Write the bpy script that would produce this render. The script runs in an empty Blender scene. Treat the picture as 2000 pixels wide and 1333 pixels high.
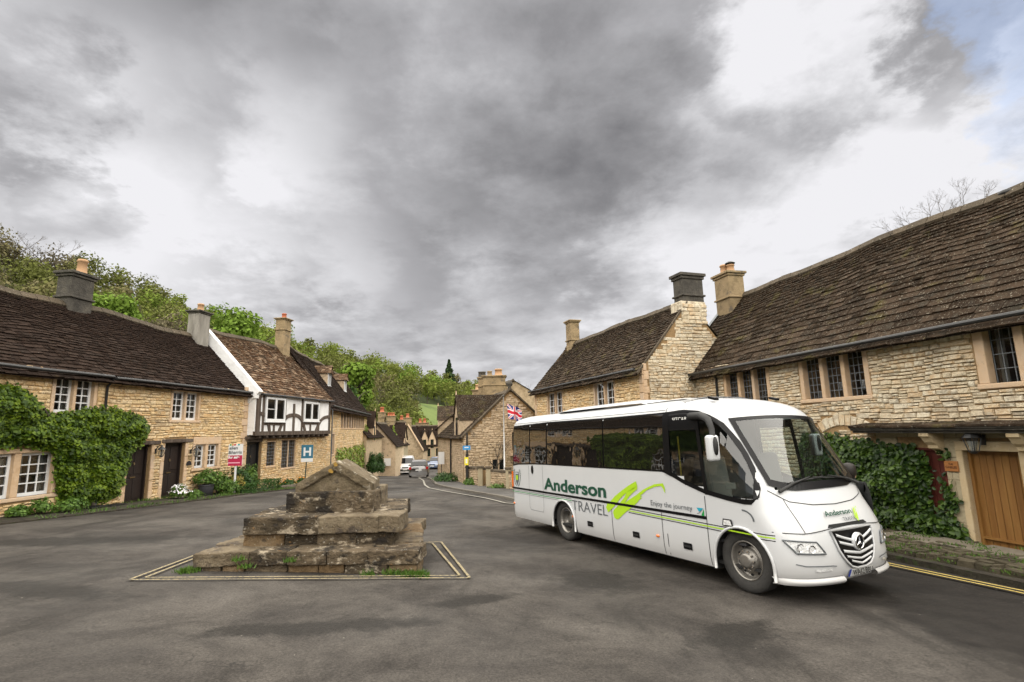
import bpy, bmesh, math, random
import numpy as np
from math import sin, cos, pi, sqrt, atan, atan2, radians
from mathutils import Vector, Matrix, noise as mnoise
random.seed(7); rng = np.random.default_rng(7)
S = bpy.context.scene; COL = S.collection
# ------------------------------------------------------------------ camera
FP = 1020.0; PITCH = atan(172/1020); ROLL = atan(.023); CAMH = 1.95
_f = Vector((0, cos(PITCH), sin(PITCH))); _u0 = Vector((0, -sin(PITCH), cos(PITCH))); _r0 = Vector((1, 0, 0))
_r = cos(ROLL)*_r0 - sin(ROLL)*_u0; _u = cos(ROLL)*_u0 + sin(ROLL)*_r0
CAM = Vector((0, 0, CAMH))
cd = bpy.data.cameras.new('camera'); cam = bpy.data.objects.new('camera', cd); COL.objects.link(cam)
cd.sensor_width = 36; cd.lens = 36*FP/2000; cd.clip_end = 6000; cd.clip_start = .05
cam.matrix_world = Matrix.Translation(CAM) @ Matrix((_r, _u, -_f)).transposed().to_4x4()
S.camera = cam
# ------------------------------------------------------------------ world, sun, exposure
EXPO = 2.6
S.view_settings.view_transform = 'Standard'; S.view_settings.look = 'None'
S.view_settings.exposure = EXPO; S.view_settings.gamma = 1; S.view_settings.use_curve_mapping = False
S.cycles.max_bounces = 6; S.cycles.transparent_max_bounces = 12; S.cycles.caustics_reflective = False; S.cycles.caustics_refractive = False
SUN_TRAVEL = Vector((-.03, .16, -1)).normalized()
sl = bpy.data.lights.new('sun', 'SUN'); sl.energy = 1.5; sl.angle = radians(140); sl.color = (1, .95, .85)
so = bpy.data.objects.new('sun', sl); COL.objects.link(so)
so.rotation_euler = SUN_TRAVEL.to_track_quat('-Z', 'Y').to_euler()

def ray(px, py):
    d = _f*FP + _r*(px-1000) - _u*(py-666.5); return d/d.y
def at(px, py, y): return CAM + ray(px, py)*y

def N(nt, t, **k):
    n = nt.nodes.new(t)
    for a, b in k.items():
        if a in ('_i',):
            for kk, v in b.items(): n.inputs[kk].default_value = v
        else: setattr(n, a, b)
    return n
def math_(nt, op, a, b=None, clamp=False):
    n = nt.nodes.new('ShaderNodeMath'); n.operation = op; n.use_clamp = clamp
    for i, v in enumerate((a, b)):
        if v is None: continue
        if isinstance(v, (int, float)): n.inputs[i].default_value = v
        else: nt.links.new(v, n.inputs[i])
    return n.outputs[0]
def ramp(nt, fac, stops, interp='LINEAR'):
    n = nt.nodes.new('ShaderNodeValToRGB'); cr = n.color_ramp; cr.interpolation = interp
    while len(cr.elements) < len(stops): cr.elements.new(.5)
    for e, (p, c) in zip(cr.elements, stops):
        e.position = p; e.color = (*c, 1) if len(c) == 3 else c
    nt.links.new(fac, n.inputs[0]); return n.outputs[0]
def mixc(nt, f, a, b, typ='MIX'):
    n = nt.nodes.new('ShaderNodeMix'); n.data_type = 'RGBA'; n.blend_type = typ
    for i, v in ((0, f), (6, a), (7, b)):
        if isinstance(v, (int, float)): n.inputs[i].default_value = v
        elif isinstance(v, tuple): n.inputs[i].default_value = (*v, 1)
        else: nt.links.new(v, n.inputs[i])
    return n.outputs[2]

w = bpy.data.worlds.new('World'); S.world = w; w.use_nodes = True; nt = w.node_tree
for n in list(nt.nodes): nt.nodes.remove(n)
out = N(nt, 'ShaderNodeOutputWorld')
sky = N(nt, 'ShaderNodeTexSky', sky_type='NISHITA', sun_disc=False)
sky.sun_elevation = math.asin(-SUN_TRAVEL.z); sky.sun_rotation = atan2(-SUN_TRAVEL.x, -SUN_TRAVEL.y)
bg1 = N(nt, 'ShaderNodeBackground'); bg1.inputs[1].default_value = .05; nt.links.new(sky.outputs[0], bg1.inputs[0])
tc = N(nt, 'ShaderNodeTexCoord'); sp = N(nt, 'ShaderNodeSeparateXYZ'); nt.links.new(tc.outputs['Generated'], sp.inputs[0])
zz = math_(nt, 'ADD', math_(nt, 'MAXIMUM', sp.outputs[2], 0.0), .22)
cb = N(nt, 'ShaderNodeCombineXYZ')
nt.links.new(math_(nt, 'DIVIDE', sp.outputs[0], zz), cb.inputs[0]); nt.links.new(math_(nt, 'DIVIDE', sp.outputs[1], zz), cb.inputs[1])
def wn(scale, det, rough, dist, off):
    mp = N(nt, 'ShaderNodeMapping'); mp.inputs[1].default_value = off; nt.links.new(cb.outputs[0], mp.inputs[0])
    n = N(nt, 'ShaderNodeTexNoise'); n.inputs['Scale'].default_value = scale; n.inputs['Detail'].default_value = det
    n.inputs['Roughness'].default_value = rough; n.inputs['Distortion'].default_value = dist
    nt.links.new(mp.outputs[0], n.inputs[0]); return n.outputs[0]
n1 = wn(1.9, 9, .60, .12, (3.1, 1.7, 0)); n2 = wn(.8, 3, .5, .3, (8, 2.2, 5)); n3 = wn(5.5, 8, .62, .1, (1, 7, 2))
val = math_(nt, 'ADD', math_(nt, 'MULTIPLY', math_(nt, 'SUBTRACT', n1, .5), 1.15), math_(nt, 'MULTIPLY', math_(nt, 'SUBTRACT', n2, .5), .5))
val = math_(nt, 'ADD', val, math_(nt, 'MULTIPLY', math_(nt, 'SUBTRACT', n3, .5), .55))
val = math_(nt, 'ADD', val, .51)
wx = math_(nt, 'MULTIPLY', math_(nt, 'SUBTRACT', n1, .5), .55); wy = math_(nt, 'MULTIPLY', math_(nt, 'SUBTRACT', n3, .5), .34)
wv = N(nt, 'ShaderNodeCombineXYZ'); nt.links.new(wx, wv.inputs[0]); nt.links.new(wy, wv.inputs[1]); nt.links.new(wy, wv.inputs[2])
wd = N(nt, 'ShaderNodeVectorMath', operation='ADD'); nt.links.new(tc.outputs['Generated'], wd.inputs[0]); nt.links.new(wv.outputs[0], wd.inputs[1])
wnm = N(nt, 'ShaderNodeVectorMath', operation='NORMALIZE'); nt.links.new(wd.outputs[0], wnm.inputs[0])
def blob(px, py, rad, wgt):
    d = ray(px, py).normalized()
    vm = N(nt, 'ShaderNodeVectorMath', operation='DOT_PRODUCT'); nt.links.new(wnm.outputs[0], vm.inputs[0]); vm.inputs[1].default_value = d
    mr = N(nt, 'ShaderNodeMapRange', interpolation_type='SMOOTHERSTEP'); nt.links.new(vm.outputs['Value'], mr.inputs[0])
    mr.inputs[1].default_value = cos(radians(rad)); mr.inputs[2].default_value = 1.0; mr.inputs[3].default_value = 0; mr.inputs[4].default_value = wgt
    return mr.outputs[0]
for b in ((430, 300, 14, .14), (250, 250, 10, .12), (600, 260, 9, .17), (300, 500, 12, .18), (60, 110, 9, .16), (620, 480, 10, .16), (1480, 420, 16, .22), (1750, 400, 16, .24), (1270, 520, 11, .18), (1570, 50, 9, .55), (1900, 230, 12, .26), (1430, 640, 10, .2),
          (900, 640, 12, -.06), (1050, 130, 20, -.09), (850, 430, 11, -.10), (1250, 230, 9, -.10), (380, 60, 14, -.12), (60, 210, 7, -.2), (150, 400, 6, -.2), (700, 120, 10, -.08), (1030, 330, 10, -.10), (1520, 220, 5, -.2), (1800, 130, 6, -.3), (700, 700, 14, .16), (1000, 760, 13, .22), (60, 560, 11, .25), (350, 560, 10, .16), (1250, 700, 10, .12)):
    val = math_(nt, 'ADD', val, blob(*b))
E0 = 1/2**EXPO
cl = ramp(nt, val, [(0, (.20, .198, .21)), (.25, (.30, .297, .31)), (.5, (.44, .437, .455)), (.8, (.70, .697, .72)), (1.0, (.88, .875, .905))])
bg2 = N(nt, 'ShaderNodeBackground'); nt.links.new(cl, bg2.inputs[0]); bg2.inputs[1].default_value = E0
gap = math_(nt, 'ADD', blob(2000, 0, 9, 1.0), math_(nt, 'MULTIPLY', math_(nt, 'SUBTRACT', n1, .5), 1.2))
gap = math_(nt, 'ADD', gap, blob(2060, 290, 7, .7))
gap = math_(nt, 'MULTIPLY', math_(nt, 'SUBTRACT', gap, .52), 2.6, True)
mx = N(nt, 'ShaderNodeMixShader'); nt.links.new(math_(nt, 'MULTIPLY', gap, .32), mx.inputs[0]); nt.links.new(bg2.outputs[0], mx.inputs[1]); nt.links.new(bg1.outputs[0], mx.inputs[2])
nt.links.new(mx.outputs[0], out.inputs[0])

# ------------------------------------------------------------------ helpers
def mat(name, cols, rough=.85, scale=3., nw=.5, rw=.5, bump=.15, bscale=25., flecks=None, spec=.3, metal=0., aniso=None, extra=None, coat=0.):
    m = bpy.data.materials.new(name); m.use_nodes = True; nt = m.node_tree; p = nt.nodes['Principled BSDF']
    geo = N(nt, 'ShaderNodeNewGeometry'); oi = N(nt, 'ShaderNodeObjectInfo')
    pos = geo.outputs['Position']
    if aniso:
        mp = N(nt, 'ShaderNodeMapping'); mp.inputs[3].default_value = aniso; nt.links.new(pos, mp.inputs[0]); pos = mp.outputs[0]
    def nz(sc, det=4., rg=.6):
        n = N(nt, 'ShaderNodeTexNoise'); n.inputs['Scale'].default_value = sc; n.inputs['Detail'].default_value = det; n.inputs['Roughness'].default_value = rg
        nt.links.new(pos, n.inputs[0]); return n.outputs[0]
    rnd = math_(nt, 'FRACT', math_(nt, 'ADD', oi.outputs['Random'], geo.outputs['Random Per Island']))
    a = nz(scale)
    v = math_(nt, 'ADD', math_(nt, 'MULTIPLY', rnd, rw), math_(nt, 'MULTIPLY', math_(nt, 'ADD', math_(nt, 'MULTIPLY', math_(nt, 'SUBTRACT', a, .5), 2.2), .5), nw))
    if len(cols) == 1: cols = [cols[0], cols[0]]
    st = [(i/(len(cols)-1), c) for i, c in enumerate(cols)]
    c = ramp(nt, v, st)
    if flecks:
        for (fc, fs, th, amt) in flecks:
            f = nz(fs, 5., .65)
            f = math_(nt, 'MULTIPLY', math_(nt, 'SUBTRACT', f, th), 14., True)
            c = mixc(nt, math_(nt, 'MULTIPLY', f, amt), c, fc)
    if extra: c = extra(nt, c, pos, geo)
    nt.links.new(c, p.inputs['Base Color'])
    p.inputs['Roughness'].default_value = rough; p.inputs['Specular IOR Level'].default_value = spec; p.inputs['Metallic'].default_value = metal
    p.inputs['Coat Weight'].default_value = coat; p.inputs['Coat Roughness'].default_value = .06
    if bump:
        b = N(nt, 'ShaderNodeBump'); b.inputs['Strength'].default_value = 1; b.inputs['Distance'].default_value = bump*.1
        nt.links.new(nz(bscale, 5., .7), b.inputs['Height']); nt.links.new(b.outputs[0], p.inputs['Normal'])
    return m
def glass(name, tint=(.55, .6, .6), dark=(.01, .012, .014), tr=.6, rough=.02, bump=0, ior=1.62):
    m = bpy.data.materials.new(name); m.use_nodes = True; nt = m.node_tree; nt.nodes.remove(nt.nodes['Principled BSDF'])
    o = nt.nodes['Material Output']; t = N(nt, 'ShaderNodeBsdfTransparent'); t.inputs[0].default_value = (*tint, 1)
    d = N(nt, 'ShaderNodeBsdfDiffuse'); d.inputs[0].default_value = (*dark, 1)
    g = N(nt, 'ShaderNodeBsdfGlossy'); g.inputs['Roughness'].default_value = rough; g.inputs[0].default_value = (.95, .95, .95, 1)
    a = N(nt, 'ShaderNodeMixShader'); a.inputs[0].default_value = tr; nt.links.new(d.outputs[0], a.inputs[1]); nt.links.new(t.outputs[0], a.inputs[2])
    fr = N(nt, 'ShaderNodeFresnel'); fr.inputs[0].default_value = ior
    if bump:
        ge = N(nt, 'ShaderNodeNewGeometry')
        n = N(nt, 'ShaderNodeTexNoise'); n.inputs['Scale'].default_value = 2.2; nt.links.new(ge.outputs['Position'], n.inputs[0]); b = N(nt, 'ShaderNodeBump'); b.inputs['Distance'].default_value = bump
        nt.links.new(n.outputs[0], b.inputs['Height']); nt.links.new(b.outputs[0], g.inputs['Normal'])
    mx = N(nt, 'ShaderNodeMixShader'); nt.links.new(math_(nt, 'ADD', fr.outputs[0], .02), mx.inputs[0]); nt.links.new(a.outputs[0], mx.inputs[1]); nt.links.new(g.outputs[0], mx.inputs[2])
    nt.links.new(mx.outputs[0], o.inputs[0]); return m

BASE = {}
def props(o, label=None, cat=None, group=None, kind=None):
    if label: o['label'] = label
    if cat: o['category'] = cat
    if group: o['group'] = group
    if kind: o['kind'] = kind
    return o
def thing(name, label, cat, loc=(0, 0, 0), group=None, mtx=None):
    o = bpy.data.objects.new(name, None); COL.objects.link(o); o.empty_display_size = .2
    if mtx is not None: o.matrix_world = mtx; BASE[o.name] = Vector((0, 0, 0))
    else: o.location = loc; BASE[o.name] = Vector(loc)
    return props(o, label, cat, group)
def base(o): return BASE[o.name] if o else Vector((0, 0, 0))
def link(name, me, mt, parent=None, loc=(0, 0, 0), rot=None, scale=None):
    o = bpy.data.objects.new(name, me); COL.objects.link(o)
    if mt and not me.materials: me.materials.append(mt)
    if parent: o.parent = parent; BASE[o.name] = base(parent)
    o.location = Vector(loc)-base(parent) if rot is not None or scale is not None or Vector(loc).length else (0, 0, 0)
    if rot is not None: o.rotation_euler = rot
    if scale is not None: o.scale = scale
    return o
class MB:
    def __init__(s): s.v = []; s.f = []
    def quad(s, *p):
        n = len(s.v); s.v += [tuple(q) for q in p]; s.f.append(tuple(range(n, n+len(p)))); return s
    def box(s, c, hx, hy, hz):
        c = Vector(c); hx, hy, hz = Vector(hx), Vector(hy), Vector(hz); n = len(s.v)
        for k in ((-1, -1, -1), (1, -1, -1), (1, 1, -1), (-1, 1, -1), (-1, -1, 1), (1, -1, 1), (1, 1, 1), (-1, 1, 1)):
            s.v.append(tuple(c+hx*k[0]+hy*k[1]+hz*k[2]))
        s.f += [tuple(n+i for i in q) for q in ((0, 3, 2, 1), (4, 5, 6, 7), (0, 1, 5, 4), (1, 2, 6, 5), (2, 3, 7, 6), (3, 0, 4, 7))]; return s
    def abox(s, x0, x1, y0, y1, z0, z1):
        return s.box(((x0+x1)/2, (y0+y1)/2, (z0+z1)/2), ((x1-x0)/2, 0, 0), (0, (y1-y0)/2, 0), (0, 0, (z1-z0)/2))
    def tube(s, pts, rad, k=8, cap=True):
        pts = [Vector(p) for p in pts]
        if not hasattr(rad, '__len__'): rad = [rad]*len(pts)
        n0 = len(s.v); up = None
        for i, p in enumerate(pts):
            t = (pts[min(i+1, len(pts)-1)]-pts[max(i-1, 0)]).normalized()
            if up is None:
                up = Vector((0, 0, 1)) if abs(t.z) < .9 else Vector((1, 0, 0))
            a = t.cross(up).normalized(); b = a.cross(t).normalized(); up = b
            for j in range(k):
                an = 2*pi*j/k; s.v.append(tuple(p+(a*cos(an)+b*sin(an))*rad[i]))
        for i in range(len(pts)-1):
            for j in range(k):
                s.f.append((n0+i*k+j, n0+i*k+(j+1) % k, n0+(i+1)*k+(j+1) % k, n0+(i+1)*k+j))
        if cap:
            s.f.append(tuple(n0+j for j in range(k))); s.f.append(tuple(n0+(len(pts)-1)*k+j for j in reversed(range(k))))
        return s
    def grid(s, fn, nu, nv):
        n = len(s.v)
        for i in range(nu+1):
            for j in range(nv+1): s.v.append(tuple(fn(i/nu, j/nv)))
        for i in range(nu):
            for j in range(nv):
                a = n+i*(nv+1)+j; s.f.append((a, a+nv+1, a+nv+2, a+1))
        return s
    def lathe(s, c, ax, prof, k=20):
        ax = Vector(ax).normalized(); t = Vector((0, 0, 1)) if abs(ax.z) < .9 else Vector((1, 0, 0)); a = ax.cross(t).normalized(); b = ax.cross(a); c = Vector(c); n = len(s.v)
        for (r, h) in prof:
            for j in range(k):
                an = 2*pi*j/k; s.v.append(tuple(c+ax*h+(a*cos(an)+b*sin(an))*r))
        for i in range(len(prof)-1):
            for j in range(k): s.f.append((n+i*k+j, n+i*k+(j+1) % k, n+(i+1)*k+(j+1) % k, n+(i+1)*k+j))
        return s
    def build(s, name, mt, parent=None, smooth=False, **kw):
        b = base(parent); me = bpy.data.meshes.new(name); me.from_pydata([(x-b.x, y-b.y, z-b.z) for x, y, z in s.v], [], s.f)
        if smooth: me.shade_smooth()
        o = link(name, me, mt, parent); props(o, **kw)
        return o
def bevel(o, wd=.01, seg=2):
    m = o.modifiers.new('bevel', 'BEVEL'); m.width = wd; m.segments = seg; m.limit_method = 'ANGLE'; return o
def np_mesh(name, V, faces, mt, parent=None, attr=None, **kw):
    """V (n,k,3) vertices of n pieces, faces (f,c) index pattern inside one piece"""
    n, k, _ = V.shape; F = np.array(faces); f, c = F.shape
    b = base(parent); V = V-np.array([b.x, b.y, b.z])
    idx = (F[None]+(np.arange(n)*k)[:, None, None]).reshape(-1)
    me = bpy.data.meshes.new(name); me.vertices.add(n*k); me.vertices.foreach_set('co', V.reshape(-1).astype(np.float32))
    me.loops.add(len(idx)); me.loops.foreach_set('vertex_index', idx.astype(np.int32))
    me.polygons.add(n*f); me.polygons.foreach_set('loop_start', np.arange(0, n*f*c, c, dtype=np.int32))
    if attr is not None:
        a = me.attributes.new('tint', 'FLOAT', 'FACE'); a.data.foreach_set('value', np.repeat(attr, f).astype(np.float32))
    me.update(calc_edges=True)
    o = link(name, me, mt, parent); return props(o, **kw)
BOXF = [(0, 3, 2, 1), (4, 5, 6, 7), (0, 1, 5, 4), (1, 2, 6, 5), (2, 3, 7, 6), (3, 0, 4, 7)]

def gz(x, y):
    e = max(0, min(y, 60)-22); return -.04*min(y, 60)-.03*max(-18, min(18, x))-.00065*e*e
def on_ground(px, py):
    d = ray(px, py); lo, hi = 1., 400.
    for i in range(50):
        m = (lo+hi)/2; p = CAM+d*m
        if p.z > gz(p.x, p.y): lo = m
        else: hi = m
    return CAM+d*lo

class Wall:
    """vertical facade: origin, unit direction d (u grows to the right seen from outside), outward normal n"""
    def __init__(s, x, y, dx, dy):
        l = sqrt(dx*dx+dy*dy); s.o = Vector((x, y, 0)); s.d = Vector((dx/l, dy/l, 0)); s.n = Vector((dy/l, -dx/l, 0)); s.ang = atan2(dy, dx)
    def P(s, u, z, off=0.): return s.o+s.d*u+s.n*off+Vector((0, 0, z))
    def uz(s, px, py, off=0.):
        r = ray(px, py); o = s.o+s.n*off; t = (o-CAM).xy.dot(s.n.xy)/r.xy.dot(s.n.xy); p = CAM+r*t
        return (p-o).xy.dot(s.d.xy), p.z
    def uy(s, y): return (y-s.o.y)/s.d.y
    def side(s, u, right=True):
        """the return wall starting at u and running away from the street (right) or arriving (left)"""
        p = s.P(u, 0)
        if right: return Wall(p.x, p.y, -s.n.x, -s.n.y)
        return Wall(p.x, p.y, s.n.x, s.n.y)

def proj(p):
    d = Vector(p)-CAM; z = d.dot(_f)
    return (1000+FP*d.dot(_r)/z, 666.5-FP*d.dot(_u)/z, z) if z > .1 else (9999, 9999, z)

# ---- unit meshes shared by stones and tiles
STONE_F = [(0, 1, 5, 4), (1, 2, 6, 5), (2, 3, 7, 6), (3, 0, 4, 7), (4, 5, 6, 7)]
def stone_units(n=10):
    U = []
    for i in range(n):
        j = lambda a: random.uniform(-a, a)
        o = [(-.5+j(.04), 0, -.5+j(.09)), (.5+j(.04), 0, -.5+j(.09)), (.5+j(.04), 0, .5+j(.09)), (-.5+j(.04), 0, .5+j(.09))]
        q = [(x*(.86+j(.05))+j(.02), -.85+j(.35), z*(.74+j(.08))+j(.03)) for x, y, z in o]
        U.append(o+q)
    return np.array(U)
SU = stone_units()
SU_ME = []
for i in range(10):
    me = bpy.data.meshes.new('stone'); me.from_pydata([tuple(v) for v in SU[i]], [], STONE_F); SU_ME.append(me)
def lay_stones(z0, z1, u0, u1, inside, openings, hh=(.08, .19), ww=(.14, .5), seed=1, big=.06):
    R = random.Random(seed); L = []; z = z0
    while z < z1:
        h = R.uniform(*hh)
        if z+h > z1: h = max(z1-z, .05)
        u = u0-R.uniform(0, .1)
        while u < u1:
            w = R.uniform(*ww)*(1.25 if h > .14 else 1)
            a, b = max(u, u0), min(u+w, u1); u += w
            if b-a < .05: continue
            mid = (a+b)/2
            segs = [(a, b)]
            for (o0, o1, p0, p1) in openings:
                if z+h*.7 > p0 and z+h*.3 < p1:
                    ns = []
                    for s0, s1 in segs:
                        if s1 <= o0 or s0 >= o1: ns.append((s0, s1)); continue
                        if s0 < o0-.05: ns.append((s0, o0))
                        if s1 > o1+.05: ns.append((o1, s1))
                    segs = ns
            for s0, s1 in segs:
                m = (s0+s1)/2
                if inside and not (inside(m, z+h*.5) and inside(s0+.02, z+h) and inside(s1-.02, z+h)): continue
                if h > .12 and R.random() < .28:
                    k = R.uniform(.4, .6)
                    L.append((m, z+h*k/2, s1-s0-.012, h*k-.012)); L.append((m, z+h*(k+(1-k)/2), s1-s0-.012, h*(1-k)-.012))
                else: L.append((m, z+h/2, s1-s0-.014, h-.014))
        z += h
    wav = lambda u, z: .022*sin(u*1.7+z*2.1+seed)+.014*sin(u*4.3-z*3+seed)
    return [(u, z+wav(u, z), w, h) for u, z, w, h in L]
def put_stones(W, L, mt, parent, nmax=300, depth=.03, minpx=9, skip=None):
    """the stones that show largest become parts, the others one joined part"""
    sc = []
    for i, (u, z, w, h) in enumerate(L):
        p = W.P(u, z); x, y, d = proj(p)
        ok = -20 < x < 2020 and d > .2 and not (skip and skip(x, y))
        sc.append((w*FP/max(d, .2)*abs(W.n.dot((CAM-p).normalized())*1.0+.0) if ok else 0, i))
    sc.sort(reverse=True)
    ind = set(i for s, i in sc[:nmax] if s > minpx*.55)
    rest = []
    for i, (u, z, w, h) in enumerate(L):
        k = random.randrange(10); dp = depth*random.uniform(.6, 1.35)
        if i in ind:
            o = bpy.data.objects.new('stone', SU_ME[k]); COL.objects.link(o); o.parent = parent
            o.location = W.P(u, z, .004)-base(parent); o.rotation_euler = (0, 0, W.ang); o.scale = (w, dp, h)
        else: rest.append((u, z, w, h, k, dp))
    if rest:
        A = np.array(rest); K = A[:, 4].astype(int); Q = SU[K]
        x = A[:, 0:1]+Q[:, :, 0]*A[:, 2:3]; y = .004-Q[:, :, 1]*A[:, 5:6]; z = A[:, 1:2]+Q[:, :, 2]*A[:, 3:4]
        V = np.array(W.o)+x[..., None]*np.array(W.d)+y[..., None]*np.array(W.n); V[..., 2] += z
        np_mesh('rubble_stonework', V, STONE_F, mt, parent, kind='stuff')
def set_units(mt):
    for me in SU_ME:
        if not me.materials: me.materials.append(mt)
UNIT_SETS = {}
def units_for(mt):
    """copies of the unit stones carrying another material"""
    global SU_ME
    if mt.name not in UNIT_SETS:
        L = []
        for i in range(10):
            me = bpy.data.meshes.new('stone'); me.from_pydata([tuple(v) for v in SU[i]], [], STONE_F); me.materials.append(mt); L.append(me)
        UNIT_SETS[mt.name] = L
    SU_ME = UNIT_SETS[mt.name]

def wall_face(W, u0, u1, z0, ztop, openings, mt, parent, depth=.3, name='wall', gable=None, back=0):
    """mortar face with reveals round the openings; ztop number; gable = (u_apex, z_apex)"""
    m = MB(); us = sorted({u0, u1, *[min(max(v, u0), u1) for o in openings for v in o[:2]]}); zs = sorted({z0, ztop, *[min(max(v, z0), ztop) for o in openings for v in o[2:]]})
    for a, b in zip(us, us[1:]):
        for c, d in zip(zs, zs[1:]):
            if b-a < 1e-4 or d-c < 1e-4: continue
            mu, mz = (a+b)/2, (c+d)/2
            if any(o[0] < mu < o[1] and o[2] < mz < o[3] for o in openings): continue
            m.quad(W.P(a, c), W.P(b, c), W.P(b, d), W.P(a, d))
    for (a, b, c, d) in openings:
        q = [(a, c), (b, c), (b, d), (a, d)]
        for (p1, p2) in zip(q, q[1:]+q[:1]): m.quad(W.P(*p1), W.P(*p2), W.P(*p2, -depth), W.P(*p1, -depth))
    if gable: m.quad(W.P(u0, ztop), W.P(u1, ztop), W.P(gable[0], gable[1]))
    return m.build(name, mt, parent)

def tiles(parent, W, u0, u1, ze, run, rise, over, mt, seed=1, e0=.24, e1=.12, w0=.42, w1=.2, nmax=300, sag=.06, clip=None, name='roof', back=True, deckmat=None):
    """stone slate roof: deck + overlapping slates in courses that shrink upwards"""
    L = sqrt(run*run+rise*rise); cs, sn = run/L, rise/L; R = random.Random(seed)
    ext = over/cs
    def nz(u, s): return sag*(sin(u*.55+seed)*.5+sin(u*1.3+seed*2+s*.7)*.3+sin(u*2.9+s*1.1)*.14)*min(1, max(.15, s/L+.3))
    def P(u, s, h=0.):
        h += nz(u, s); return W.P(u, ze+s*sn+h*cs, -s*cs+h*sn)
    dm = MB(); nu = max(2, int((u1-u0)/.6))
    ns = 8
    for i in range(nu):
        for j in range(ns):
            a, b = u0+(u1-u0)*i/nu, u0+(u1-u0)*(i+1)/nu; c, d = -ext+(L+ext)*j/ns, -ext+(L+ext)*(j+1)/ns
            if clip and not clip((a+b)/2, (c+d)/2): continue
            dm.quad(P(a, c, -.03), P(b, c, -.03), P(b, d, -.03), P(a, d, -.03))
    if back:
        zr = ze+rise
        dm.quad(W.P(u0, zr, -run), W.P(u1, zr, -run), W.P(u1, ze, -2*run-over), W.P(u0, ze, -2*run-over))
    roof = dm.build(name, deckmat or mt, parent)
    T = []; s = -ext; 
    while s < L:
        fr = (s+ext)/(L+ext); e = e0+(e1-e0)*fr; wd = w0+(w1-w0)*fr; u = u0-R.uniform(0, wd)
        e *= R.uniform(.93, 1.07)
        while u < u1:
            w = wd*R.uniform(.6, 1.45); a, b = max(u, u0), min(u+w, u1); u += w
            if b-a < .06 or (clip and not clip((a+b)/2, s)): continue
            T.append(((a+b)/2, s+R.uniform(-.025, .012), b-a-.008, e*1.7, R.uniform(.022, .05), R.uniform(-.03, .03)))
        s += e
    V = np.zeros((len(T), 8, 3)); size = []
    for i, (u, s, w, l, th, rt) in enumerate(T):
        s2 = min(s+l, L+.02); k = []
        lift = .022+th
        for (du, ss, h) in ((-.5, s, lift-th), (.5, s+rt, lift-th), (.5, s2, -.012), (-.5, s2, -.012), (-.49, s, lift), (.5, s+rt, lift), (.5, s2, .006), (-.5, s2, .006)):
            V[i][len(k)] = P(u+du*w, ss, h); k.append(1)
        x, y, d = proj(V[i][4]); size.append(w*FP/d if -30 < x < 2030 and -20 < y < 1340 and d > .2 else 0)
    order = np.argsort(-np.array(size)) if T else []
    ind = [i for i in order[:nmax] if size[i] > 6]; rs = np.ones(len(T), bool); rs[ind] = False
    b = np.array(base(roof))
    for i in ind:
        c = V[i].mean(0); me = bpy.data.meshes.new('roof_slate'); me.from_pydata((V[i]-c).tolist(), [], BOXF); me.materials.append(mt)
        o = bpy.data.objects.new('roof_slate', me); COL.objects.link(o); o.parent = roof; o.location = Vector(c-b)
    if rs.any(): np_mesh('slate_courses', V[rs], BOXF, mt, roof, kind='stuff')
    # ridge stones
    if not clip or clip((u0+u1)/2, L-.05):
        u = u0; ms = []
        while u < u1-.1:
            w = min(R.uniform(.4, .6), u1-u)
            if clip and not clip(u+w/2, L-.05): u += w; continue
            m = MB(); a, c = P(u+.01, L, .07), P(u+w-.01, L, .07); ht = Vector((0, 0, .075+R.uniform(-.01, .015)))
            inn = -W.n*.15; dn = Vector((0, 0, -.12))
            m.v = [tuple(q) for q in (a-inn+dn, a+ht, a+inn+dn, c-inn+dn, c+ht, c+inn+dn, a-inn*.8+dn*1.5, a+inn*.8+dn*1.5, c-inn*.8+dn*1.5, c+inn*.8+dn*1.5)]
            m.f = [(0, 3, 4, 1), (1, 4, 5, 2), (0, 1, 2), (3, 5, 4), (0, 6, 8, 3), (2, 5, 9, 7)]
            m.build('ridge_stone', MT['ridge'], roof); u += w
    return roof, P

def gutter(parent, W, u0, u1, z, off, mt):
    m = MB(); n = 12; pts = [W.P(u0+(u1-u0)*i/n, z+random.uniform(-.01, .01), off) for i in range(n+1)]
    m.tube(pts, .055, 8).build('gutter', mt, parent)

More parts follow.
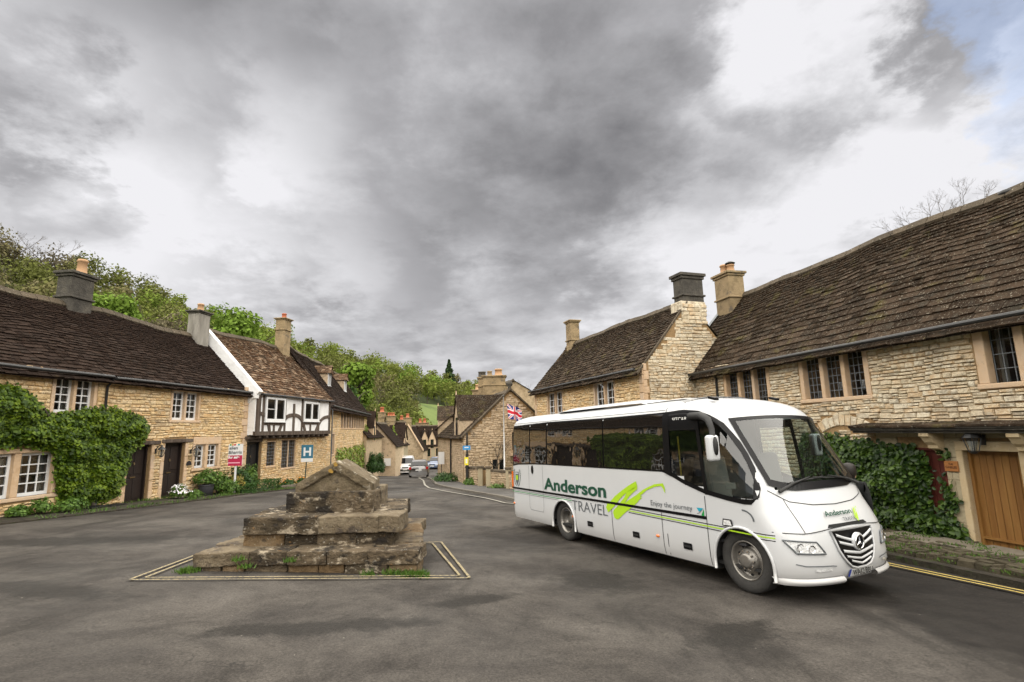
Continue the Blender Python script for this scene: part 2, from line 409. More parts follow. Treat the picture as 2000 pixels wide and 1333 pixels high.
def window(parent, W, rect, nl, style, M, cols=2, rows=4, rec=.12, sill=True, jamb=.13, mull=.11, curtain=False, label=None, head=.14):
    """stone dressed window; rect = outer u0,u1,z0,z1 of the surround"""
    u0, u1, z0, z1 = rect; m = MB(); pr = .02
    def bar(a, b, c, d, f=pr, bk=-.2): m.box(W.P((a+b)/2, (c+d)/2, (f+bk)/2), W.d*((b-a)/2), W.n*((f-bk)/2), (0, 0, (d-c)/2))
    hd = head
    bar(u0, u0+jamb, z0, z1-hd); bar(u1-jamb, u1, z0, z1-hd); bar(u0, u1, z1-hd, z1, pr+.004); 
    bar(u0-.03, u1+.03, z0-.11, z0, pr+.035)
    lw = (u1-u0-2*jamb-(nl-1)*mull)/nl
    for i in range(nl-1):
        a = u0+jamb+lw*(i+1)+mull*i; bar(a, a+mull, z0, z1-hd, 0)
    win = m.build('window', M['dress'], parent); bevel(win, .02, 2)
    if label: win['label'] = label
    for i in range(nl):
        a = u0+jamb+i*(lw+mull); b = a+lw; c, d = z0, z1-hd
        if style == 'white':
            fr = MB(); fw = .075; y0, y1 = -rec-.05, -rec
            def fb(p, q, r, s, f=y1): fr.box(W.P((p+q)/2, (r+s)/2, (f+y0)/2), W.d*((q-p)/2), W.n*((f-y0)/2), (0, 0, (s-r)/2))
            fb(a, a+fw, c, d); fb(b-fw, b, c, d); fb(a+fw, b-fw, c, c+fw*1.3); fb(a+fw, b-fw, d-fw, d)
            gw = (b-a-2*fw)/cols; gh = (d-c-fw*2.3)/rows; t = .017
            for k in range(1, cols): fb(a+fw+gw*k-t, a+fw+gw*k+t, c+fw*1.3, d-fw, y1-.012)
            for k in range(1, rows):
                for q in range(cols): fb(a+fw+gw*q+(t if q else 0), a+fw+gw*(q+1)-(t if q < cols-1 else 0), c+fw*1.3+gh*k-t, c+fw*1.3+gh*k+t, y1-.012)
            fr.build('frame', M['white'], win); gx0, gz0 = a+fw, c+fw*1.3; yo = -rec-.03
        else:
            gw = (b-a)/cols; gh = (d-c)/rows; gx0, gz0 = a, c; yo = -rec-.02
            ld = MB(); t = .009
            for k in range(0, cols+1): ld.box(W.P(a+gw*k, (c+d)/2, yo), W.d*t, W.n*.01, (0, 0, (d-c)/2))
            for k in range(0, rows+1): ld.box(W.P((a+b)/2, c+gh*k, yo+.003), W.d*((b-a)/2), W.n*.01, (0, 0, t))
            ld.build('lead_lattice', M['lead'], win)
        for k in range(cols):
            for q in range(rows):
                tx, tz = random.uniform(-.004, .004), random.uniform(-.003, .003)
                x0, x1 = gx0+gw*k, gx0+gw*(k+1); q0, q1 = gz0+gh*q, gz0+gh*(q+1)
                pm = MB(); pm.quad(W.P(x0, q0, yo-.006+tx), W.P(x1, q0, yo-.006-tx), W.P(x1, q1, yo-.006-tx+tz), W.P(x0, q1, yo-.006+tx+tz)); pm.build('pane', M['pane'], win)
        if curtain:
            cm = MB(); fn = lambda p, q, s0, s1: W.P(s0+(s1-s0)*p, c+(d-c)*q, -rec-.16+.025*sin(p*22))
            cm.grid(lambda p, q: fn(p, q, a, a+lw*.28), 10, 1); cm.grid(lambda p, q: fn(p, q, b-lw*.22, b), 10, 1); cm.build('curtain', M['curtain'], win)
    # dark room behind
    return win

def chimney(parent, c, ang, wx, wy, z0, z1, mt, pots=(), string=None, capm=None, taper=.0, top=.14, name='chimney'):
    d = Vector((cos(ang), sin(ang), 0)); n = Vector((-sin(ang), cos(ang), 0)); c = Vector((c[0], c[1], 0))
    m = MB(); m.box(c+Vector((0, 0, (z0+z1-top)/2)), d*wx/2, n*wy/2, (0, 0, (z1-top-z0)/2)); ch = m.build(name, mt, parent); bevel(ch, .03, 2)
    m = MB()
    m.box(c+Vector((0, 0, z1-top*.75)), d*(wx/2+.05), n*(wy/2+.05), (0, 0, top*.25)); m.box(c+Vector((0, 0, z1-top*.22)), d*(wx/2+.11), n*(wy/2+.11), (0, 0, top*.27))
    k = m.build('capping', capm or mt, ch); bevel(k, .02, 2)
    if string: bevel(MB().box(c+Vector((0, 0, string)), d*(wx/2+.06), n*(wy/2+.06), (0, 0, .04)).build('string_course', capm or mt, ch), .02, 2)
    for (px, py, r, h, pm) in pots:
        m = MB(); m.lathe(c+d*px+n*py+Vector((0, 0, z1)), (0, 0, 1), [(r*1.25, 0), (r*1.2, .06), (r, .1), (r*.88, h*.8), (r*1.08, h*.84), (r*1.08, h*.93), (r*.9, h), (r*.7, h), (r*.7, h*.7), (0, h*.7)], 14); m.build('chimney_pot', pm, ch, True)
    return ch
# ------------------------------------------------------------------ materials
MT = {}
MT['mortar'] = mat('lime mortar', [(0.264, 0.17, 0.0826), (0.373, 0.246, 0.124)], .95, 2.5, bump=.5, bscale=18)
MT['stoneW'] = mat('cotswold stone warm', [(0.351, 0.226, 0.11), (0.609, 0.439, 0.231), (0.726, 0.547, 0.313), (0.609, 0.385, 0.175), (0.82, 0.653, 0.415), (0.492, 0.354, 0.203)], .9, 6, .45, .75, bump=.45, bscale=30, flecks=[((.22, .18, .13), .7, .57, .25), ((.13, .11, .09), 5, .60, .55), ((.66, .62, .5), 40, .64, .4)])
MT['stoneE'] = mat('cotswold stone pale', [(0.341, 0.263, 0.161), (0.591, 0.487, 0.334), (0.705, 0.603, 0.441), (0.613, 0.447, 0.269), (0.772, 0.693, 0.539), (0.477, 0.392, 0.28)], .9, 6, .45, .75, bump=.5, bscale=30, flecks=[((.22, .18, .14), .8, .57, .28), ((.16, .14, .11), 4, .60, .5), ((.7, .67, .58), 34, .63, .45)])
MT['stoneG'] = mat('weathered rubble stone', [(0.257, 0.187, 0.115), (0.447, 0.34, 0.222), (0.552, 0.425, 0.291), (0.381, 0.289, 0.191)], .92, 4, .5, .7, bump=.4, bscale=22, flecks=[((.10, .09, .07), 3, .58, .6), ((.6, .56, .44), 28, .64, .4)])
MT['ashlar'] = mat('ashlar stone', [(0.322, 0.266, 0.1729), (0.392, 0.336, 0.2261)], .9, 1.6, bump=.25, bscale=20, flecks=[((.2, .17, .13), 2.2, .62, .4)])
MT['dress'] = mat('dressed stone', [(0.483, 0.319, 0.18), (0.58, 0.418, 0.275), (0.526, 0.411, 0.312)], .85, 5, .6, .4, bump=.2, bscale=40, flecks=[((.25, .2, .14), 7, .62, .4)])
MT['dressE'] = mat('dressed stone east', [(0.452, 0.333, 0.185), (0.533, 0.425, 0.269), (0.468, 0.367, 0.227)], .85, 3, .6, .4, bump=.25, bscale=30, flecks=[((.2, .15, .1), 6, .62, .5)])
LICH = [((.42, .40, .33), 22, .615, .65), ((.30, .24, .12), 9, .64, .45)]
MT['slateA'] = mat('stone slate dark', [(0.0132, 0.00851, 0.00631), (0.0248, 0.0161, 0.0126), (0.0385, 0.0251, 0.0189), (0.022, 0.0151, 0.0117)], .9, 3, .5, .7, bump=.35, bscale=24, flecks=[((.40, .37, .30), 17, .67, .6), ((.16, .11, .05), 3, .66, .4)], spec=.08)
MT['slateB'] = mat('stone slate brown', [(0.031, 0.0176, 0.0108), (0.069, 0.0382, 0.0216), (0.117, 0.0647, 0.0351), (0.0483, 0.0294, 0.0189), (0.248, 0.171, 0.113)], .9, 3, .45, .8, bump=.4, bscale=24, flecks=[((.55, .50, .38), 15, .60, .8), ((.06, .06, .03), 4, .6, .5)], spec=.08)
MT['slateE'] = mat('stone slate lichened', [(0.014, 0.0088, 0.00545), (0.0275, 0.0176, 0.0109), (0.0425, 0.0282, 0.0179), (0.065, 0.044, 0.0292), (0.025, 0.0167, 0.0109)], .9, 3, .5, .75, bump=.5, bscale=22, flecks=[((.12, .105, .035), 1.1, .58, .4), ((.40, .37, .30), 24, .59, .75), ((.05, .045, .035), 3.5, .55, .5), ((.34, .27, .10), 6, .7, .5)], spec=.08)
MT['ridge'] = mat('ridge stone', [(0.054, 0.0432, 0.0288), (0.114, 0.0864, 0.0576)], .9, 4, bump=.5, bscale=20, flecks=[((.5, .45, .34), 12, .62, .6), ((.36, .26, .05), 8, .68, .6)])
MT['sooty'] = mat('sooty stone', [(0.035, 0.0315, 0.028), (0.077, 0.07, 0.0595), (0.119, 0.105, 0.084)], .9, 3, .9, .1, bump=.4, bscale=18, flecks=[((.35, .33, .27), 14, .63, .5)])
MT['chim'] = mat('chimney stone', [(0.168, 0.122, 0.0684), (0.286, 0.213, 0.123), (0.353, 0.258, 0.15)], .9, 2.5, .9, .1, bump=.35, bscale=16, flecks=[((.09, .08, .07), 3, .57, .65)])
MT['render'] = mat('pale render chimney', [(0.168, 0.154, 0.133), (0.322, 0.301, 0.266)], .9, 4, 1, 0, bump=.3, bscale=10, aniso=(1, 1, .25), flecks=[((.10, .09, .08), 3, .6, .6)])
MT['pot'] = mat('terracotta buff', [(0.36, 0.208, 0.112), (0.464, 0.288, 0.16)], .8, 5, bump=.1)
MT['potred'] = mat('terracotta red', [(.36, .10, .05), (.45, .15, .08)], .8, 5, bump=.1)
MT['white'] = mat('white gloss paint', [(0.644, 0.644, 0.644), (0.736, 0.736, 0.736)], .4, 4, bump=.02, spec=.4)
MT['whitewash'] = mat('whitewash', [(0.665, 0.6555, 0.646), (0.779, 0.779, 0.779), (0.798, 0.798, 0.798)], .8, 2.5, 1, 0, bump=.25, bscale=8, flecks=[((.46, .32, .24), 1.3, .66, .8)])
MT['lead'] = mat('lead', [(.16, .17, .18)], .6, bump=.05)
MT['pane'] = glass('window glass', (.8, .82, .8), (.008, .009, .01), .75, .015)
MT['curtain'] = mat('net curtain', [(.55, .53, .50), (.7, .68, .65)], .9, 3, bump=0)
MT['blackmetal'] = mat('black iron', [(.012, .012, .013), (.02, .02, .02)], .45, 6, bump=.05, spec=.5)
MT['darkdoor'] = mat('dark brown painted timber', [(.012, .008, .007), (.022, .014, .012)], .5, 4, aniso=(1, 1, .1), bump=.1, spec=.4)
MT['blackdoor'] = mat('black painted timber', [(.008, .008, .009), (.014, .014, .015)], .4, 4, bump=.05, spec=.5)
MT['oak'] = mat('weathered oak', [(0.042, 0.0294, 0.0224), (0.084, 0.063, 0.049), (0.133, 0.105, 0.084)], .9, 7, 1, .1, aniso=(1, 1, .12), bump=.5, bscale=14)
MT['oaky'] = mat('golden oak boards', [(0.136, 0.0578, 0.0122), (0.204, 0.0952, 0.0238), (0.258, 0.136, 0.0374)], .55, 9, .7, .35, aniso=(1, 1, .06), bump=.15, bscale=20, spec=.35)
MT['redwood'] = mat('dull red paint', [(.06, .012, .008), (.10, .02, .012)], .7, 4, bump=.1)
MT['asphaltdark'] = None
MT['yellow'] = mat('worn yellow paint', [(0.368, 0.272, 0.064), (0.48, 0.368, 0.104)], .8, 5, bump=.2, bscale=60, flecks=[((.09, .085, .08), 30, .56, .9), ((.12, .11, .1), 5, .6, .6)])
MT['yellow2'] = mat('faded yellow paint', [(0.286, 0.23, 0.12), (0.374, 0.307, 0.18)], .8, 5, bump=.2, bscale=60, flecks=[((.09, .085, .08), 26, .50, .9), ((.09, .085, .08), 2.5, .56, .7)])
MT['paleline'] = mat('faded white paint', [(0.24, 0.228, 0.192), (0.3, 0.288, 0.252)], .8, 5, bump=.2, flecks=[((.12, .11, .1), 20, .58, .8)])
MT['soil'] = mat('soil and grit', [(0.024, 0.0192, 0.0144), (0.056, 0.0464, 0.0336), (0.088, 0.076, 0.056)], 1, 4, 1, 0, bump=1, bscale=30, flecks=[((.05, .08, .02), 3, .55, .7)])
MT['kerb'] = mat('kerb stone', [(0.112, 0.098, 0.084), (0.182, 0.168, 0.14)], .9, 4, .5, .5, bump=.3, bscale=30)
MT['flag'] = mat('flagstone', [(0.12, 0.102, 0.078), (0.18, 0.156, 0.12)], .85, 3, .6, .4, bump=.3, bscale=20, flecks=[((.1, .09, .07), 4, .6, .6)])
MT['sett'] = mat('pitched stone setts', [(0.02625, 0.0225, 0.0135), (0.05625, 0.0465, 0.027), (0.105, 0.08625, 0.05625), (0.045, 0.0375, 0.0225)], .9, 6, .4, .8, bump=.4, bscale=40, flecks=[((.05, .07, .02), 6, .58, .6)])
def foliage(name, cols, rough=.55):
    m = mat(name, cols, rough, 1.2, .35, .8, bump=0, spec=.3); nt = m.node_tree; p = nt.nodes['Principled BSDF']
    c = p.inputs['Base Color'].links[0].from_socket; o = nt.nodes['Material Output']
    t = N(nt, 'ShaderNodeBsdfTranslucent'); nt.links.new(mixc(nt, .5, c, (.10, .16, .01)), t.inputs[0]); mx = N(nt, 'ShaderNodeMixShader'); mx.inputs[0].default_value = .22
    nt.links.new(p.outputs[0], mx.inputs[1]); nt.links.new(t.outputs[0], mx.inputs[2]); nt.links.new(mx.outputs[0], o.inputs[0]); return m
MT['ivy'] = foliage('wisteria leaves', [(0.00944, 0.0227, 0.00145), (0.0315, 0.0652, 0.00291), (0.0787, 0.135, 0.00508), (0.166, 0.235, 0.0109)])
MT['ivyE'] = foliage('creeper leaves', [(0.0056, 0.014, 0.0035), (0.014, 0.0336, 0.0063), (0.035, 0.07, 0.0098), (0.077, 0.133, 0.0175)], .4)
MT['yellowivy'] = foliage('variegated climber leaves', [(.07, .13, .015), (.17, .25, .03), (.32, .38, .06)])
MT['hedge'] = foliage('box hedge leaves', [(0.016, 0.04, 0.0096), (0.032, 0.08, 0.016), (0.056, 0.128, 0.024)])
MT['shrub'] = foliage('shrub leaves', [(0.024, 0.056, 0.0096), (0.064, 0.128, 0.016), (0.12, 0.208, 0.032)])
MT['shrubY'] = foliage('orange green shrub leaves', [(.12, .10, .02), (.28, .20, .03), (.20, .24, .04)])
MT['flowerW'] = mat('white petals', [(.7, .68, .72), (.8, .78, .8)], .7, bump=0)
MT['flowerO'] = mat('orange petals', [(.6, .16, .02), (.7, .35, .03)], .7, bump=0)
MT['bark'] = mat('bark', [(.05, .04, .03), (.12, .10, .08)], .95, 6, bump=.4)
MT['grass'] = foliage('grass blades', [(0.024, 0.056, 0.0096), (0.056, 0.12, 0.016), (0.096, 0.16, 0.024)])

def asphalt(name, base_cols, dark):
    m = bpy.data.materials.new(name); m.use_nodes = True; nt = m.node_tree; p = nt.nodes['Principled BSDF']
    geo = N(nt, 'ShaderNodeNewGeometry'); pos = geo.outputs['Position']
    def nz(sc, det=4, rg=.55, ani=None, dist=0.):
        v = pos
        if ani:
            mp = N(nt, 'ShaderNodeMapping'); mp.inputs[3].default_value = ani; mp.inputs[2].default_value = (0, 0, radians(-25)); nt.links.new(pos, mp.inputs[0]); v = mp.outputs[0]
        n = N(nt, 'ShaderNodeTexNoise'); n.inputs['Scale'].default_value = sc; n.inputs['Detail'].default_value = det; n.inputs['Roughness'].default_value = rg; n.inputs['Distortion'].default_value = dist
        nt.links.new(v, n.inputs[0]); return n.outputs[0]
    c = ramp(nt, nz(.45, 8, .68, None, .4), [(.36, base_cols[0]), (.46, base_cols[1]), (.55, base_cols[2]), (.66, base_cols[3])])
    st = math_(nt, 'MULTIPLY', math_(nt, 'SUBTRACT', nz(.36, 7, .7, (1.6, .45, 1), .3), .53), 12, True)
    c = mixc(nt, math_(nt, 'MULTIPLY', st, .68), c, dark)
    s2 = math_(nt, 'MULTIPLY', math_(nt, 'SUBTRACT', nz(1.7, 8, .75, None, .2), .55), 9, True)
    c = mixc(nt, math_(nt, 'MULTIPLY', s2, .5), c, dark)
    if name == 'worn asphalt':                                             # tarmac turns darker along the big house, with a ragged edge
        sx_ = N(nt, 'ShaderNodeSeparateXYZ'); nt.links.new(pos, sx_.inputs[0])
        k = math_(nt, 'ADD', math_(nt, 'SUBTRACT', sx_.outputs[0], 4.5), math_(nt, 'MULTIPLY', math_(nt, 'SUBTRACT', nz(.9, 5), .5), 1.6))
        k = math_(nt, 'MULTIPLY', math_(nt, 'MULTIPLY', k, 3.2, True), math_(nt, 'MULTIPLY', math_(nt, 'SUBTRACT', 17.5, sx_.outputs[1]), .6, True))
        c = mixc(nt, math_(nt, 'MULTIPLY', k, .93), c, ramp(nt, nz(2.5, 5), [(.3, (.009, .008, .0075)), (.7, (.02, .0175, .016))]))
    for (cx_, cy_, rx_, ry_, an_) in ((-6.7, 7.75, 1.9, .42, -.25), (-7.8, 7.0, 1.6, .35, .1), (1.2, 8.6, .7, .9, .3), (-2.2, 6.3, 1.5, .3, .2), (2.4, 6.2, .9, .35, .7), (-8.5, 5.4, 3.6, .9, -.1), (-9.5, 11.6, 2.8, .7, .25), (-.6, 7.4, .7, .25, .5)):
        mp = N(nt, 'ShaderNodeMapping', vector_type='TEXTURE'); mp.inputs[1].default_value = (cx_, cy_, 0); mp.inputs[2].default_value = (0, 0, an_); mp.inputs[3].default_value = (rx_, ry_, 1e5); nt.links.new(pos, mp.inputs[0])
        ln = N(nt, 'ShaderNodeVectorMath', operation='LENGTH'); nt.links.new(mp.outputs[0], ln.inputs[0])
        k = math_(nt, 'MULTIPLY', math_(nt, 'SUBTRACT', math_(nt, 'ADD', 1.0, math_(nt, 'MULTIPLY', math_(nt, 'SUBTRACT', nz(2.6, 8, .75), .5), 2.2)), ln.outputs['Value']), 2.2, True)
        c = mixc(nt, math_(nt, 'MULTIPLY', k, .88), c, dark)
    # aggregate grain
    g = nz(42, 5, .85); c = mixc(nt, .8, c, ramp(nt, g, [(.3, (.12, .12, .12)), (.5, (.5, .5, .5)), (.68, (.95, .95, .95))]), 'OVERLAY')
    # tyre tracks: arcs
    for (cx, cy, r, wd, am) in ((-9, -6, 13.2, .16, .35), (-9, -6, 14.9, .18, .32), (-9, -6, 15.4, .1, .25), (0.2, 9.3, 2.6, .05, .3), (14, 1, 10.6, .2, .3), (14, 1, 12.4, .2, .3), (-22, 28, 21.5, .2, .25), (-22, 28, 23.2, .2, .25)):
        sx = N(nt, 'ShaderNodeVectorMath', operation='SUBTRACT'); nt.links.new(pos, sx.inputs[0]); sx.inputs[1].default_value = (cx, cy, 0)
        fl = N(nt, 'ShaderNodeVectorMath', operation='MULTIPLY'); nt.links.new(sx.outputs[0], fl.inputs[0]); fl.inputs[1].default_value = (1, 1, 0)
        ln = N(nt, 'ShaderNodeVectorMath', operation='LENGTH'); nt.links.new(fl.outputs[0], ln.inputs[0])
        dd = math_(nt, 'ABSOLUTE', math_(nt, 'SUBTRACT', math_(nt, 'ADD', ln.outputs['Value'], math_(nt, 'MULTIPLY', nz(.6), .5)), r+.25))
        k = math_(nt, 'SUBTRACT', 1., math_(nt, 'DIVIDE', dd, wd), True)
        k = math_(nt, 'MULTIPLY', k, math_(nt, 'MULTIPLY', math_(nt, 'SUBTRACT', nz(1.1), .4), 4, True))
        c = mixc(nt, math_(nt, 'MULTIPLY', k, am), c, dark)
    # cracks
    vo = N(nt, 'ShaderNodeTexVoronoi', feature='DISTANCE_TO_EDGE'); vo.inputs['Scale'].default_value = .42
    wv = N(nt, 'ShaderNodeTexNoise'); wv.inputs['Scale'].default_value = 2.2; wv.inputs['Detail'].default_value = 5; nt.links.new(pos, wv.inputs[0])
    ad = N(nt, 'ShaderNodeVectorMath', operation='ADD'); nt.links.new(pos, ad.inputs[0]); nt.links.new(wv.outputs['Color'], ad.inputs[1]); nt.links.new(ad.outputs[0], vo.inputs[0])
    cr = math_(nt, 'SUBTRACT', 1., math_(nt, 'DIVIDE', vo.outputs['Distance'], .007), True)
    cr = math_(nt, 'MULTIPLY', cr, math_(nt, 'MULTIPLY', math_(nt, 'SUBTRACT', nz(.5), .5), 6, True))
    c = mixc(nt, math_(nt, 'MULTIPLY', cr, .7), c, (.012, .012, .012))
    # specks of grit
    sp_ = math_(nt, 'MULTIPLY', math_(nt, 'SUBTRACT', nz(16, 1, .5), .80), 30, True); c = mixc(nt, math_(nt, 'MULTIPLY', sp_, .6), c, (.25, .23, .2))
    nt.links.new(c, p.inputs['Base Color'])
    rr = ramp(nt, nz(.5, 4), [(.35, (.55, .55, .55)), (.6, (.85, .85, .85))]); nt.links.new(rr, p.inputs['Roughness']); p.inputs['Specular IOR Level'].default_value = .12
    b = N(nt, 'ShaderNodeBump'); b.inputs['Distance'].default_value = .006; nt.links.new(g, b.inputs['Height'])
    b2 = N(nt, 'ShaderNodeBump'); b2.inputs['Distance'].default_value = .03; nt.links.new(nz(3, 5), b2.inputs['Height']); nt.links.new(b.outputs[0], b2.inputs['Normal']); nt.links.new(b2.outputs[0], p.inputs['Normal'])
    return m
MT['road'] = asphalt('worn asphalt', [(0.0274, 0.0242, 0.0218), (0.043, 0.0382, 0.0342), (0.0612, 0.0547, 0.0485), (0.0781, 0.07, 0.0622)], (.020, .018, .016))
MT['darkroad'] = asphalt('dark asphalt', [(.020, .018, .017), (.028, .025, .024), (.035, .032, .030), (.04, .036, .034)], (.014, .013, .012))
MT['pavement'] = asphalt('pavement asphalt', [(0.063, 0.0595, 0.056), (0.077, 0.0735, 0.07), (0.091, 0.0875, 0.084), (0.105, 0.098, 0.091)], (.06, .055, .05))
MT['meadow'] = mat('meadow grass', [(.07, .10, .03), (.12, .16, .045), (.09, .13, .035)], 1, .15, 1, 0, bump=.5, bscale=3)
MT['hillfloor'] = mat('woodland floor', [(.02, .03, .008), (.05, .06, .015)], 1, .1, 1, 0, bump=1, bscale=1)

# ------------------------------------------------------------------ ground, road, pavements
def structure(o): o['kind'] = 'structure'; return o
def nonlin(a, b, n, p=2.2): return [a+(b-a)*(i/n)**p for i in range(n+1)]
xs = sorted(set([-v for v in nonlin(0, 1800, 46, 3)]+nonlin(0, 1800, 46, 3))); ys = sorted(set([-20, -8]+nonlin(0, 2500, 70, 3)))
m = MB(); nx, ny = len(xs), len(ys)
for y in ys:
    for x in xs: m.v.append((x, y, gz(x, y)-.12))
for j in range(ny-1):
    for i in range(nx-1): m.f.append((j*nx+i, j*nx+i+1, (j+1)*nx+i+1, (j+1)*nx+i))
structure(m.build('ground', MT['meadow'], smooth=True))
def lerp_pts(pts, n):
    out = []; L = [0]
    for a, b in zip(pts, pts[1:]): L.append(L[-1]+math.hypot(b[0]-a[0], b[1]-a[1]))
    for i in range(n+1):
        t = L[-1]*i/n
        k = max(j for j in range(len(L)) if L[j] <= t+1e-9); k = min(k, len(pts)-2); f = (t-L[k])/max(1e-9, L[k+1]-L[k])
        out.append((pts[k][0]+(pts[k+1][0]-pts[k][0])*f, pts[k][1]+(pts[k+1][1]-pts[k][1])*f))
    return out
def sheet(name, left, right, dz, mt, n=60, k=24, rough=0., side=0.):
    """surface between two polylines, following the ground"""
    A, B = lerp_pts(left, n), lerp_pts(right, n)
    def fn(u, v):
        a, b = A[min(n, round(u*n))], B[min(n, round(u*n))]; x, y = a[0]+(b[0]-a[0])*v, a[1]+(b[1]-a[1])*v
        return (x, y, gz(x, y)+dz+(rough*mnoise.noise((x*1.3, y*1.3, 0)) if rough else 0))
    m = MB().grid(fn, n, k)
    if side:
        for E in (A, B):
            for p, q in zip(E, E[1:]): m.quad((*p, gz(*p)+dz), (*q, gz(*q)+dz), (*q, gz(*q)+dz-side), (*p, gz(*p)+dz-side))
    o = m.build(name, mt, smooth=not side); return structure(o)
WA = Wall(-14.41, 14.28, .117, 1)
WE = Wall(8.5-.247*4.1*-1*0+.0, 16.9, .247, -1)
uj = WE.uz(1324, 760)[0]; WE.o = WE.P(uj, 0)                        # u = 0 where the big house meets the gable of its neighbour
WD = Wall(1.46, 31.5, .332, -1)
ud0 = WD.uz(1046, 800)[0]; WD.o = WD.P(ud0, 0); LD = WD.uz(1257, 740)[0]
LR = [(-13.2, -4), (-13.6, 8), (-13.4, 12.5), (-12.95, 14.6), (-12.5, 17), (-12.0, 20.5), (-11.6, 23.5), (-11.0, 27), (-11.2, 32), (-12.3, 40), (-13.7, 50), (-14.9, 60), (-15.4, 72), (-14.4, 95), (-8, 130)]
RR = [(9.5, -4), (8.1, 5), (7.65, 7.4), (7.0, 10.1), (6.1, 13.5), (5.0, 17.4), (3.4, 19.6), (1.4, 20.8), (.4, 22.8), (-2.0, 27.0), (-3.1, 29), (-4.0, 31.3), (-5.3, 38), (-6.7, 44), (-8.2, 60), (-8.2, 72), (-6.7, 95), (-2, 130)]
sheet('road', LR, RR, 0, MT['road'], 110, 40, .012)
# pavement on the right with kerb, running into the street
KR = [(4.3, 17.2), (2.3, 19.4), (.35, 20.8), (-.4, 22.6), (-2.7, 26.9), (-3.6, 28.9), (-4.5, 31.3), (-5.75, 38), (-7.1, 44), (-8.5, 60), (-8.5, 72), (-7, 95)]
KB = [(7.2, 20.5), (6, 23), (4, 25), (2.2, 27.5), (.2, 29.5), (-2.0, 31.8), (-3.2, 32.4), (-4.8, 39.5), (-6.2, 45), (-7.6, 60), (-7.6, 72), (-6, 95)]
sheet('pavement', KR, KB, .09, MT['pavement'], 60, 6, .0, .2)
def kerbs(pts, dz, hgt=.1, wd=.14, ln=.9, kind='kerb_stone', mt=None, parent=None):
    n = max(2, int(sum(math.hypot(b[0]-a[0], b[1]-a[1]) for a, b in zip(pts, pts[1:]))/ln)); A = lerp_pts(pts, n); L = []
    for (a, b) in zip(A, A[1:]):
        d = Vector((b[0]-a[0], b[1]-a[1], 0)); l = d.length; d.normalize(); nn = Vector((-d.y, d.x, 0)); c = Vector(((a[0]+b[0])/2, (a[1]+b[1])/2, 0)); c.z = gz(c.x, c.y)+dz
        sl = Vector((d.x, d.y, (gz(*b)-gz(*a))/max(l, .01)))
        o = MB().box(c, sl*(l/2-.008), nn*wd/2, (0, 0, hgt/2)).build(kind, mt or MT['kerb'], parent); L.append(o)
    return L
kt = thing('street_kerb', 'row of grey kerb stones edging the pavement that curves into the street', 'kerb', (0, 24, gz(0, 24)))
kerbs([(p[0]-.07, p[1]-.05) for p in KR[:10]], .035, .12, parent=kt)
def strip(name, pts, wd, mt, dz=.012, n=40, label=None):
    A = lerp_pts(pts, n); m = MB()
    prev = None
    for i, a in enumerate(A):
        b = A[min(i+1, n)]; c = A[max(i-1, 0)]; d = Vector((b[0]-c[0], b[1]-c[1], 0)).normalized(); nn = Vector((-d.y, d.x, 0))*wd/2
        p, q = Vector((a[0], a[1], 0))+nn, Vector((a[0], a[1], 0))-nn; p.z = gz(p.x, p.y)+dz; q.z = gz(q.x, q.y)+dz
        if prev: m.quad(prev[1], q, p, prev[0])
        prev = (p, q)
    return structure(m.build(name, mt))
strip('edge_line', [(2.0, 19.0), (-.35, 20.25), (-1.15, 22.2), (-3.5, 26.2), (-4.55, 28.4), (-5.2, 31), (-6.5, 38), (-7.9, 44), (-9.1, 58)], .11, MT['paleline'], .028, 60)
for k, o in ((0, 0.), (1, .17)):
    strip('yellow_line', [(8.05-o, 5), (7.27-o, 8.02), (6.66-o, 9.84), (5.6-o, 13.4), (3.8-o, 16.8)], .062, MT['yellow'], .034, 40)
# double yellow rectangle round the cross
FLp, FRp, BRp, BLp = (-5.78, 8.25), (-.74, 8.56), (-1.62, 11.75), (-6.0, 11.3)
for o in (0, .14):
    q = lambda p, sx, sy: (p[0]+sx*o, p[1]+sy*o)
    a, b, c, d = q(FLp, 1, 1), q(FRp, -1.2, 1), q(BRp, -1.2, -1), q(BLp, 1, -1)
    strip('yellow_line', [a, b], .042, MT['yellow2'], .026); strip('yellow_line', [b, c], .042, MT['yellow2'], .03); strip('yellow_line', [c, d], .042, MT['yellow2'], .026); strip('yellow_line', [d, a], .042, MT['yellow2'], .03)
# verges on the left and the strip in front of the big house
LV = [(WA.P(0, 0).x+WA.n.x*.0+.117*(y-14.28)*1, y) for y in (-4, 8, 12, 16, 20, 24, 27, 32)]
LV = [(-14.41+.117*(y-14.28), y) for y in (-4, 8, 12, 16, 20, 24, 27, 33)]+[(-12.9, 40), (-14.4, 50), (-15.8, 60), (-16.3, 72), (-15.2, 95)]
structure(sheet('verge', LV, [(x-.0, y) for x, y in LR[:-1]], .035, MT['soil'], 70, 8, .03, .15))
EV = [(WE.P(WE.uy(y), 0).x, y) for y in (-4, 3, 6, 9, 12, 15, 18, 20.5)]
ER = [(9.75, -4), (8.45, 4.5), (7.95, 7.4), (7.35, 10.2), (6.5, 13.6), (5.6, 16), (5.0, 18), (4.6, 19.6)]
structure(sheet('cobbled_strip', EV, ER, .035, MT['soil'], 50, 8, .01, .15))
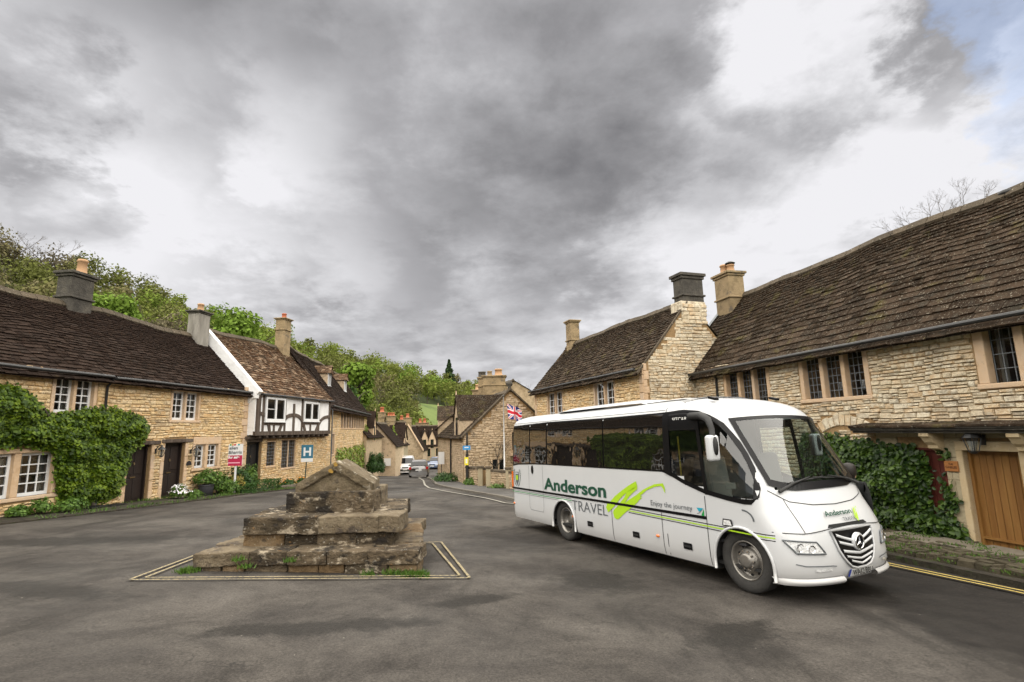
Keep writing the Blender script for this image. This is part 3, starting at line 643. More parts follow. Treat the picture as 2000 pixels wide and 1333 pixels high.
# ------------------------------------------------------------------ the long cottage row on the left (dark roof)
DEEP = 5.2
def shell(W, u0, u1, z0, ze, D, parent, mt, apex=None, rz=None):
    """the other three walls of a house"""
    m = MB(); rz = rz or ze
    m.quad(W.P(u0, z0, -D), W.P(u1, z0, -D), W.P(u1, ze, -D), W.P(u0, ze, -D))
    for u in (u0, u1):
        m.quad(W.P(u, z0, 0), W.P(u, z0, -D), W.P(u, ze, -D), W.P(u, ze, 0)); m.quad(W.P(u, ze, 0), W.P(u, ze, -D), W.P(u, rz, -D/2))
    return m.build('outer_wall', mt, parent)
def wrect(W, x0, y0, x1, y1, pad=0):
    """opening on a wall from two opposite corners seen in the survey photo"""
    a = W.uz(x0, y0); b = W.uz(x1, y1); return (min(a[0], b[0])-pad, max(a[0], b[0])+pad, min(a[1], b[1])-pad, max(a[1], b[1])+pad)
ZA = 4.1; UA0 = -11.0; UA1 = WA.uz(484, 800)[0]
TA = thing('stone_cottage_row', 'long rubble stone cottage row with dark stone slate roof and white windows on the left', 'house', WA.P(3, gz(-14, 17)))
wA = {}
wA['up1'] = (WA.uz(104, 740)[0]-.0, WA.uz(187, 770)[0]+.05, 2.78, 4.0)
wA['up2'] = (WA.uz(333, 790)[0], WA.uz(391, 790)[0]+.02, 2.62, 3.88)
wA['lo1'] = (WA.uz(-60, 920)[0], WA.uz(109, 920)[0]+.05, .34, 1.70)
wA['lo2'] = (WA.uz(376, 890)[0]-.03, WA.uz(429, 890)[0]+.03, .62, 1.92)
zg = lambda W, u: gz(W.P(u, 0).x, W.P(u, 0).y)
dA1 = (WA.uz(246, 925)[0], WA.uz(291, 925)[0], -.42, 1.68); dA2 = (WA.uz(317, 925)[0], WA.uz(357, 925)[0], -.40, 1.72)
opA = list(wA.values())+[dA1, dA2]
wall = wall_face(WA, UA0, UA1, -1.3, ZA-.06, opA, MT['mortar'], TA)
units_for(MT['stoneW'])
# quoins beside the timber house and over the doors are larger blocks
LS = lay_stones(-1.0, ZA-.02, UA0, UA1-.32, None, [(a-.02, b+.02, c-.05 if k > 3 else c-.14, d+.16 if k > 3 else d) for k, (a, b, c, d) in enumerate(opA)], (.075, .17), (.13, .45), 3)
ivyskip = lambda x, y: (x < 290 and 800 < y < 1000 and not (x < 110 and y > 880)) or (x < 100 and 750 < y)
put_stones(WA, LS, MT['stoneW'], wall, 300, .03, skip=ivyskip)
z = -.9; k = 0
while z < ZA-.1:
    h = random.uniform(.26, .34); wd = .46 if k % 2 else .30; k += 1
    o = MB().box(WA.P(UA1-wd/2, z+h/2, .0), WA.d*(wd/2), WA.n*.04, (0, 0, h/2-.01)).build('quoin', MT['dress'], wall); bevel(o, .012, 2); z += h
shell(WA, UA0, UA1, -1.3, ZA, 2*2.6, TA, MT['mortar'], rz=ZA+2.75)
for nm, cv in (('up1', 0), ('up2', 1)): window(TA, WA, wA[nm], 2, 'white', MT, 2, 4, curtain=True, head=.10, jamb=.12)
window(TA, WA, (wA['lo1'][0], wA['lo1'][1], wA['lo1'][2], wA['lo1'][3]), 2, 'white', MT, 3, 4, curtain=True, head=.12, mull=.2, jamb=.14)
window(TA, WA, wA['lo2'], 2, 'white', MT, 2, 4, curtain=False, head=.32, jamb=.16, mull=.18)
def door(parent, W, r, mt, rec=.22, planks=1, label=None, panel=True, name='door', knocker=True):
    a, b, c, d = r; dr = MB().box(W.P((a+b)/2, (c+d)/2, -rec-.03), W.d*((b-a)/2), W.n*.02, (0, 0, (d-c)/2)).build(name, mt, parent)
    if label: dr['label'] = label
    if planks > 1:
        w = (b-a-.06)/planks
        for i in range(planks):
            o = MB().box(W.P(a+.03+w*(i+.5), (c+d)/2, -rec+.0), W.d*(w/2-.004), W.n*.014, (0, 0, (d-c)/2-.01)).build('board', mt, dr); bevel(o, .006, 1)
    elif panel:
        for (p, q, r0, r1) in ((.12, .46, .08, .42), (.54, .88, .08, .42), (.12, .46, .5, .93), (.54, .88, .5, .93)):
            o = MB().box(W.P(a+(b-a)*(p+q)/2, c+(d-c)*(r0+r1)/2, -rec), W.d*((b-a)*(q-p)/2), W.n*.012, (0, 0, (d-c)*(r1-r0)/2)).build('panel', mt, dr); bevel(o, .01, 1)
    f = MB()
    for (p, q, r0, r1) in ((a, a+.06, c, d), (b-.06, b, c, d), (a+.06, b-.06, d-.06, d)): f.box(W.P((p+q)/2, (r0+r1)/2, -rec+.04), W.d*((q-p)/2), W.n*.045, (0, 0, (r1-r0)/2))
    f.build('door_frame', mt, dr)
    if knocker:
        kx = (a+b)/2; km = MB().tube([W.P(kx-.03, c+(d-c)*.68, -rec+.03), W.P(kx, c+(d-c)*.655, -rec+.045), W.P(kx+.03, c+(d-c)*.68, -rec+.03)], .012, 6)
        km.box(W.P(kx, c+(d-c)*.69, -rec+.025), W.d*.025, W.n*.01, (0, 0, .03)); km.build('knocker', MT['brass'], dr)
        MB().box(W.P(kx, c+(d-c)*.45, -rec+.02), W.d*.12, W.n*.006, (0, 0, .022)).build('letter_plate', MT['brass'], dr)
    return dr
MT['brass'] = mat('dull brass', [(.18, .13, .07), (.24, .18, .1)], .35, 4, bump=0, metal=.8)
door(TA, WA, dA1, MT['darkdoor']); door(TA, WA, dA2, MT['darkdoor'])
for dd in (dA1, dA2):
    a, b, c, d = dd
    o = MB().box(WA.P((a+b)/2+.1, d+.075, .02), WA.d*((b-a)/2+.28), WA.n*.06, (0, 0, .07)).build('lintel', MT['oak'], TA); bevel(o, .015, 2)
    for uu in (a-.09, b+.09):
        z = c
        while z < d-.05:
            h = min(random.uniform(.35, .6), d-z); o = MB().box(WA.P(uu, z+h/2, -.02), WA.d*.085, WA.n*.055, (0, 0, h/2-.006)).build('jamb_stone', MT['dress'], TA); bevel(o, .01, 2); z += h
    o = MB().box(WA.P((a+b)/2, c-.1, .12), WA.d*((b-a)/2+.1), WA.n*.3, (0, 0, .09)).build('doorstep', MT['flag'], TA); bevel(o, .02, 2)
roofA, PA = tiles(TA, WA, UA0, UA1+.02, ZA, 2.6, 2.75, .28, MT['slateA'], 5, .175, .09, .30, .16, sag=.15)
gutter(TA, WA, UA0, WA.uz(205, 760)[0], ZA-.08, .3, MT['blackmetal']); gutter(TA, WA, WA.uz(212, 760)[0], UA1-.1, ZA-.1, .26, MT['blackmetal'])
def downpipe(parent, W, u, z0, z1, off=.07, r=.04, swan=.22):
    MB().tube([W.P(u, z1, .26), W.P(u, z1-.12, .24), W.P(u, z1-.30, off), W.P(u, z0, off)], r, 8).build('downpipe', MT['blackmetal'], parent, True)
downpipe(TA, WA, WA.uz(204, 780)[0], -.5, ZA-.1)
# chimneys of the row
def roofpt(px, py, W, off): # point above the ridge line plane
    u, z = W.uz(px, py, off); return W.P(u, z, off)
c1 = roofpt(147, 570, WA, -2.6); c2 = roofpt(388, 640, WA, -2.45)
chimney(TA, c1, WA.ang, .92, .62, ZA+1.9, WA.uz(147, 535, -2.6)[1], MT['sooty'], [(.16, 0, .17, .62, MT['pot'])], string=WA.uz(147, 585, -2.6)[1], top=.2)
chimney(TA, c2, WA.ang, .80, .6, ZA+1.5, WA.uz(388, 609, -2.45)[1], MT['render'], [(.04, 0, .15, .42, MT['pot'])], capm=MT['sooty'], top=.14)

# ------------------------------------------------------------------ timber framed house
UB0 = UA1; UB1 = WA.uz(633, 820)[0]; ZB = 4.02; JET = .38
WB = Wall(WA.P(0, 0, JET).x, WA.P(0, 0, JET).y, WA.d.x, WA.d.y)
TB = thing('timber_framed_house', 'half timbered house with white plaster panels over a stone ground floor and mottled brown roof', 'house', WA.P((UB0+UB1)/2, gz(-12.5, 28)))
zjt = WB.uz(560, 853)[1]; zjt = 1.95+.02
blackd = (WA.uz(478, 920)[0]+.05, WA.uz(508, 920)[0], -.62, 1.62)
wB1 = (WA.uz(519, 900)[0], WA.uz(537, 900)[0], .35, 1.62); wB2 = (WA.uz(548, 900)[0], WA.uz(576, 900)[0], .15, 1.68)
opB = [blackd, wB1, wB2]
wall = wall_face(WA, UB0, UB1+.5, -1.6, zjt-.05, opB, MT['mortar'], TB)
units_for(MT['stoneW'])
put_stones(WA, lay_stones(-1.2, zjt-.12, UB0, UB1+.5, None, [(a-.02, b+.02, c, d+(.2 if i == 0 else .05)) for i, (a, b, c, d) in enumerate(opB)], (.07, .14), (.14, .4), 8), MT['stoneW'], wall, 200, .028)
door(TB, WA, blackd, MT['blackdoor'])
MB().box(WA.P((blackd[0]+blackd[1])/2, blackd[3]+.1, .0), WA.d*.62, WA.n*.05, (0, 0, .1)).build('lintel', MT['oak'], TB)
window(TB, WA, wB1, 1, 'lead', MT, 3, 7, jamb=.04, head=.05, rec=.05); window(TB, WA, wB2, 2, 'lead', MT, 3, 8, jamb=.05, head=.05, rec=.05, mull=.07)
o = MB()
o.quad(WB.P(UB0, zjt-.02), WB.P(UB1, zjt-.02), WB.P(UB1, ZB+.1), WB.P(UB0, ZB+.1)); o.quad(WB.P(UB0, zjt-.02), WB.P(UB0, ZB+.1), WB.P(UB0, ZB+.1, -JET), WB.P(UB0, zjt-.02, -JET)); o.quad(WB.P(UB1, zjt-.02), WB.P(UB1, ZB+.1), WB.P(UB1, ZB+.1, -JET), WB.P(UB1, zjt-.02, -JET)); o.quad(WB.P(UB0, zjt-.02), WB.P(UB1, zjt-.02), WB.P(UB1, zjt-.02, -JET), WB.P(UB0, zjt-.02, -JET))
o.build('plaster_wall', MT['whitewash'], TB)
def beam(pts, wd, off=.03, name='timber_beam', W=WB, th=.05):
    m = MB(); n = len(pts)
    L = []
    for i, p in enumerate(pts):
        a, b = pts[max(i-1, 0)], pts[min(i+1, n-1)]; t = Vector((b[0]-a[0], b[1]-a[1])).normalized(); q = Vector((-t.y, t.x))*wd/2*random.uniform(.92, 1.08)
        L.append(((p[0]+q.x, p[1]+q.y), (p[0]-q.x, p[1]-q.y)))
    for (a, b), (c, d) in zip(L, L[1:]):
        m.quad(W.P(*b, off), W.P(*d, off), W.P(*c, off), W.P(*a, off))
        m.quad(W.P(*a, off), W.P(*c, off), W.P(*c, -.03), W.P(*a, -.03)); m.quad(W.P(*d, off), W.P(*b, off), W.P(*b, -.03), W.P(*d, -.03))
    for (a, b) in (L[0], L[-1]): m.quad(W.P(*a, off), W.P(*b, off), W.P(*b, -.03), W.P(*a, -.03))
    return m.build(name, MT['oak'], TB)
bu = lambda px, py=840: WB.uz(px, py)[0]
zlo, zhi = zjt, ZB
u_l, u_r = UB0+.12, UB1-.06
o = MB().box(WB.P(UB0+.22, (zlo+zhi)/2, -.02), WB.d*.14, WB.n*.12, (0, 0, (zhi-zlo)/2)).build('corner_post', MT['oak'], TB); bevel(o, .03, 2)
beam([(UB1-.1, zlo), (UB1-.1, zhi)], .2, .045)
winB = [(bu(514), bu(553), 2.62, 3.86), (bu(590), bu(620), 2.68, 3.80)]
for (a, b, c, d) in winB:
    beam([(a-.09, zlo), (a-.09, zhi)], .17, .034); beam([(b+.09, zlo), (b+.09, zhi)], .17, .034); beam([(a, c-.12), (b, c-.12)], .14, .036)
    beam([((a+b)/2, zlo), ((a+b)/2, c-.15)], .16, .03)
mid = (winB[0][1]+winB[1][0])/2
beam([(mid, zlo), (mid, 3.62)], .18, .04)
def arc(u0, z0, u1, z1, bul, n=9):
    return [((u0+(u1-u0)*t)+bul*sin(pi*t)*(z1-z0)/3, (z0+(z1-z0)*t)+abs(bul)*sin(pi*t)*.7) for t in [i/n for i in range(n+1)]]
beam(arc(winB[0][0]+.55, zlo, UB0+.36, 3.0, .45), .19, .05); beam(arc(winB[0][1]-.5, zlo, mid, 3.0, -.42), .19, .052); beam(arc(winB[1][0]+.35, zlo, mid, 3.0, .42), .19, .054); beam(arc(winB[1][1]-.35, zlo, UB1-.15, 3.0, -.40), .19, .05)
beam([(UB0-.02, zlo+.05), (UB1, zlo+.05)], .2, .09, 'sill_beam'); beam([(UB0, zhi+.02), (UB1, zhi+.02)], .14, .06, 'wall_plate')
o = MB().box(WA.P((UB0+UB1)/2, zjt-.15, .1), WA.d*((UB1-UB0)/2+.15), WA.n*.09, (0, 0, .07)).build('bressummer', MT['oak'], TB)
for i in range(13):
    u = UB0+.5+(UB1-UB0-.7)*i/12
    o = MB().box(WA.P(u, zjt-.1, .22), WA.d*.07, WA.n*.2, (0, 0, .07)).build('joist_end', MT['oak'], TB); bevel(o, .01, 1)
for k, (a, b, c, d) in enumerate(winB):
    # white casement box standing proud of the plaster
    fr = MB(); f = lambda p, q, r, s, y0=.02, y1=.11: fr.box(WB.P((p+q)/2, (r+s)/2, (y0+y1)/2), WB.d*((q-p)/2), WB.n*((y1-y0)/2), (0, 0, (s-r)/2))
    f(a, a+.13, c, d); f(b-.13, b, c, d); f(a+.13, b-.13, c, c+.13); f(a+.13, b-.13, d-.12, d); m_ = (a+b)/2; f(m_-.07, m_+.07, c+.13, d-.12); f(a-.03, b+.03, c-.06, c, .02, .15)
    if k == 0: f(a+.13, m_-.07, (c+d)/2-.02, (c+d)/2+.02, .04, .09)
    fo = fr.build('window', MT['white'], TB); bevel(fo, .012, 1)
    for (p, q) in ((a+.13, m_-.07), (m_+.07, b-.13)):
        MB().quad(WB.P(p, c+.12, .06), WB.P(q, c+.12, .06), WB.P(q, d-.1, .063), WB.P(p, d-.1, .063)).build('pane', MT['panedark'] if 'panedark' in MT else MT['pane'], fo)
    MB().quad(WB.P(a, c, .022), WB.P(b, c, .022), WB.P(b, d, .022), WB.P(a, d, .022)).build('blind_backing', MT['blackmetal'], fo)
shell(WA, UB0, UB1, -1.6, ZB, 5.4, TB, MT['mortar'], rz=ZB+3.1)
roofB, PB = tiles(TB, WA, UB0+.1, UB1+.25, ZB+.47, 2.75, 2.9, .5, MT['slateB'], 11, .21, .11, .38, .2, sag=.12)
# white coped verge between the two roofs
m = MB()
def PV(s, h):
    L = sqrt(2.75**2+2.9**2); cs, sn = 2.75/L, 2.9/L
    return lambda u: WA.P(u, ZB+.47+s*sn+h*cs, -s*cs+h*sn)
Lb = sqrt(2.75**2+2.9**2); n = 10
for i in range(n):
    s0, s1 = -.75+(Lb+.8)*i/n, -.75+(Lb+.8)*(i+1)/n
    for (h0, h1, ua, ub) in ((.17, .17, UB0-.1, UB0+.2),):
        a, b = PV(s0, .17), PV(s1, .17); c, d = PV(s0, -.75), PV(s1, -.75)
        m.quad(a(ua), a(ub), b(ub), b(ua)); m.quad(a(ua), b(ua), d(ua), c(ua)); m.quad(a(ub), c(ub), d(ub), b(ub))
a, c = PV(-.75, .17), PV(-.75, -.75); m.quad(a(UB0-.1), c(UB0-.1), c(UB0+.2), a(UB0+.2))
a, c = PV(Lb+.05, .17), PV(Lb+.05, -.9); m.quad(a(UB0-.1), a(UB0+.2), c(UB0+.2), c(UB0-.1))
m.build('coped_verge', MT['whitewash'], TB)
MB().box(WA.P(UB0+.05, ZB-.2, .3), WA.d*.14, WA.n*.18, (0, 0, .09)).build('kneeler', MT['whitewash'], TB)
gutter(TB, WA, UB0+.3, UB1+.15, ZB-.06, .56, MT['blackmetal'])
downpipe(TB, WA, UB1+.1, -.7, ZB-.3, .5)
cB = roofpt(553, 650, WA, -2.5)
chimney(TB, cB, WA.ang, .78, .62, ZB+1.9, WA.uz(553, 623, -2.5)[1], MT['chim'], [(.03, 0, .15, .36, MT['potred'])], string=WA.uz(553, 646, -2.5)[1], top=.12)

# ------------------------------------------------------------------ stone house with two dormers
pc = WA.P(UB1+.3, 0, 0); WC = Wall(pc.x, pc.y, -.139, 1); ZC = 4.0
LC = WC.uz(716, 830)[0]
TC = thing('dormered_stone_house', 'pale stone house with a steep dark roof and two small dormers beside the timbered house', 'house', WC.P(LC/2, gz(-13, 40)))
winC = (WC.uz(665, 830)[0], WC.uz(711, 830)[0], WC.uz(690, 838)[1]+.05, 3.62)
slit = (WC.uz(646, 870)[0], WC.uz(653, 870)[0], .55, 2.0)
wall = wall_face(WC, 0, LC, -2.6, ZC-.06, [winC, slit], MT['stoneG'], TC)
units_for(MT['stoneW'])
put_stones(WC, lay_stones(-2.2, ZC, 0, LC, None, [winC, slit], (.12, .2), (.3, .6), 15), MT['stoneW'], wall, 0, .025)
shell(WC, 0, LC, -2.6, ZC, 5.6, TC, MT['stoneG'], rz=ZC+3.6)
window(TC, WC, winC, 10, 'lead', MT, 1, 3, jamb=.18, mull=.28, head=.15)
window(TC, WC, slit, 1, 'lead', MT, 1, 3, jamb=.1, head=.12)
gab = WC.P(LC, 0, -2.8)
roofC, PC = tiles(TC, WC, -.2, LC+.15, ZC, 2.8, 3.7, .45, MT['slateA'], 21, .22, .12, .42, .24, nmax=150, sag=.10)
gutter(TC, WC, 0, LC, ZC-.3, .42, MT['blackmetal'])
for (px, py) in ((640, 738), (671, 750)):
    off = -1.15; u, z = WC.uz(px+3, py+4, off); dw = 1.0; hd = .95
    dm = MB(); p = lambda du, dz, do: WC.P(u+du, z+dz, off+do)
    fr = MB()
    for s in (-1, 1): dm.quad(p(s*dw/2, -.75, 0), p(s*dw/2, hd/2, 0), p(s*dw/2, hd/2, -1.6), p(s*dw/2, -.75, -1.6))
    do = dm.build('dormer', MT['stoneG'], TC)
    fr.box(p(0, -hd/2-.02, .02), WC.d*(dw/2+.04), WC.n*.05, (0, 0, .05))
    for s in (-1, 0, 1): fr.box(p(s*(dw/2-.05), 0, 0), WC.d*.05, WC.n*.04, (0, 0, hd/2-.01))
    fr.box(p(0, hd/2-.03, .004), WC.d*(dw/2), WC.n*.04, (0, 0, .04)); fr.build('frame', MT['white'], do)
    for s in (-1, 1): MB().quad(p(s*.24-.2, -hd/2, -.01), p(s*.24+.2, -hd/2, -.01), p(s*.24+.2, hd/2, -.01), p(s*.24-.2, hd/2, -.01)).build('pane', MT['pane'], do)
    rf = MB(); R2 = random.Random(3)
    for k in range(6):
        t0, t1 = k/6, (k+1)/6
        for s in (-1, 1):
            q = lambda t, dd: p(s*(dw/2+.14)*(1-t), hd/2-.02+.62*t, dd)
            j = 8
            for i in range(j):
                d0, d1 = .22-1.9*i/j, .22-1.9*(i+1)/j; e = R2.uniform(.01, .035)
                a, b, c, d = q(t0, d0), q(t0, d1), q(t1+.05, d1), q(t1+.05, d0); up = Vector((0, 0, e+.02))
                rf.quad(a+up, b+up, c, d); rf.quad(a+up, b+up, b, a)
        hip = .0
    rf.quad(p(-dw/2-.14, hd/2-.02, .22), p(dw/2+.14, hd/2-.02, .22), p(0, hd/2+.6, .1)); rf.build('dormer_roof', MT['slateB'], do)
chimney(TC, roofpt(573, 660, WC, -2.8), WC.ang, .5, .5, ZC+3, ZC+3.2, MT['sooty'], [], top=.1, name='ridge_stack')
# ------------------------------------------------------------------ the big house on the right
ZE = 4.12; UE1 = 24.0; RUN, RISE = 3.0, 3.45
TE = thing('stone_village_house', 'large pale stone house with leaded mullioned windows and stone canopy on the right', 'house', WE.P(8, gz(9, 12)))
uE = lambda px, py, off=0.: WE.uz(px, py, off)
wE1 = (uE(1413, 740)[0], uE(1503, 740)[0], 2.62, 4.0); wE2 = (uE(1560, 720)[0], uE(1697, 720)[0], 2.62, 4.0); u3 = uE(1902, 680)[0]; wE3 = (u3, u3+2.35, 2.66, 4.02)
zc = uE(1665, 838, .5)[1]; uc0 = uE(1662, 838, .5)[0]                 # canopy
dE = (uE(1893, 960)[0], uE(1893, 960)[0]+1.05, -.78, 1.27)
dR = (uE(1800, 940)[0]-.45, uE(1800, 940)[0]+.62, -.7, 1.3)          # red door behind the creeper
wlow = (2.2, 4.6, .3, 1.5)
opE = [wE1, wE2, wE3, dE, dR]
ucut = uc0+.25
wall = wall_face(WE, -.3, UE1, -1.4, ZE-.06, opE, MT['mortar'], TE)
units_for(MT['stoneE'])
arch_c = (uE(1645, 812)[0], uE(1645, 806)[1]-1.72); AR = 1.36
def insE(u, z):
    if u > ucut and z < zc-.02: return False
    r = math.hypot(u-arch_c[0], z-arch_c[1]); th = atan2(z-arch_c[1], u-arch_c[0])
    return not (AR-.03 < r < AR+.34 and 1.0 < th < pi-1.0)
opl = [(a-.02, b+.02, c-.14, d+.02) for a, b, c, d in (wE1, wE2, wE3)]
put_stones(WE, lay_stones(-1.1, zc, -.2, UE1, insE, opl, (.06, .14), (.12, .36), 31), MT['stoneE'], wall, 20, .035)
put_stones(WE, lay_stones(zc, ZE-.02, -.2, UE1, insE, opl, (.06, .145), (.12, .38), 32), MT['stoneE'], wall, 290, .042)
for i in range(9):                                                     # relieving arch of pitched stones
    t0 = 1.02+(pi-2.04)*i/9; t1 = 1.02+(pi-2.04)*(i+1)/9-.008
    r0, r1 = AR, AR+.31+random.uniform(-.04, .03)
    p = [WE.P(arch_c[0]+r*cos(t), arch_c[1]+r*sin(t)) for r, t in ((r0, t0), (r1, t0), (r1, t1), (r0, t1))]
    c = sum(p, Vector())/4; m = MB(); q = [WE.n*.045+c+(v-c)*.86 for v in p]
    m.quad(*q)
    for a in range(4): m.quad(p[a], p[(a+1) % 4], q[(a+1) % 4], q[a])
    m.build('voussoir', MT['stoneE'], wall)
shell(WE, -.2, UE1, -1.4, ZE, 2*RUN, TE, MT['mortar'], rz=ZE+RISE)
window(TE, WE, wE1, 3, 'lead', MT, 4, 6, jamb=.15, mull=.13, head=.13, rec=.16); window(TE, WE, wE2, 3, 'lead', MT, 4, 6, jamb=.15, mull=.13, head=.13, rec=.16)
window(TE, WE, wE3, 3, 'lead', MT, 3, 4, jamb=.2, mull=.17, head=.14, rec=.2, curtain=True)
# smooth stone under the canopy
R3 = random.Random(5)
holes = [dE, dR]
z = -.75; row = 0
while z < zc-.02:
    h = min(R3.uniform(.42, .5), zc-.02-z); u = ucut
    while u < UE1:
        w_ = R3.uniform(.7, 1.15); segs = [(max(u, ucut), min(u+w_, UE1))]; u += w_
        for (a, b, c, d) in holes:
            if z < d-.01 and z+h > c:
                ns = []
                for s0, s1 in segs:
                    if s1 <= a-.0 or s0 >= b: ns.append((s0, s1)); continue
                    if s0 < a-.04: ns.append((s0, a))
                    if s1 > b+.04: ns.append((b, s1))
                segs = ns
        for s0, s1 in segs:
            o = MB().box(WE.P((s0+s1)/2, z+h/2, .0), WE.d*((s1-s0)/2-.003), WE.n*.022, (0, 0, h/2-.003)).build('ashlar_block', MT['ashlar'], wall); bevel(o, .008, 1)
    z += h; row += 1
# door of upright boards, jambs
m = door(TE, WE, dE, MT['oaky'], rec=.2, planks=7, label='golden oak door of upright boards', knocker=False)
o = MB().box(WE.P((dE[0]+dE[1])/2, dE[2]+.24, -.15), WE.d*((dE[1]-dE[0])/2-.02), WE.n*.03, (0, 0, .025)).build('weather_bar', MT['oaky'], m)
MB().box(WE.P(dE[1]-.12, .25, -.15), WE.d*.015, WE.n*.02, (0, 0, .06)).build('handle', MT['blackmetal'], m)
for uu, ww_ in ((dE[0]-.07, .07), (dE[1]+.07, .07)):
    o = MB().box(WE.P(uu, (dE[2]+dE[3])/2, -.05), WE.d*ww_, WE.n*.085, (0, 0, (dE[3]-dE[2])/2)).build('door_jamb', MT['dressE'], TE); bevel(o, .02, 2)
o = MB().box(WE.P((dE[0]+dE[1])/2, dE[3]+.1, -.05), WE.d*((dE[1]-dE[0])/2+.14), WE.n*.09, (0, 0, .1)).build('lintel', MT['dressE'], TE); bevel(o, .015, 2)
m = door(TE, WE, dR, MT['redwood'], rec=.08, planks=6, label='dull red boarded door half hidden by the creeper', knocker=False)
o = MB().box(WE.P((dE[0]+dE[1])/2+.5, dE[2]-.06, .38), WE.d*1.6, WE.n*.42, (0, 0, .06)).build('doorstep', MT['flag'], TE); bevel(o, .02, 2)
# stone canopy on carved brackets
cn = MB(); cv = lambda u, z, o_: WE.P(u, z, o_)
for (z0_, z1_, oo) in ((zc+.0, zc+.05, .58), (zc-.05, zc, .54), (zc-.11, zc-.05, .47)):
    cn = MB().box(WE.P((uc0+UE1)/2, (z0_+z1_)/2, oo/2), WE.d*((UE1-uc0)/2), WE.n*(oo/2), (0, 0, (z1_-z0_)/2-.001)); o = cn.build('canopy_moulding', MT['canopy'] if 'canopy' in MT else MT['sooty'], TE); bevel(o, .012, 2)
u = uc0
while u < UE1-.2:                                                     # capping slabs, slightly uneven
    w_ = R3.uniform(.6, 1.0); o = MB().box(WE.P(u+w_/2, zc+.085+R3.uniform(-.008, .008), .29), WE.d*(w_/2-.006), WE.n*.31+Vector((0, 0, -.035)), (0, 0, .028)).build('canopy_slab', MT['slateE'], TE); bevel(o, .01, 1); u += w_
for (px) in (1822, 1998):
    ub = uE(px, 860, .2)[0]; m = MB()
    prof = [(.0, 0), (.46, 0), (.46, -.07), (.40, -.10), (.33, -.20), (.24, -.27), (.22, -.34), (.16, -.36), (.06, -.40), (.0, -.50)]
    for s in (-1, 1): m.quad(*[WE.P(ub+s*.11, zc-.11+z_, x_) for x_, z_ in (prof if s > 0 else prof[::-1])])
    for (a, b) in zip(prof, prof[1:]): m.quad(WE.P(ub-.11, zc-.11+a[1], a[0]), WE.P(ub+.11, zc-.11+a[1], a[0]), WE.P(ub+.11, zc-.11+b[1], b[0]), WE.P(ub-.11, zc-.11+b[1], b[0]))
    o = m.build('bracket', MT['dressE'], TE)
roofE, PE = tiles(TE, WE, -.1, UE1, ZE, RUN, RISE, .33, MT['slateE'], 41, .30, .125, .52, .2, sag=.11)
m = MB(); pp = [PE(-.12, s, .07) for s in (-.3, 1, 2, 3, 4.3)]                      # lead flashing on the left verge
for a, b in zip(pp, pp[1:]): m.quad(a, b, b+WE.d*.22, a+WE.d*.22); m.quad(a, b, b-Vector((0, 0, .25)), a-Vector((0, 0, .25)))
m.build('lead_flashing', MT['leaddark'] if 'leaddark' in MT else MT['lead'], TE)
gutter(TE, WE, -.1, UE1, ZE-.16, .33, MT['blackmetal'])
downpipe(TE, WE, uE(1402, 745)[0], -.8, ZE-.15, .07, .045)
c = WE.uz(1427, 590, -RUN+.35); cp = WE.P(c[0], 0, -RUN+.35)
pz = lambda py: WE.uz(1427, py, -RUN+.35)[1]
ch = chimney(TE, cp, WE.ang, 1.0, .78, ZE+1.2, pz(534), MT['chim'], [(-.22, 0, .19, .5, MT['pot']), (.2, 0, .17, .38, MT['pot'])], string=pz(585), top=.2)
MB().lathe(cp+WE.d*.2+Vector((0, 0, pz(534)+.42)), (0, 0, 1), [(.2, 0), (.22, .03), (.12, .1), (0, .12)], 12).build('cowl', MT['blackmetal'], ch)
c = WE.uz(1974, 385, -RUN-.1); cp = WE.P(c[0], 0, -RUN-.1); MB().lathe(cp+Vector((0, 0, c[1]-.5)), (0, 0, 1), [(.2, 0), (.2, .55), (.24, .56), (.24, .66), (.0, .7)], 14).build('flue_cowl', MT['blackmetal'], TE, True)

# lantern under the canopy, wooden name board
def lantern(loc, n, label, sc=1.):
    t = thing('wall_lantern', label, 'lantern', loc, 'black iron wall lanterns'); L = Vector(loc); n = Vector(n)
    d = Vector((-n.y, n.x, 0)); p = L+n*.17*sc
    MB().tube([L, L+n*.06*sc+Vector((0, 0, .12*sc)), L+n*.15*sc+Vector((0, 0, .14*sc)), p+Vector((0, 0, .09*sc))], .012*sc, 6).box(L+n*.006, d*.03*sc, n*.008, (0, 0, .06*sc)).build('arm', MT['blackmetal'], t)
    cg = MB(); 
    for a in range(4):
        an = pi/4+a*pi/2; v = d*cos(an)+n*sin(an); cg.tube([p+v*.045*sc+Vector((0, 0, -.13*sc)), p+v*.085*sc+Vector((0, 0, .03*sc))], .008*sc, 4)
    cg.lathe(p+Vector((0, 0, .03*sc)), (0, 0, 1), [(.10*sc, 0), (.07*sc, .04*sc), (.02*sc, .08*sc), (.012*sc, .11*sc), (0, .12*sc)], 8); cg.lathe(p+Vector((0, 0, -.16*sc)), (0, 0, 1), [(0, 0), (.03*sc, .01*sc), (.05*sc, .035*sc), (0, .04*sc)], 8); cg.build('lamp_cage', MT['blackmetal'], t)
    MB().lathe(p+Vector((0, 0, -.125*sc)), (0, 0, 1), [(.04*sc, 0), (.076*sc, .15*sc)], 4).build('lamp_glass', MT['pane'], t)
    return t
ul = uE(1905, 862, .25); lantern(WE.P(ul[0], ul[1]+.02, .03), WE.n, 'large black lantern hanging under the canopy beside the oak door', 1.8)
ul = WA.uz(302, 884); lantern(WA.P(ul[0], ul[1]+.05, .03), WA.n, 'black lantern on the wall between the two dark brown doors', 1.5)
ul = WA.uz(371, 885); lantern(WA.P(ul[0], ul[1]+.05, .03), WA.n, 'black lantern on the wall left of the small white window', 1.5)
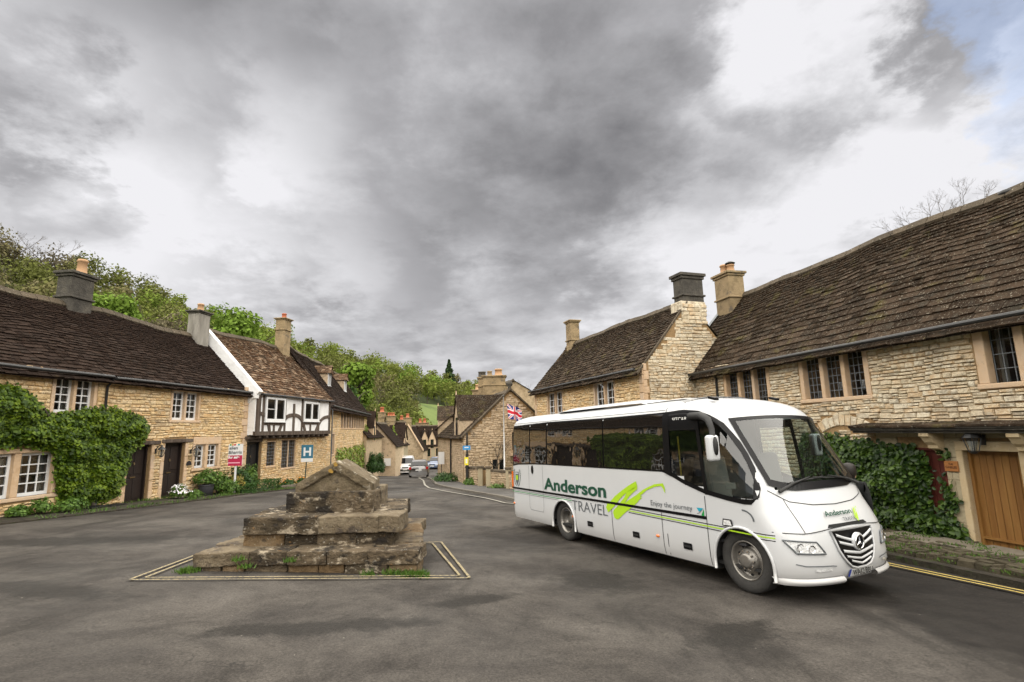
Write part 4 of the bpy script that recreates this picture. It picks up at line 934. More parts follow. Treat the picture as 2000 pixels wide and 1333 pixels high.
def text(body, size, M4, mt, parent, name, off=0., extr=.001, align='LEFT', sx=1., shear=0., sp=1.):
    c = bpy.data.curves.new(name, 'FONT'); c.body = body; c.size = size; c.extrude = extr; c.offset = off; c.align_x = align; c.shear = shear; c.space_character = sp; c.space_line = .9
    c.resolution_u = 4; o = bpy.data.objects.new(name, c); COL.objects.link(o)
    me = bpy.data.meshes.new_from_object(o); bpy.data.objects.remove(o); bpy.data.curves.remove(c)
    me.materials.clear(); me.materials.append(mt); o = bpy.data.objects.new(name, me); COL.objects.link(o)
    if parent: o.parent = parent
    b = base(parent); o.matrix_local = Matrix.Translation(-b) @ M4 @ Matrix.Diagonal((sx, 1, 1, 1)); return o
def frame(o, x, y):
    x = Vector(x).normalized(); y = Vector(y).normalized(); z = x.cross(y); return Matrix.Translation(o) @ Matrix((x, y, z)).transposed().to_4x4()
MT['ink'] = mat('dark ink', [(.02, .02, .02)], .6, bump=0); MT['burnt'] = mat('burnt lettering', [(.07, .025, .01)], .8, bump=0)
MT['signwood'] = mat('orange varnished wood', [(.26, .10, .03), (.38, .17, .05)], .5, 6, aniso=(.4, .4, 3), bump=.05)
a = uE(1847, 900); b = uE(1877, 922)
t = thing('house_name_board', 'orange wooden name board on the wall left of the oak door', 'sign', WE.P((a[0]+b[0])/2, (a[1]+b[1])/2, .04))
o = MB().box(WE.P((a[0]+b[0])/2, (a[1]+b[1])/2, .045), WE.d*((b[0]-a[0])/2), WE.n*.02, (0, 0, (a[1]-b[1])/2)).build('board', MT['signwood'], t); bevel(o, .006, 1)
text('THE', .055, frame(WE.P((a[0]+b[0])/2, (a[1]+b[1])/2+.025, .067), WE.d, (0, 0, 1)), MT['burnt'], t, 'lettering', .002, align='CENTER')
text('GABLES', .07, frame(WE.P((a[0]+b[0])/2, (a[1]+b[1])/2-.045, .067), WE.d, (0, 0, 1)), MT['burnt'], t, 'lettering', .002, align='CENTER')
a = WA.uz(367, 905); 
t = thing('house_name_plaque', 'small black arched name plaque under the lantern by the dark door', 'plaque', WA.P(a[0], a[1], .03))
m = MB(); pts = [(-.15, -.09), (.15, -.09), (.15, -.02), (.1, .06), (0, .1), (-.1, .06), (-.15, -.02)]; m.quad(*[WA.P(a[0]+x, a[1]+z, .05) for x, z in pts])
for p, q in zip(pts, pts[1:]+pts[:1]): m.quad(WA.P(a[0]+p[0], a[1]+p[1], .05), WA.P(a[0]+q[0], a[1]+q[1], .05), WA.P(a[0]+q[0], a[1]+q[1], .02), WA.P(a[0]+p[0], a[1]+p[1], .02))
m.build('plate', MT['blackmetal'], t)

# pitched setts and flags between the big house and the road
tset = thing('sett_paving', 'band of brown pitched stone setts between the dark road and the creeper covered house wall', 'paving', (8.4, 9, gz(8.4, 9)))
A = lerp_pts(EV, 200); B = lerp_pts(ER, 200); R4 = random.Random(9); Ls = []
for row in range(13):
    i = 0.
    y = 3.0+R4.uniform(0, .3)
    while y < 17:
        l = R4.uniform(.16, .34)
        k = min(199, max(0, int((y+4)/(24.5)*200))); xa, xb = A[k][0], B[k][0]; f = (row+.5)/13
        if f > .62 or y > 11.3 or y < 8.0:
            f2 = f
        else: f2 = f
        x = xb+(xa-xb)*f2*.92+.1; Ls.append((x, y+l/2, l, (xa-xb)/13*.80, row)); y += l+.012
Ls.sort(key=lambda q: -1/math.hypot(q[0], q[1]) if 7.4 < q[1] < 12.8 else 1); dd = Vector((-.34, 1, 0)).normalized(); nn = Vector((dd.y, -dd.x, 0)); rest = []
for i, (x, y, l, wd, row) in enumerate(Ls):
    if row > 8 and y < 11.6: continue
    hz = R4.uniform(.035, .075); tl = R4.uniform(-.012, .012); c = Vector((x, y, gz(x, y)+.07)); rot = R4.uniform(-.15, .15); d2 = Matrix.Rotation(rot, 3, 'Z') @ dd; n2 = Matrix.Rotation(rot, 3, 'Z') @ nn
    m = MB(); v = []
    for zz_, sc in ((-.06, 1), (hz, .82)):
        for (p, q) in ((-1, -1), (1, -1), (1, 1), (-1, 1)): v.append(c+d2*(p*l/2*sc*R4.uniform(.9, 1.02))+n2*(q*wd/2*sc*R4.uniform(.82, .98))+Vector((0, 0, zz_+tl*p)))
    if i < 300: m.v = [tuple(p) for p in v]; m.f = BOXF[1:]; m.build('sett', MT['sett'], tset)
    else: rest.append([tuple(p) for p in v])
if rest: np_mesh('joined_setts', np.array(rest), BOXF[1:], MT['sett'], tset, kind='stuff')
fl = [(dE[0]-.9+i*.95, .9) for i in range(7)]
for u, wd in fl:
    o = MB().box(WE.P(u, gz(WE.P(u, 0, .75).x, WE.P(u, 0, .75).y)+.09, .78), WE.d*.465, WE.n*.42, (0, 0, .05)).build('flagstone', MT['flag'], tset); bevel(o, .015, 2)

# ------------------------------------------------------------------ gabled neighbour behind the coach
ZD = 4.3; rD, hD = 2.35, 2.75
TD = thing('gable_end_house', 'stone house with big dark chimney on its gable and white sash windows, behind the coach', 'house', WD.P(LD/2, gz(3, 26)))
def wd(x0, x1, z0, z1): return (WD.uz(x0, 780)[0], WD.uz(x1, 780)[0], z0, z1)
oD = [wd(1068, 1100, 2.35, 4.0), wd(1160, 1203, 2.45, 4.05)]
wall = wall_face(WD, 0, LD, -1.9, ZD-.06, oD, MT['mortar'], TD)
units_for(MT['stoneW']); skb = lambda x, y: y > 815
put_stones(WD, lay_stones(-1.6, ZD, .3, LD-.25, None, [(a, b, c-.12, d) for a, b, c, d in oD], (.11, .18), (.2, .42), 51), MT['stoneW'], wall, 200, .03, skip=skb)
for uu in (.15, LD-.14):
    z = -1.6; k = 0
    while z < ZD-.1:
        h = random.uniform(.26, .36); w_ = .2 if k % 2 else .14; k += 1
        o = MB().box(WD.P(uu, z+h/2, 0), WD.d*(.15 if uu < 1 else .14), WD.n*.045, (0, 0, h/2-.008)).build('quoin', MT['dress'], wall); bevel(o, .012, 1); z += h
for r_ in oD: window(TD, WD, r_, 2, 'white', MT, 2, 4, jamb=.13, mull=.14, head=.08)
WG = WD.side(LD); 
def insG(u, z): return z < ZD+hD*(1-abs(u-rD)/rD)-.05
wall2 = wall_face(WG, 0, 2*rD, -1.9, ZD, [], MT['mortar'], TD, gable=(rD, ZD+hD), name='gable_wall')
units_for(MT['stoneE'])
put_stones(WG, lay_stones(-1.6, ZD+hD, .25, 2*rD-.05, insG, [], (.09, .17), (.16, .42), 53), MT['stoneE'], wall2, 250, .03, skip=skb)
z = -1.6; k = 0
while z < ZD-.1:
    h = random.uniform(.26, .36); w_ = .22 if k % 2 else .14; k += 1
    o = MB().box(WG.P(w_/2+.0, z+h/2, 0), WG.d*(w_/2), WG.n*.045, (0, 0, h/2-.008)).build('quoin', MT['dress'], wall2); bevel(o, .012, 1); z += h
m = MB(); m.quad(WD.P(0, -1.9, -2*rD), WD.P(LD, -1.9, -2*rD), WD.P(LD, ZD, -2*rD), WD.P(0, ZD, -2*rD)); m.quad(WD.P(0, -1.9), WD.P(0, -1.9, -2*rD), WD.P(0, ZD, -2*rD), WD.P(0, ZD)); m.quad(WD.P(0, ZD), WD.P(0, ZD, -2*rD), WD.P(0, ZD+hD, -rD)); m.build('outer_wall', MT['mortar'], TD)
roofD, PD = tiles(TD, WD, -.25, LD-.02, ZD, rD, hD, .32, MT['slateE'], 61, .22, .11, .38, .19, sag=.08)
gutter(TD, WD, -.25, LD-.1, ZD-.14, .34, MT['blackmetal'])
vl = MB(); pp = [PD(LD-.06, s, .05) for s in (-.4, .8, 2, 3, 3.6)]
for a, b in zip(pp, pp[1:]): vl.quad(a, b, b+WD.d*.1, a+WD.d*.1); vl.quad(a+WD.d*.1, b+WD.d*.1, b+WD.d*.1-Vector((0, 0, .1)), a+WD.d*.1-Vector((0, 0, .1)))
vl.build('verge_stone', MT['ridge'], TD)
cp = WD.P(LD-.33, 0, -rD-.32); gy = lambda px, py: WD.uz(px, py, -rD)[1]
chD = chimney(TD, cp, WD.ang, .62, 1.05, ZD+1.4, gy(1350, 528), MT['sooty'], [], string=gy(1350, 573), top=.24)
m = MB().box(WD.P(LD-.34, ZD+2.25, -rD-.25), WD.d*.37, WD.n*.62, (0, 0, .50)); o = m.build('chimney_breast', MT['stoneE'], TD); bevel(o, .06, 2)
for s in range(28):                                                     # stones facing the breast
    u_ = rD-.20+(s % 4)*.30+random.uniform(-.05, .05); z_ = ZD+1.52+(s//4)*.17
    if z_ > ZD+2.66 or z_ < ZD+1.7: continue
    o = bpy.data.objects.new('stone', SU_ME[s % 10]); COL.objects.link(o); o.parent = wall2; o.location = WG.P(u_, z_, .03)-base(wall2); o.rotation_euler = (0, 0, WG.ang); o.scale = (.28, .04, .155)
cp = WD.P(.7, 0, -rD); chimney(TD, cp, WD.ang, .72, .6, ZD+1.6, WD.uz(1129, 622, -rD)[1], MT['chim'], [], string=WD.uz(1129, 662, -rD)[1], top=.16)
# ------------------------------------------------------------------ the white coach
def plain(name, col, rough=.5, spec=.5, metal=0., coat=0., emit=None):
    m = bpy.data.materials.new(name); m.use_nodes = True; p = m.node_tree.nodes['Principled BSDF']
    p.inputs['Base Color'].default_value = (*col, 1); p.inputs['Roughness'].default_value = rough; p.inputs['Specular IOR Level'].default_value = spec; p.inputs['Metallic'].default_value = metal
    p.inputs['Coat Weight'].default_value = coat; p.inputs['Coat Roughness'].default_value = .03
    return m
def dirtypaint(name, c0, c1):
    def ex(nt, c, pos, geo):
        tc_ = N(nt, 'ShaderNodeTexCoord'); sp_ = N(nt, 'ShaderNodeSeparateXYZ'); nt.links.new(tc_.outputs['Object'], sp_.inputs[0])
        n = N(nt, 'ShaderNodeTexNoise'); n.inputs['Scale'].default_value = 3; n.inputs['Detail'].default_value = 5; nt.links.new(tc_.outputs['Object'], n.inputs[0])
        f = math_(nt, 'MULTIPLY', math_(nt, 'SUBTRACT', math_(nt, 'ADD', .62, math_(nt, 'MULTIPLY', n.outputs[0], .3)), sp_.outputs[2]), 1.6, True)
        return mixc(nt, math_(nt, 'MULTIPLY', f, .3), c, (.34, .30, .25))
    return mat(name, [c0, c1], .32, 1.5, 1, 0, bump=0, spec=.5, extra=ex, coat=.35)
BP = {'w': dirtypaint('white coach paint', (.50, .51, .525), (.53, .54, .555)), 'blk': plain('black glass surround', (.006, .006, .007), .3, .2), 'rub': plain('black rubber', (.015, .015, .015), .7), 'tyre': mat('tyre rubber', [(.025, .024, .023), (.05, .048, .045)], .85, 8, bump=.1),
      'rim': mat('dirty silver wheel', [(.20, .185, .165), (.36, .345, .32)], .38, 10, bump=.05, metal=.7), 'chrome': plain('chrome', (.75, .75, .76), .12, .5, 1.), 'green': plain('dark green vinyl', (.008, .06, .035), .4), 'lime': plain('lime green vinyl', (.36, .58, .02), .4), 'grey': plain('grey vinyl', (.10, .11, .12), .4),
      'orange': plain('orange lens', (.75, .16, .01), .2, .6, coat=.6), 'lamp': mat('headlamp reflector', [(.45, .46, .47), (.88, .88, .88)], .25, 22, 1, 0, bump=.3, bscale=18, spec=.6, coat=1.), 'seat': mat('blue grey seat cloth', [(.05, .055, .09), (.09, .09, .13)], .9, 20, bump=.05), 'int': plain('dark interior trim', (.035, .035, .038), .7), 'intl': plain('light interior trim', (.22, .21, .2), .7),
      'side': glass('tinted coach glass', (.12, .11, .10), (.010, .009, .008), .25, .012, bump=.004, ior=2.3), 'screen': glass('windscreen glass', (.72, .80, .78), (.01, .012, .012), .86, .01, ior=1.7), 'lens': glass('lamp lens', (.95, .97, .97), (.3, .3, .3), .9, .02), 'blue': plain('blue band', (.02, .05, .35), .4), 'plate': plain('white reflective plate', (.72, .72, .70), .4), 'teal': plain('teal vinyl', (.01, .30, .42), .4), 'gr2': plain('green vinyl', (.01, .25, .05), .4),
      'shadow': plain('dark gap', (.004, .004, .004), .8)}
bO = Vector((3.22, 7.86, -.41)); bf = Vector((2.13, -4.28, .105)).normalized(); bs = Vector((-bf.y, bf.x, 0)).normalized(); bup = bf.cross(bs)
bup = bup if bup.z > 0 else -bup
BUS = thing('coach', 'white minicoach with green lettering parked on the road on the right', 'coach', mtx=Matrix.Translation(bO) @ Matrix((bf, bs, bup)).transposed().to_4x4())
BW = 2.32; YC = BW/2; XR = -7.38
def interp(tab, x):
    if x <= tab[0][0]: return tab[0][1]
    for (a, b), (c, d) in zip(tab, tab[1:]):
        if x <= c: return b+(d-b)*(x-a)/(c-a)
    return tab[-1][1]
XF = [(.22, .84), (.32, .93), (.45, .95), (.70, .92), (.86, .89), (.92, .86), (1.05, .79), (1.2, .70), (1.36, .60), (1.42, .55), (1.9, .27), (2.48, -.07), (2.6, -.17), (2.70, -.36), (2.78, -.62), (2.84, -1.0), (2.87, -1.5)]
INS = [(.22, .05), (.34, .012), (.6, 0), (1.6, .0), (2.3, .028), (2.55, .05), (2.66, .085), (2.73, .16), (2.78, .30), (2.84, .55), (2.87, .8)]
AA = [(.2, .62), (1.2, .55), (1.5, .36), (2.45, .34), (2.7, .5), (2.87, .6)]
NN = 2.6
def xfront(Y, Z):
    ins = interp(INS, Z); t = min(1, abs(Y-YC)/(YC-ins)); return interp(XF, Z)-interp(AA, Z)*(1-(1-t**NN)**(1/NN))
def yside(X, Z):
    ins = interp(INS, Z); a = interp(AA, Z); q = 1-(interp(XF, Z)-X)/a
    q = min(1, max(0, q)); return YC-(YC-ins)*(1-q**NN)**(1/NN)
ARCH = [(0.0, .50, .44), (-4.82, .47, .44)]
def zbot(X):
    z = .24
    for c, r, h in ARCH:
        d = abs(X-c)
        if d < r: z = max(z, .40+(r*r-d*d)**.5*.98)
    return z
ZL = [0, .08, .18, .32, .46, .60, .72, .84, 1.0, 1.12, 1.2, 1.3, 1.42, 1.56, 1.70, 1.85, 2.0, 2.15, 2.3, 2.42, 2.5, 2.57, 2.63, 2.68, 2.72, 2.76, 2.79, 2.82, 2.845, 2.86, 2.87]
sx = [XR+.02]; x = XR+.1
while x < -1.0: sx.append(x); x += .07
nfx = 26
def col_pt(j, zi):
    """column j on the near side, level zi"""
    z = ZL[zi]
    def pos(z):
        xs_ = interp(XF, z)-interp(AA, z)
        ns = len(sx)
        if j < 3:
            k = j/3; return (XR+.0-.0, (YC)*(1-k)+(interp(INS, z)+.10)*k) # rear face centre -> corner
        if j < 3+ns:
            X = sx[j-3]; return (X, interp(INS, z)+(.03 if j == 3 else 0))
        if j < 3+ns+nfx:
            k = (j-3-ns+1)/nfx; X = sx[-1]+(xs_-sx[-1])*k; return (X, interp(INS, z))
        k = (j-3-ns-nfx+1)/20; ph = k*pi/2; t = max(0, cos(ph))**(2/NN); q = max(0, sin(ph))**(2/NN)
        return (interp(XF, z)-interp(AA, z)*(1-q), YC-(YC-interp(INS, z))*t)
    if zi < 10:
        X, Y = pos(.5); zb = zbot(X) if 3 <= j else .24
        z = zb+(1.2-zb)*(ZL[zi])/1.2
        z = max(z, .22)
        if zi == 0: z = zb
        X, Y = pos(z); return X, Y, z
    X, Y = pos(z); return X, Y, z
NCOL = 3+len(sx)+nfx+20
UPS = [(-7.3, 2.60), (-5.46, 2.63), (-3.15, 2.61), (-1.36, 2.62), (-.97, 2.64), (-.62, 2.60), (-.33, 2.50), (-.16, 2.37), (.07, 2.05), (.25, 1.73), (.36, 1.45)]
LOS = [(-7.35, 1.54), (-7.0, 1.585), (-6.3, 1.61), (-5.55, 1.62), (-1.49, 1.61), (-1.3, 1.55), (-1.02, 1.44), (-.78, 1.37), (-.57, 1.31), (-.16, 1.25), (.13, 1.22), (.30, 1.23), (.36, 1.33)]
body = MB(); M_ = {}
for j in range(NCOL):
    for i in range(len(ZL)):
        X, Y, z = col_pt(j, i)
        M_[j, i, 0] = len(body.v); body.v.append((X, Y, z))
        M_[j, i, 1] = len(body.v) if abs(Y-YC) > 1e-6 else M_[j, i, 0]
        if abs(Y-YC) > 1e-6: body.v.append((X, BW-Y, z))
darkfaces = []
def WSL(Y):
    t = abs(Y-YC)/YC; return 1.40+.16*max(0, (t-.45)/.5)**2
for j in range(NCOL-1):
    for i in range(len(ZL)-1):
        X, Y, z = [sum(c)/4 for c in zip(*[col_pt(a, b) for a, b in ((j, i), (j+1, i), (j, i+1), (j+1, i+1))])]
        if j >= 3+len(sx)-1:
            xs_ = interp(XF, z)-interp(AA, z)
            if Y > .27 and WSL(Y)+.03 < z < 2.45: continue               # windscreen opening
        if -1.33 < X < .33 and Y < .4 and interp(LOS, X)+.05 < z < interp(UPS, X)-.05: continue  # cab window opening
        for s in (0, 1):
            q = [M_[j, i, s], M_[j+1, i, s], M_[j+1, i+1, s], M_[j, i+1, s]]
            if s: q.reverse()
            if len(set(q)) < 3: continue
            q2 = []; [q2.append(v) for v in q if v not in q2]
            body.f.append(tuple(q2))
    # crown
    q = [M_[j, len(ZL)-1, 0], M_[j+1, len(ZL)-1, 0], M_[j+1, len(ZL)-1, 1], M_[j, len(ZL)-1, 1]]; q2 = []; [q2.append(v) for v in q if v not in q2]
    if len(q2) > 2: body.f.append(tuple(q2))
bo = body.build('body', BP['w'], BUS, True)
m = MB(); m.abox(XR+.05, .45, .1, BW-.1, .3, .34)                              # floor pan
m.abox(-.7, .3, .5, .8, .3, .42); m.abox(-.7, .3, BW-.8, BW-.5, .3, .42)
m.abox(-4.27, -.56, .09, BW-.09, .21, .60); m.abox(-7.25, -5.36, .12, BW-.12, .26, .60); m.build('underbody', BP['rub'], BUS)  # luggage bay boxes, added solid and low to deepen the shade under the coach
for (c, r, h) in ARCH:
    for s in (0, 1):
        m = MB(); f = lambda u, v: (c+(r+.01)*cos(pi*u), (.03+.50*v) if not s else BW-.03-.50*v, .40+(r+.01)*sin(pi*u)*.98)
        m.grid(f, 16, 1); m.quad((c-r, .52 if not s else BW-.52, .3), (c+r, .52 if not s else BW-.52, .3), (c+r, .52 if not s else BW-.52, .95), (c-r, .52 if not s else BW-.52, .95)); m.build('wheel_well', BP['rub'], BUS)
        m = MB(); pts = [(c+(r+.0)*cos(pi*u/20), yside(c+r*cos(pi*u/20), .7)-.005 if not s else BW-yside(c+r*cos(pi*u/20), .7)+.005, .40+(r)*sin(pi*u/20)*.98) for u in range(21)]
        pts = [(pts[0][0], pts[0][1], .25)]+pts+[(pts[-1][0], pts[-1][1], .25)]
        m.tube(pts, .022, 6); m.build('wheel_arch_lip', BP['w'], BUS, True)
def patch(name, corners, mt, off=.006, nu=8, nv=3, parent=None, surf='f', smooth=True):
    """panel hugging the coach: corners (bl, br, tr, tl); front uses (Y,Z), side uses (X,Z)"""
    bl, br, tr, tl = corners
    def fn(u, v):
        a = [(bl[k]*(1-u)+br[k]*u)*(1-v)+(tl[k]*(1-u)+tr[k]*u)*v for k in (0, 1)]
        if surf == 'f': return (xfront(*a)+off, a[0], a[1])
        return (a[0], yside(*a)-off, a[1])
    return MB().grid(fn, nu, nv).build(name, mt, parent or BUS, smooth)
def sband(name, x0, x1, mt, off=.004, up=0., lo=0., n=None, far=False, zmin=None, zmax=None):
    n = n or max(2, int((x1-x0)/.08)); 
    def fn(u, v):
        X = x0+(x1-x0)*u; a = interp(LOS, X)+lo; b = interp(UPS, X)-up
        if zmin is not None: a = max(a, zmin)
        if zmax is not None: b = min(b, zmax)
        z = a+(b-a)*v; y = yside(X, z)-off; return (X, BW-y if far else y, z)
    return MB().grid(fn, n, 8).build(name, mt, BUS, True)
# black surround behind the side glass, then the panes
sband('window_band', -7.3, -1.36, BP['blk'], .004)
sband('window_band', -7.3, -1.36, BP['blk'], .004, far=True)
for far in (False, True):
    for a, b in ((-7.25, -6.36), (-6.31, -5.50), (-5.44, -3.20), (-3.16, -1.42)):
        sband('side_window', a, b, BP['side'], .014 if b > -5.5 or True else .01, .03, .03, far=far)
sband('window_pillar', -1.44, -1.29, BP['blk'], .016, n=3)
# cab glass surround (black frame) and clear pane
def ring(name, outer, inner, mt, mapf, parent=None):
    m = MB(); n = len(outer)
    for i in range(n):
        j = (i+1) % n; m.quad(mapf(*outer[i]), mapf(*outer[j]), mapf(*inner[j]), mapf(*inner[i]))
    return m.build(name, mt, parent or BUS)
xsn = [-1.36+(.36+1.36)*i/16 for i in range(17)]
for far in (0, 1):
    mp = lambda X, Z, o=.008: (X, (yside(X, Z)-o) if not far else BW-yside(X, Z)+o, Z)
    up = [(X, interp(UPS, X)) for X in xsn]; lo = [(X, interp(LOS, X)) for X in xsn]
    def insx(X): return -1.30+(X+1.36)/1.72*1.585
    ui = [(insx(X), interp(UPS, insx(X))-.075) for X in xsn]; li = [(insx(X), interp(LOS, insx(X))+.07) for X in xsn]
    ring('cab_window_surround', up+lo[::-1], ui+li[::-1], BP['blk'], mp)
    m = MB()
    for k in range(16):
        for v in range(4):
            q = []
            for (kk, vv) in ((k, v), (k+1, v), (k+1, v+1), (k, v+1)):
                X = insx(xsn[kk]); a, b = li[kk][1]-.02, ui[kk][1]+.02; q.append(mp(X, a+(b-a)*vv/4, .0))
            m.quad(*q)
    m.build('cab_window', BP['cab'] if 'cab' in BP else BP['screen'], BUS, True)
    m = MB()
    def br(x0, z0, x1, z1, wd): 
        for t in range(6):
            a, b = t/6, (t+1)/6; p = (x0+(x1-x0)*a, z0+(z1-z0)*a); q = (x0+(x1-x0)*b, z0+(z1-z0)*b); dx, dz = x1-x0, z1-z0; L_ = math.hypot(dx, dz); nx_, nz_ = -dz/L_*wd/2, dx/L_*wd/2
            m.quad(mp(p[0]+nx_, p[1]+nz_, .012), mp(q[0]+nx_, q[1]+nz_, .012), mp(q[0]-nx_, q[1]-nz_, .012), mp(p[0]-nx_, p[1]-nz_, .012))
    br(-.55, 1.33, -.67, 2.56, .07); m.build('pillar', BP['blk'], BUS)
    m = MB(); X0, X1 = -1.33, -.64
    m.grid(lambda u, v: mp(X0+(X1-X0)*u, 2.30+(interp(UPS, X0+(X1-X0)*u)-.02-2.30)*v, .011), 8, 3); m.build('header_panel', BP['blk'], BUS, True)
# windscreen
nW = 24
wsO = []; wsI = []
def wsmap(Y, Z, o=.020): return (xfront(Y, Z)+o, Y, Z)
Ys = [.19+(BW-.38)*i/nW for i in range(nW+1)]
def top(Y): return 2.49-.05*abs((Y-YC)/YC)**2
O_ = [(Y, WSL(Y)) for Y in Ys]+[(Y, top(Y)) for Y in reversed(Ys)]
Yi = [.27+(BW-.54)*i/nW for i in range(nW+1)]
I_ = [(Y, WSL(Y)+(.10 if True else 0)) for Y in Yi]+[(Y, top(Y)-.05) for Y in reversed(Yi)]
m = MB(); nO = len(O_)
for i in range(nO):
    j = (i+1) % nO; m.quad(wsmap(*O_[i]), wsmap(*O_[j]), wsmap(*I_[j]), wsmap(*I_[i]))
m.build('windscreen_surround', BP['blk'], BUS)
MB().grid(lambda u, v: (lambda Y: wsmap(Y, (WSL(Y)+.08)+(top(Y)-.04-WSL(Y)-.08)*v, .013))(.23+(BW-.46)*u), 30, 10).build('windscreen', BP['screen'], BUS, True)
# lower side: seams, stripes
def sline(name, pts, wd, mt, off=.005):
    m = MB(); L = lerp_pts(pts, max(2, int(sum(math.hypot(b[0]-a[0], b[1]-a[1]) for a, b in zip(pts, pts[1:]))/.12)))
    for a, b in zip(L, L[1:]):
        d = Vector((b[0]-a[0], b[1]-a[1])).normalized(); n = Vector((-d.y, d.x))*wd/2; q = [(a[0]+n.x, a[1]+n.y), (b[0]+n.x, b[1]+n.y), (b[0]-n.x, b[1]-n.y), (a[0]-n.x, a[1]-n.y)]
        m.quad(*[(x_, yside(x_, z_)-off, z_) for x_, z_ in q])
    return m.build(name, mt, BUS)
sline('stripe', [(-7.36, .985), (-.60, .955)], .045, BP['blk'], .010)
sline('pinstripe', [(-7.36, .93), (-4.45, .92)], .010, BP['grey']); sline('pinstripe', [(-7.36, .895), (-4.45, .885)], .014, BP['gr2']); sline('pinstripe', [(-7.36, .86), (-4.45, .85)], .008, BP['grey'])
sline('pinstripe', [(-2.5, .905), (.55, .845)], .012, BP['blk']); sline('pinstripe', [(-2.5, .872), (.55, .812)], .018, BP['lime'], .006); sline('pinstripe', [(-2.5, .840), (.55, .775)], .012, BP['blk'])
for X, za, zb_ in ((-3.02, .26, .93), (-1.61, .26, .93), (-1.50, .26, .60), (-.60, .26, 1.28), (-4.32, .26, .93)): sline('seam', [(X, za), (X, zb_)], .012 if X > -4 else .006, BP['shadow'])
sline('seam', [(-1.37, 2.62), (-1.37, 2.73)], .012, BP['shadow'])
sline('door_outline', [(-6.41, 1.58), (-6.41, .51), (-5.70, .51), (-5.70, 1.60)], .008, BP['grey'])
sline('seam', [(-7.30, 2.655), (-1.4, 2.66)], .01, BP['grey'], .003)
m = MB().lathe((-6.215, yside(-6.2, 1.48)+.005, 1.485), (0, -1, 0), [(.0, .02), (.05, .02), (.055, .0)], 16); o = m.build('door_handle', BP['blk'], BUS); o.scale = (1, 1, 1); 
for v in o.data.vertices: v.co.z = 1.485+(v.co.z-1.485)*2.0
for (a, b, c, d) in ((-3.88, -3.69, .43, .53), (-2.42, -2.24, .42, .52), (-1.15, -.96, .42, .52)):
    patch('locker_handle', ((a, c), (b, c), (b, d), (a, d)), BP['blk'], .012, 2, 2, surf='s'); sline('locker_recess', [(a+.02, c+.05), (b-.02, c+.05)], .03, BP['rub'], .02)
for (X, Z) in ((-7.28, .59), (-4.42, .555), (-1.75, .53)):
    o = MB().lathe((X, yside(X, Z)+.005, Z), (0, -1, 0), [(0, .03), (.03, .026), (.042, .012), (.044, 0)], 12).build('side_marker', BP['orange'], BUS, True)
    for v in o.data.vertices: v.co.z = Z+(v.co.z-Z)*.6
patch('indicator_housing', ((-.29, .885), (-.09, .885), (-.11, .985), (-.27, .985)), BP['blk'], .02, 3, 3, surf='s'); patch('indicator_lens', ((-.265, .90), (-.11, .90), (-.13, .97), (-.25, .97)), BP['lamp'], .028, 3, 3, surf='s')
# recessed hand grip
g = MB(); 
for i in range(8):
    t0, t1 = i/8*pi/2, (i+1)/8*pi/2; f = lambda t, r: (.08+.2*sin(t)*r, 1.0+.15*cos(t)*r)
    a, b, c, d = f(t0, 1), f(t1, 1), f(t1, .86), f(t0, .86); g.quad(*[(x_, yside(x_, z_)-.006, z_) for x_, z_ in (a, b, c, d)])
g.build('hand_grip', BP['grey'], BUS)
# swoosh, lettering, crest, tick mark
zoomS = lambda pts: [(x_, z_) for x_, z_ in pts]
def spoly(name, pts, mt, off=.007):
    return MB().quad(*[(x_, yside(x_, z_)-off, z_) for x_, z_ in pts]).build(name, mt, BUS)
def locS(px, py):                                     # photo survey -> (X, Z) on the near side of the coach
    r = ray(980+px/3.173, 760+py/3.173); t = (bO-CAM).dot(bs)/r.dot(bs); p = CAM+r*t-bO; return p.dot(bf), p.dot(bup)
SW = [[(661, 765), (648, 734), (655, 712), (673, 699), (704, 663), (751, 625), (790, 597), (833, 572), (840, 597), (821, 621), (774, 642), (739, 675), (716, 706), (687, 741)], [(774, 642), (840, 597), (841, 621), (813, 644), (790, 667), (761, 712), (735, 726), (708, 741), (731, 710), (759, 675)], [(700, 798), (692, 769), (696, 749), (716, 730), (761, 712), (786, 689), (837, 656), (875, 626), (907, 609), (946, 591), (1000, 585), (1010, 609), (1015, 646), (1008, 636), (1000, 615), (986, 601), (946, 607), (899, 628), (872, 652), (856, 663), (875, 662), (856, 673), (872, 675), (852, 689), (844, 702), (798, 741), (759, 773), (727, 806), (714, 808)]]
for P_ in SW: spoly('swoosh', [locS(*p) for p in P_], BP['lime'])
def stext(body, X, Z, h, width, mt, off=0., name='lettering', shear=0.):
    M4 = frame((X, yside(X, Z)-.009, Z), (1, 0, 0), (0, 0, 1)); o = text(body, 1, M4, mt, BUS, name, off, .0005, shear=shear)
    xs_ = [v.co.x for v in o.data.vertices]; zs_ = [v.co.y for v in o.data.vertices]; k = width/(max(xs_)-min(xs_)); kh = h
    o.matrix_local = M4 @ Matrix.Diagonal((k, kh, 1, 1)); return o
stext('Anderson', -5.62, 1.055, .37, 2.48, BP['green'], .028); stext('TRAVEL', -4.44, .70, .30, 1.28, BP['grey'], -.006); stext('Enjoy the journey', -1.87, 1.03, .125, .98, BP['grey'], -.004); stext('SITCAR', -1.20, 2.455, .085, .34, BP['plate'], .01)
spoly('approval_mark', [(-.79, 1.09), (-.64, 1.09), (-.74, 1.03)], BP['teal']); spoly('approval_mark', [(-.64, 1.08), (-.64, .975), (-.70, .98)], BP['gr2']); sline('approval_mark', [(-.79, 1.0), (-.77, .965), (-.72, 1.04), (-.67, 1.08)], .008, BP['grey'])
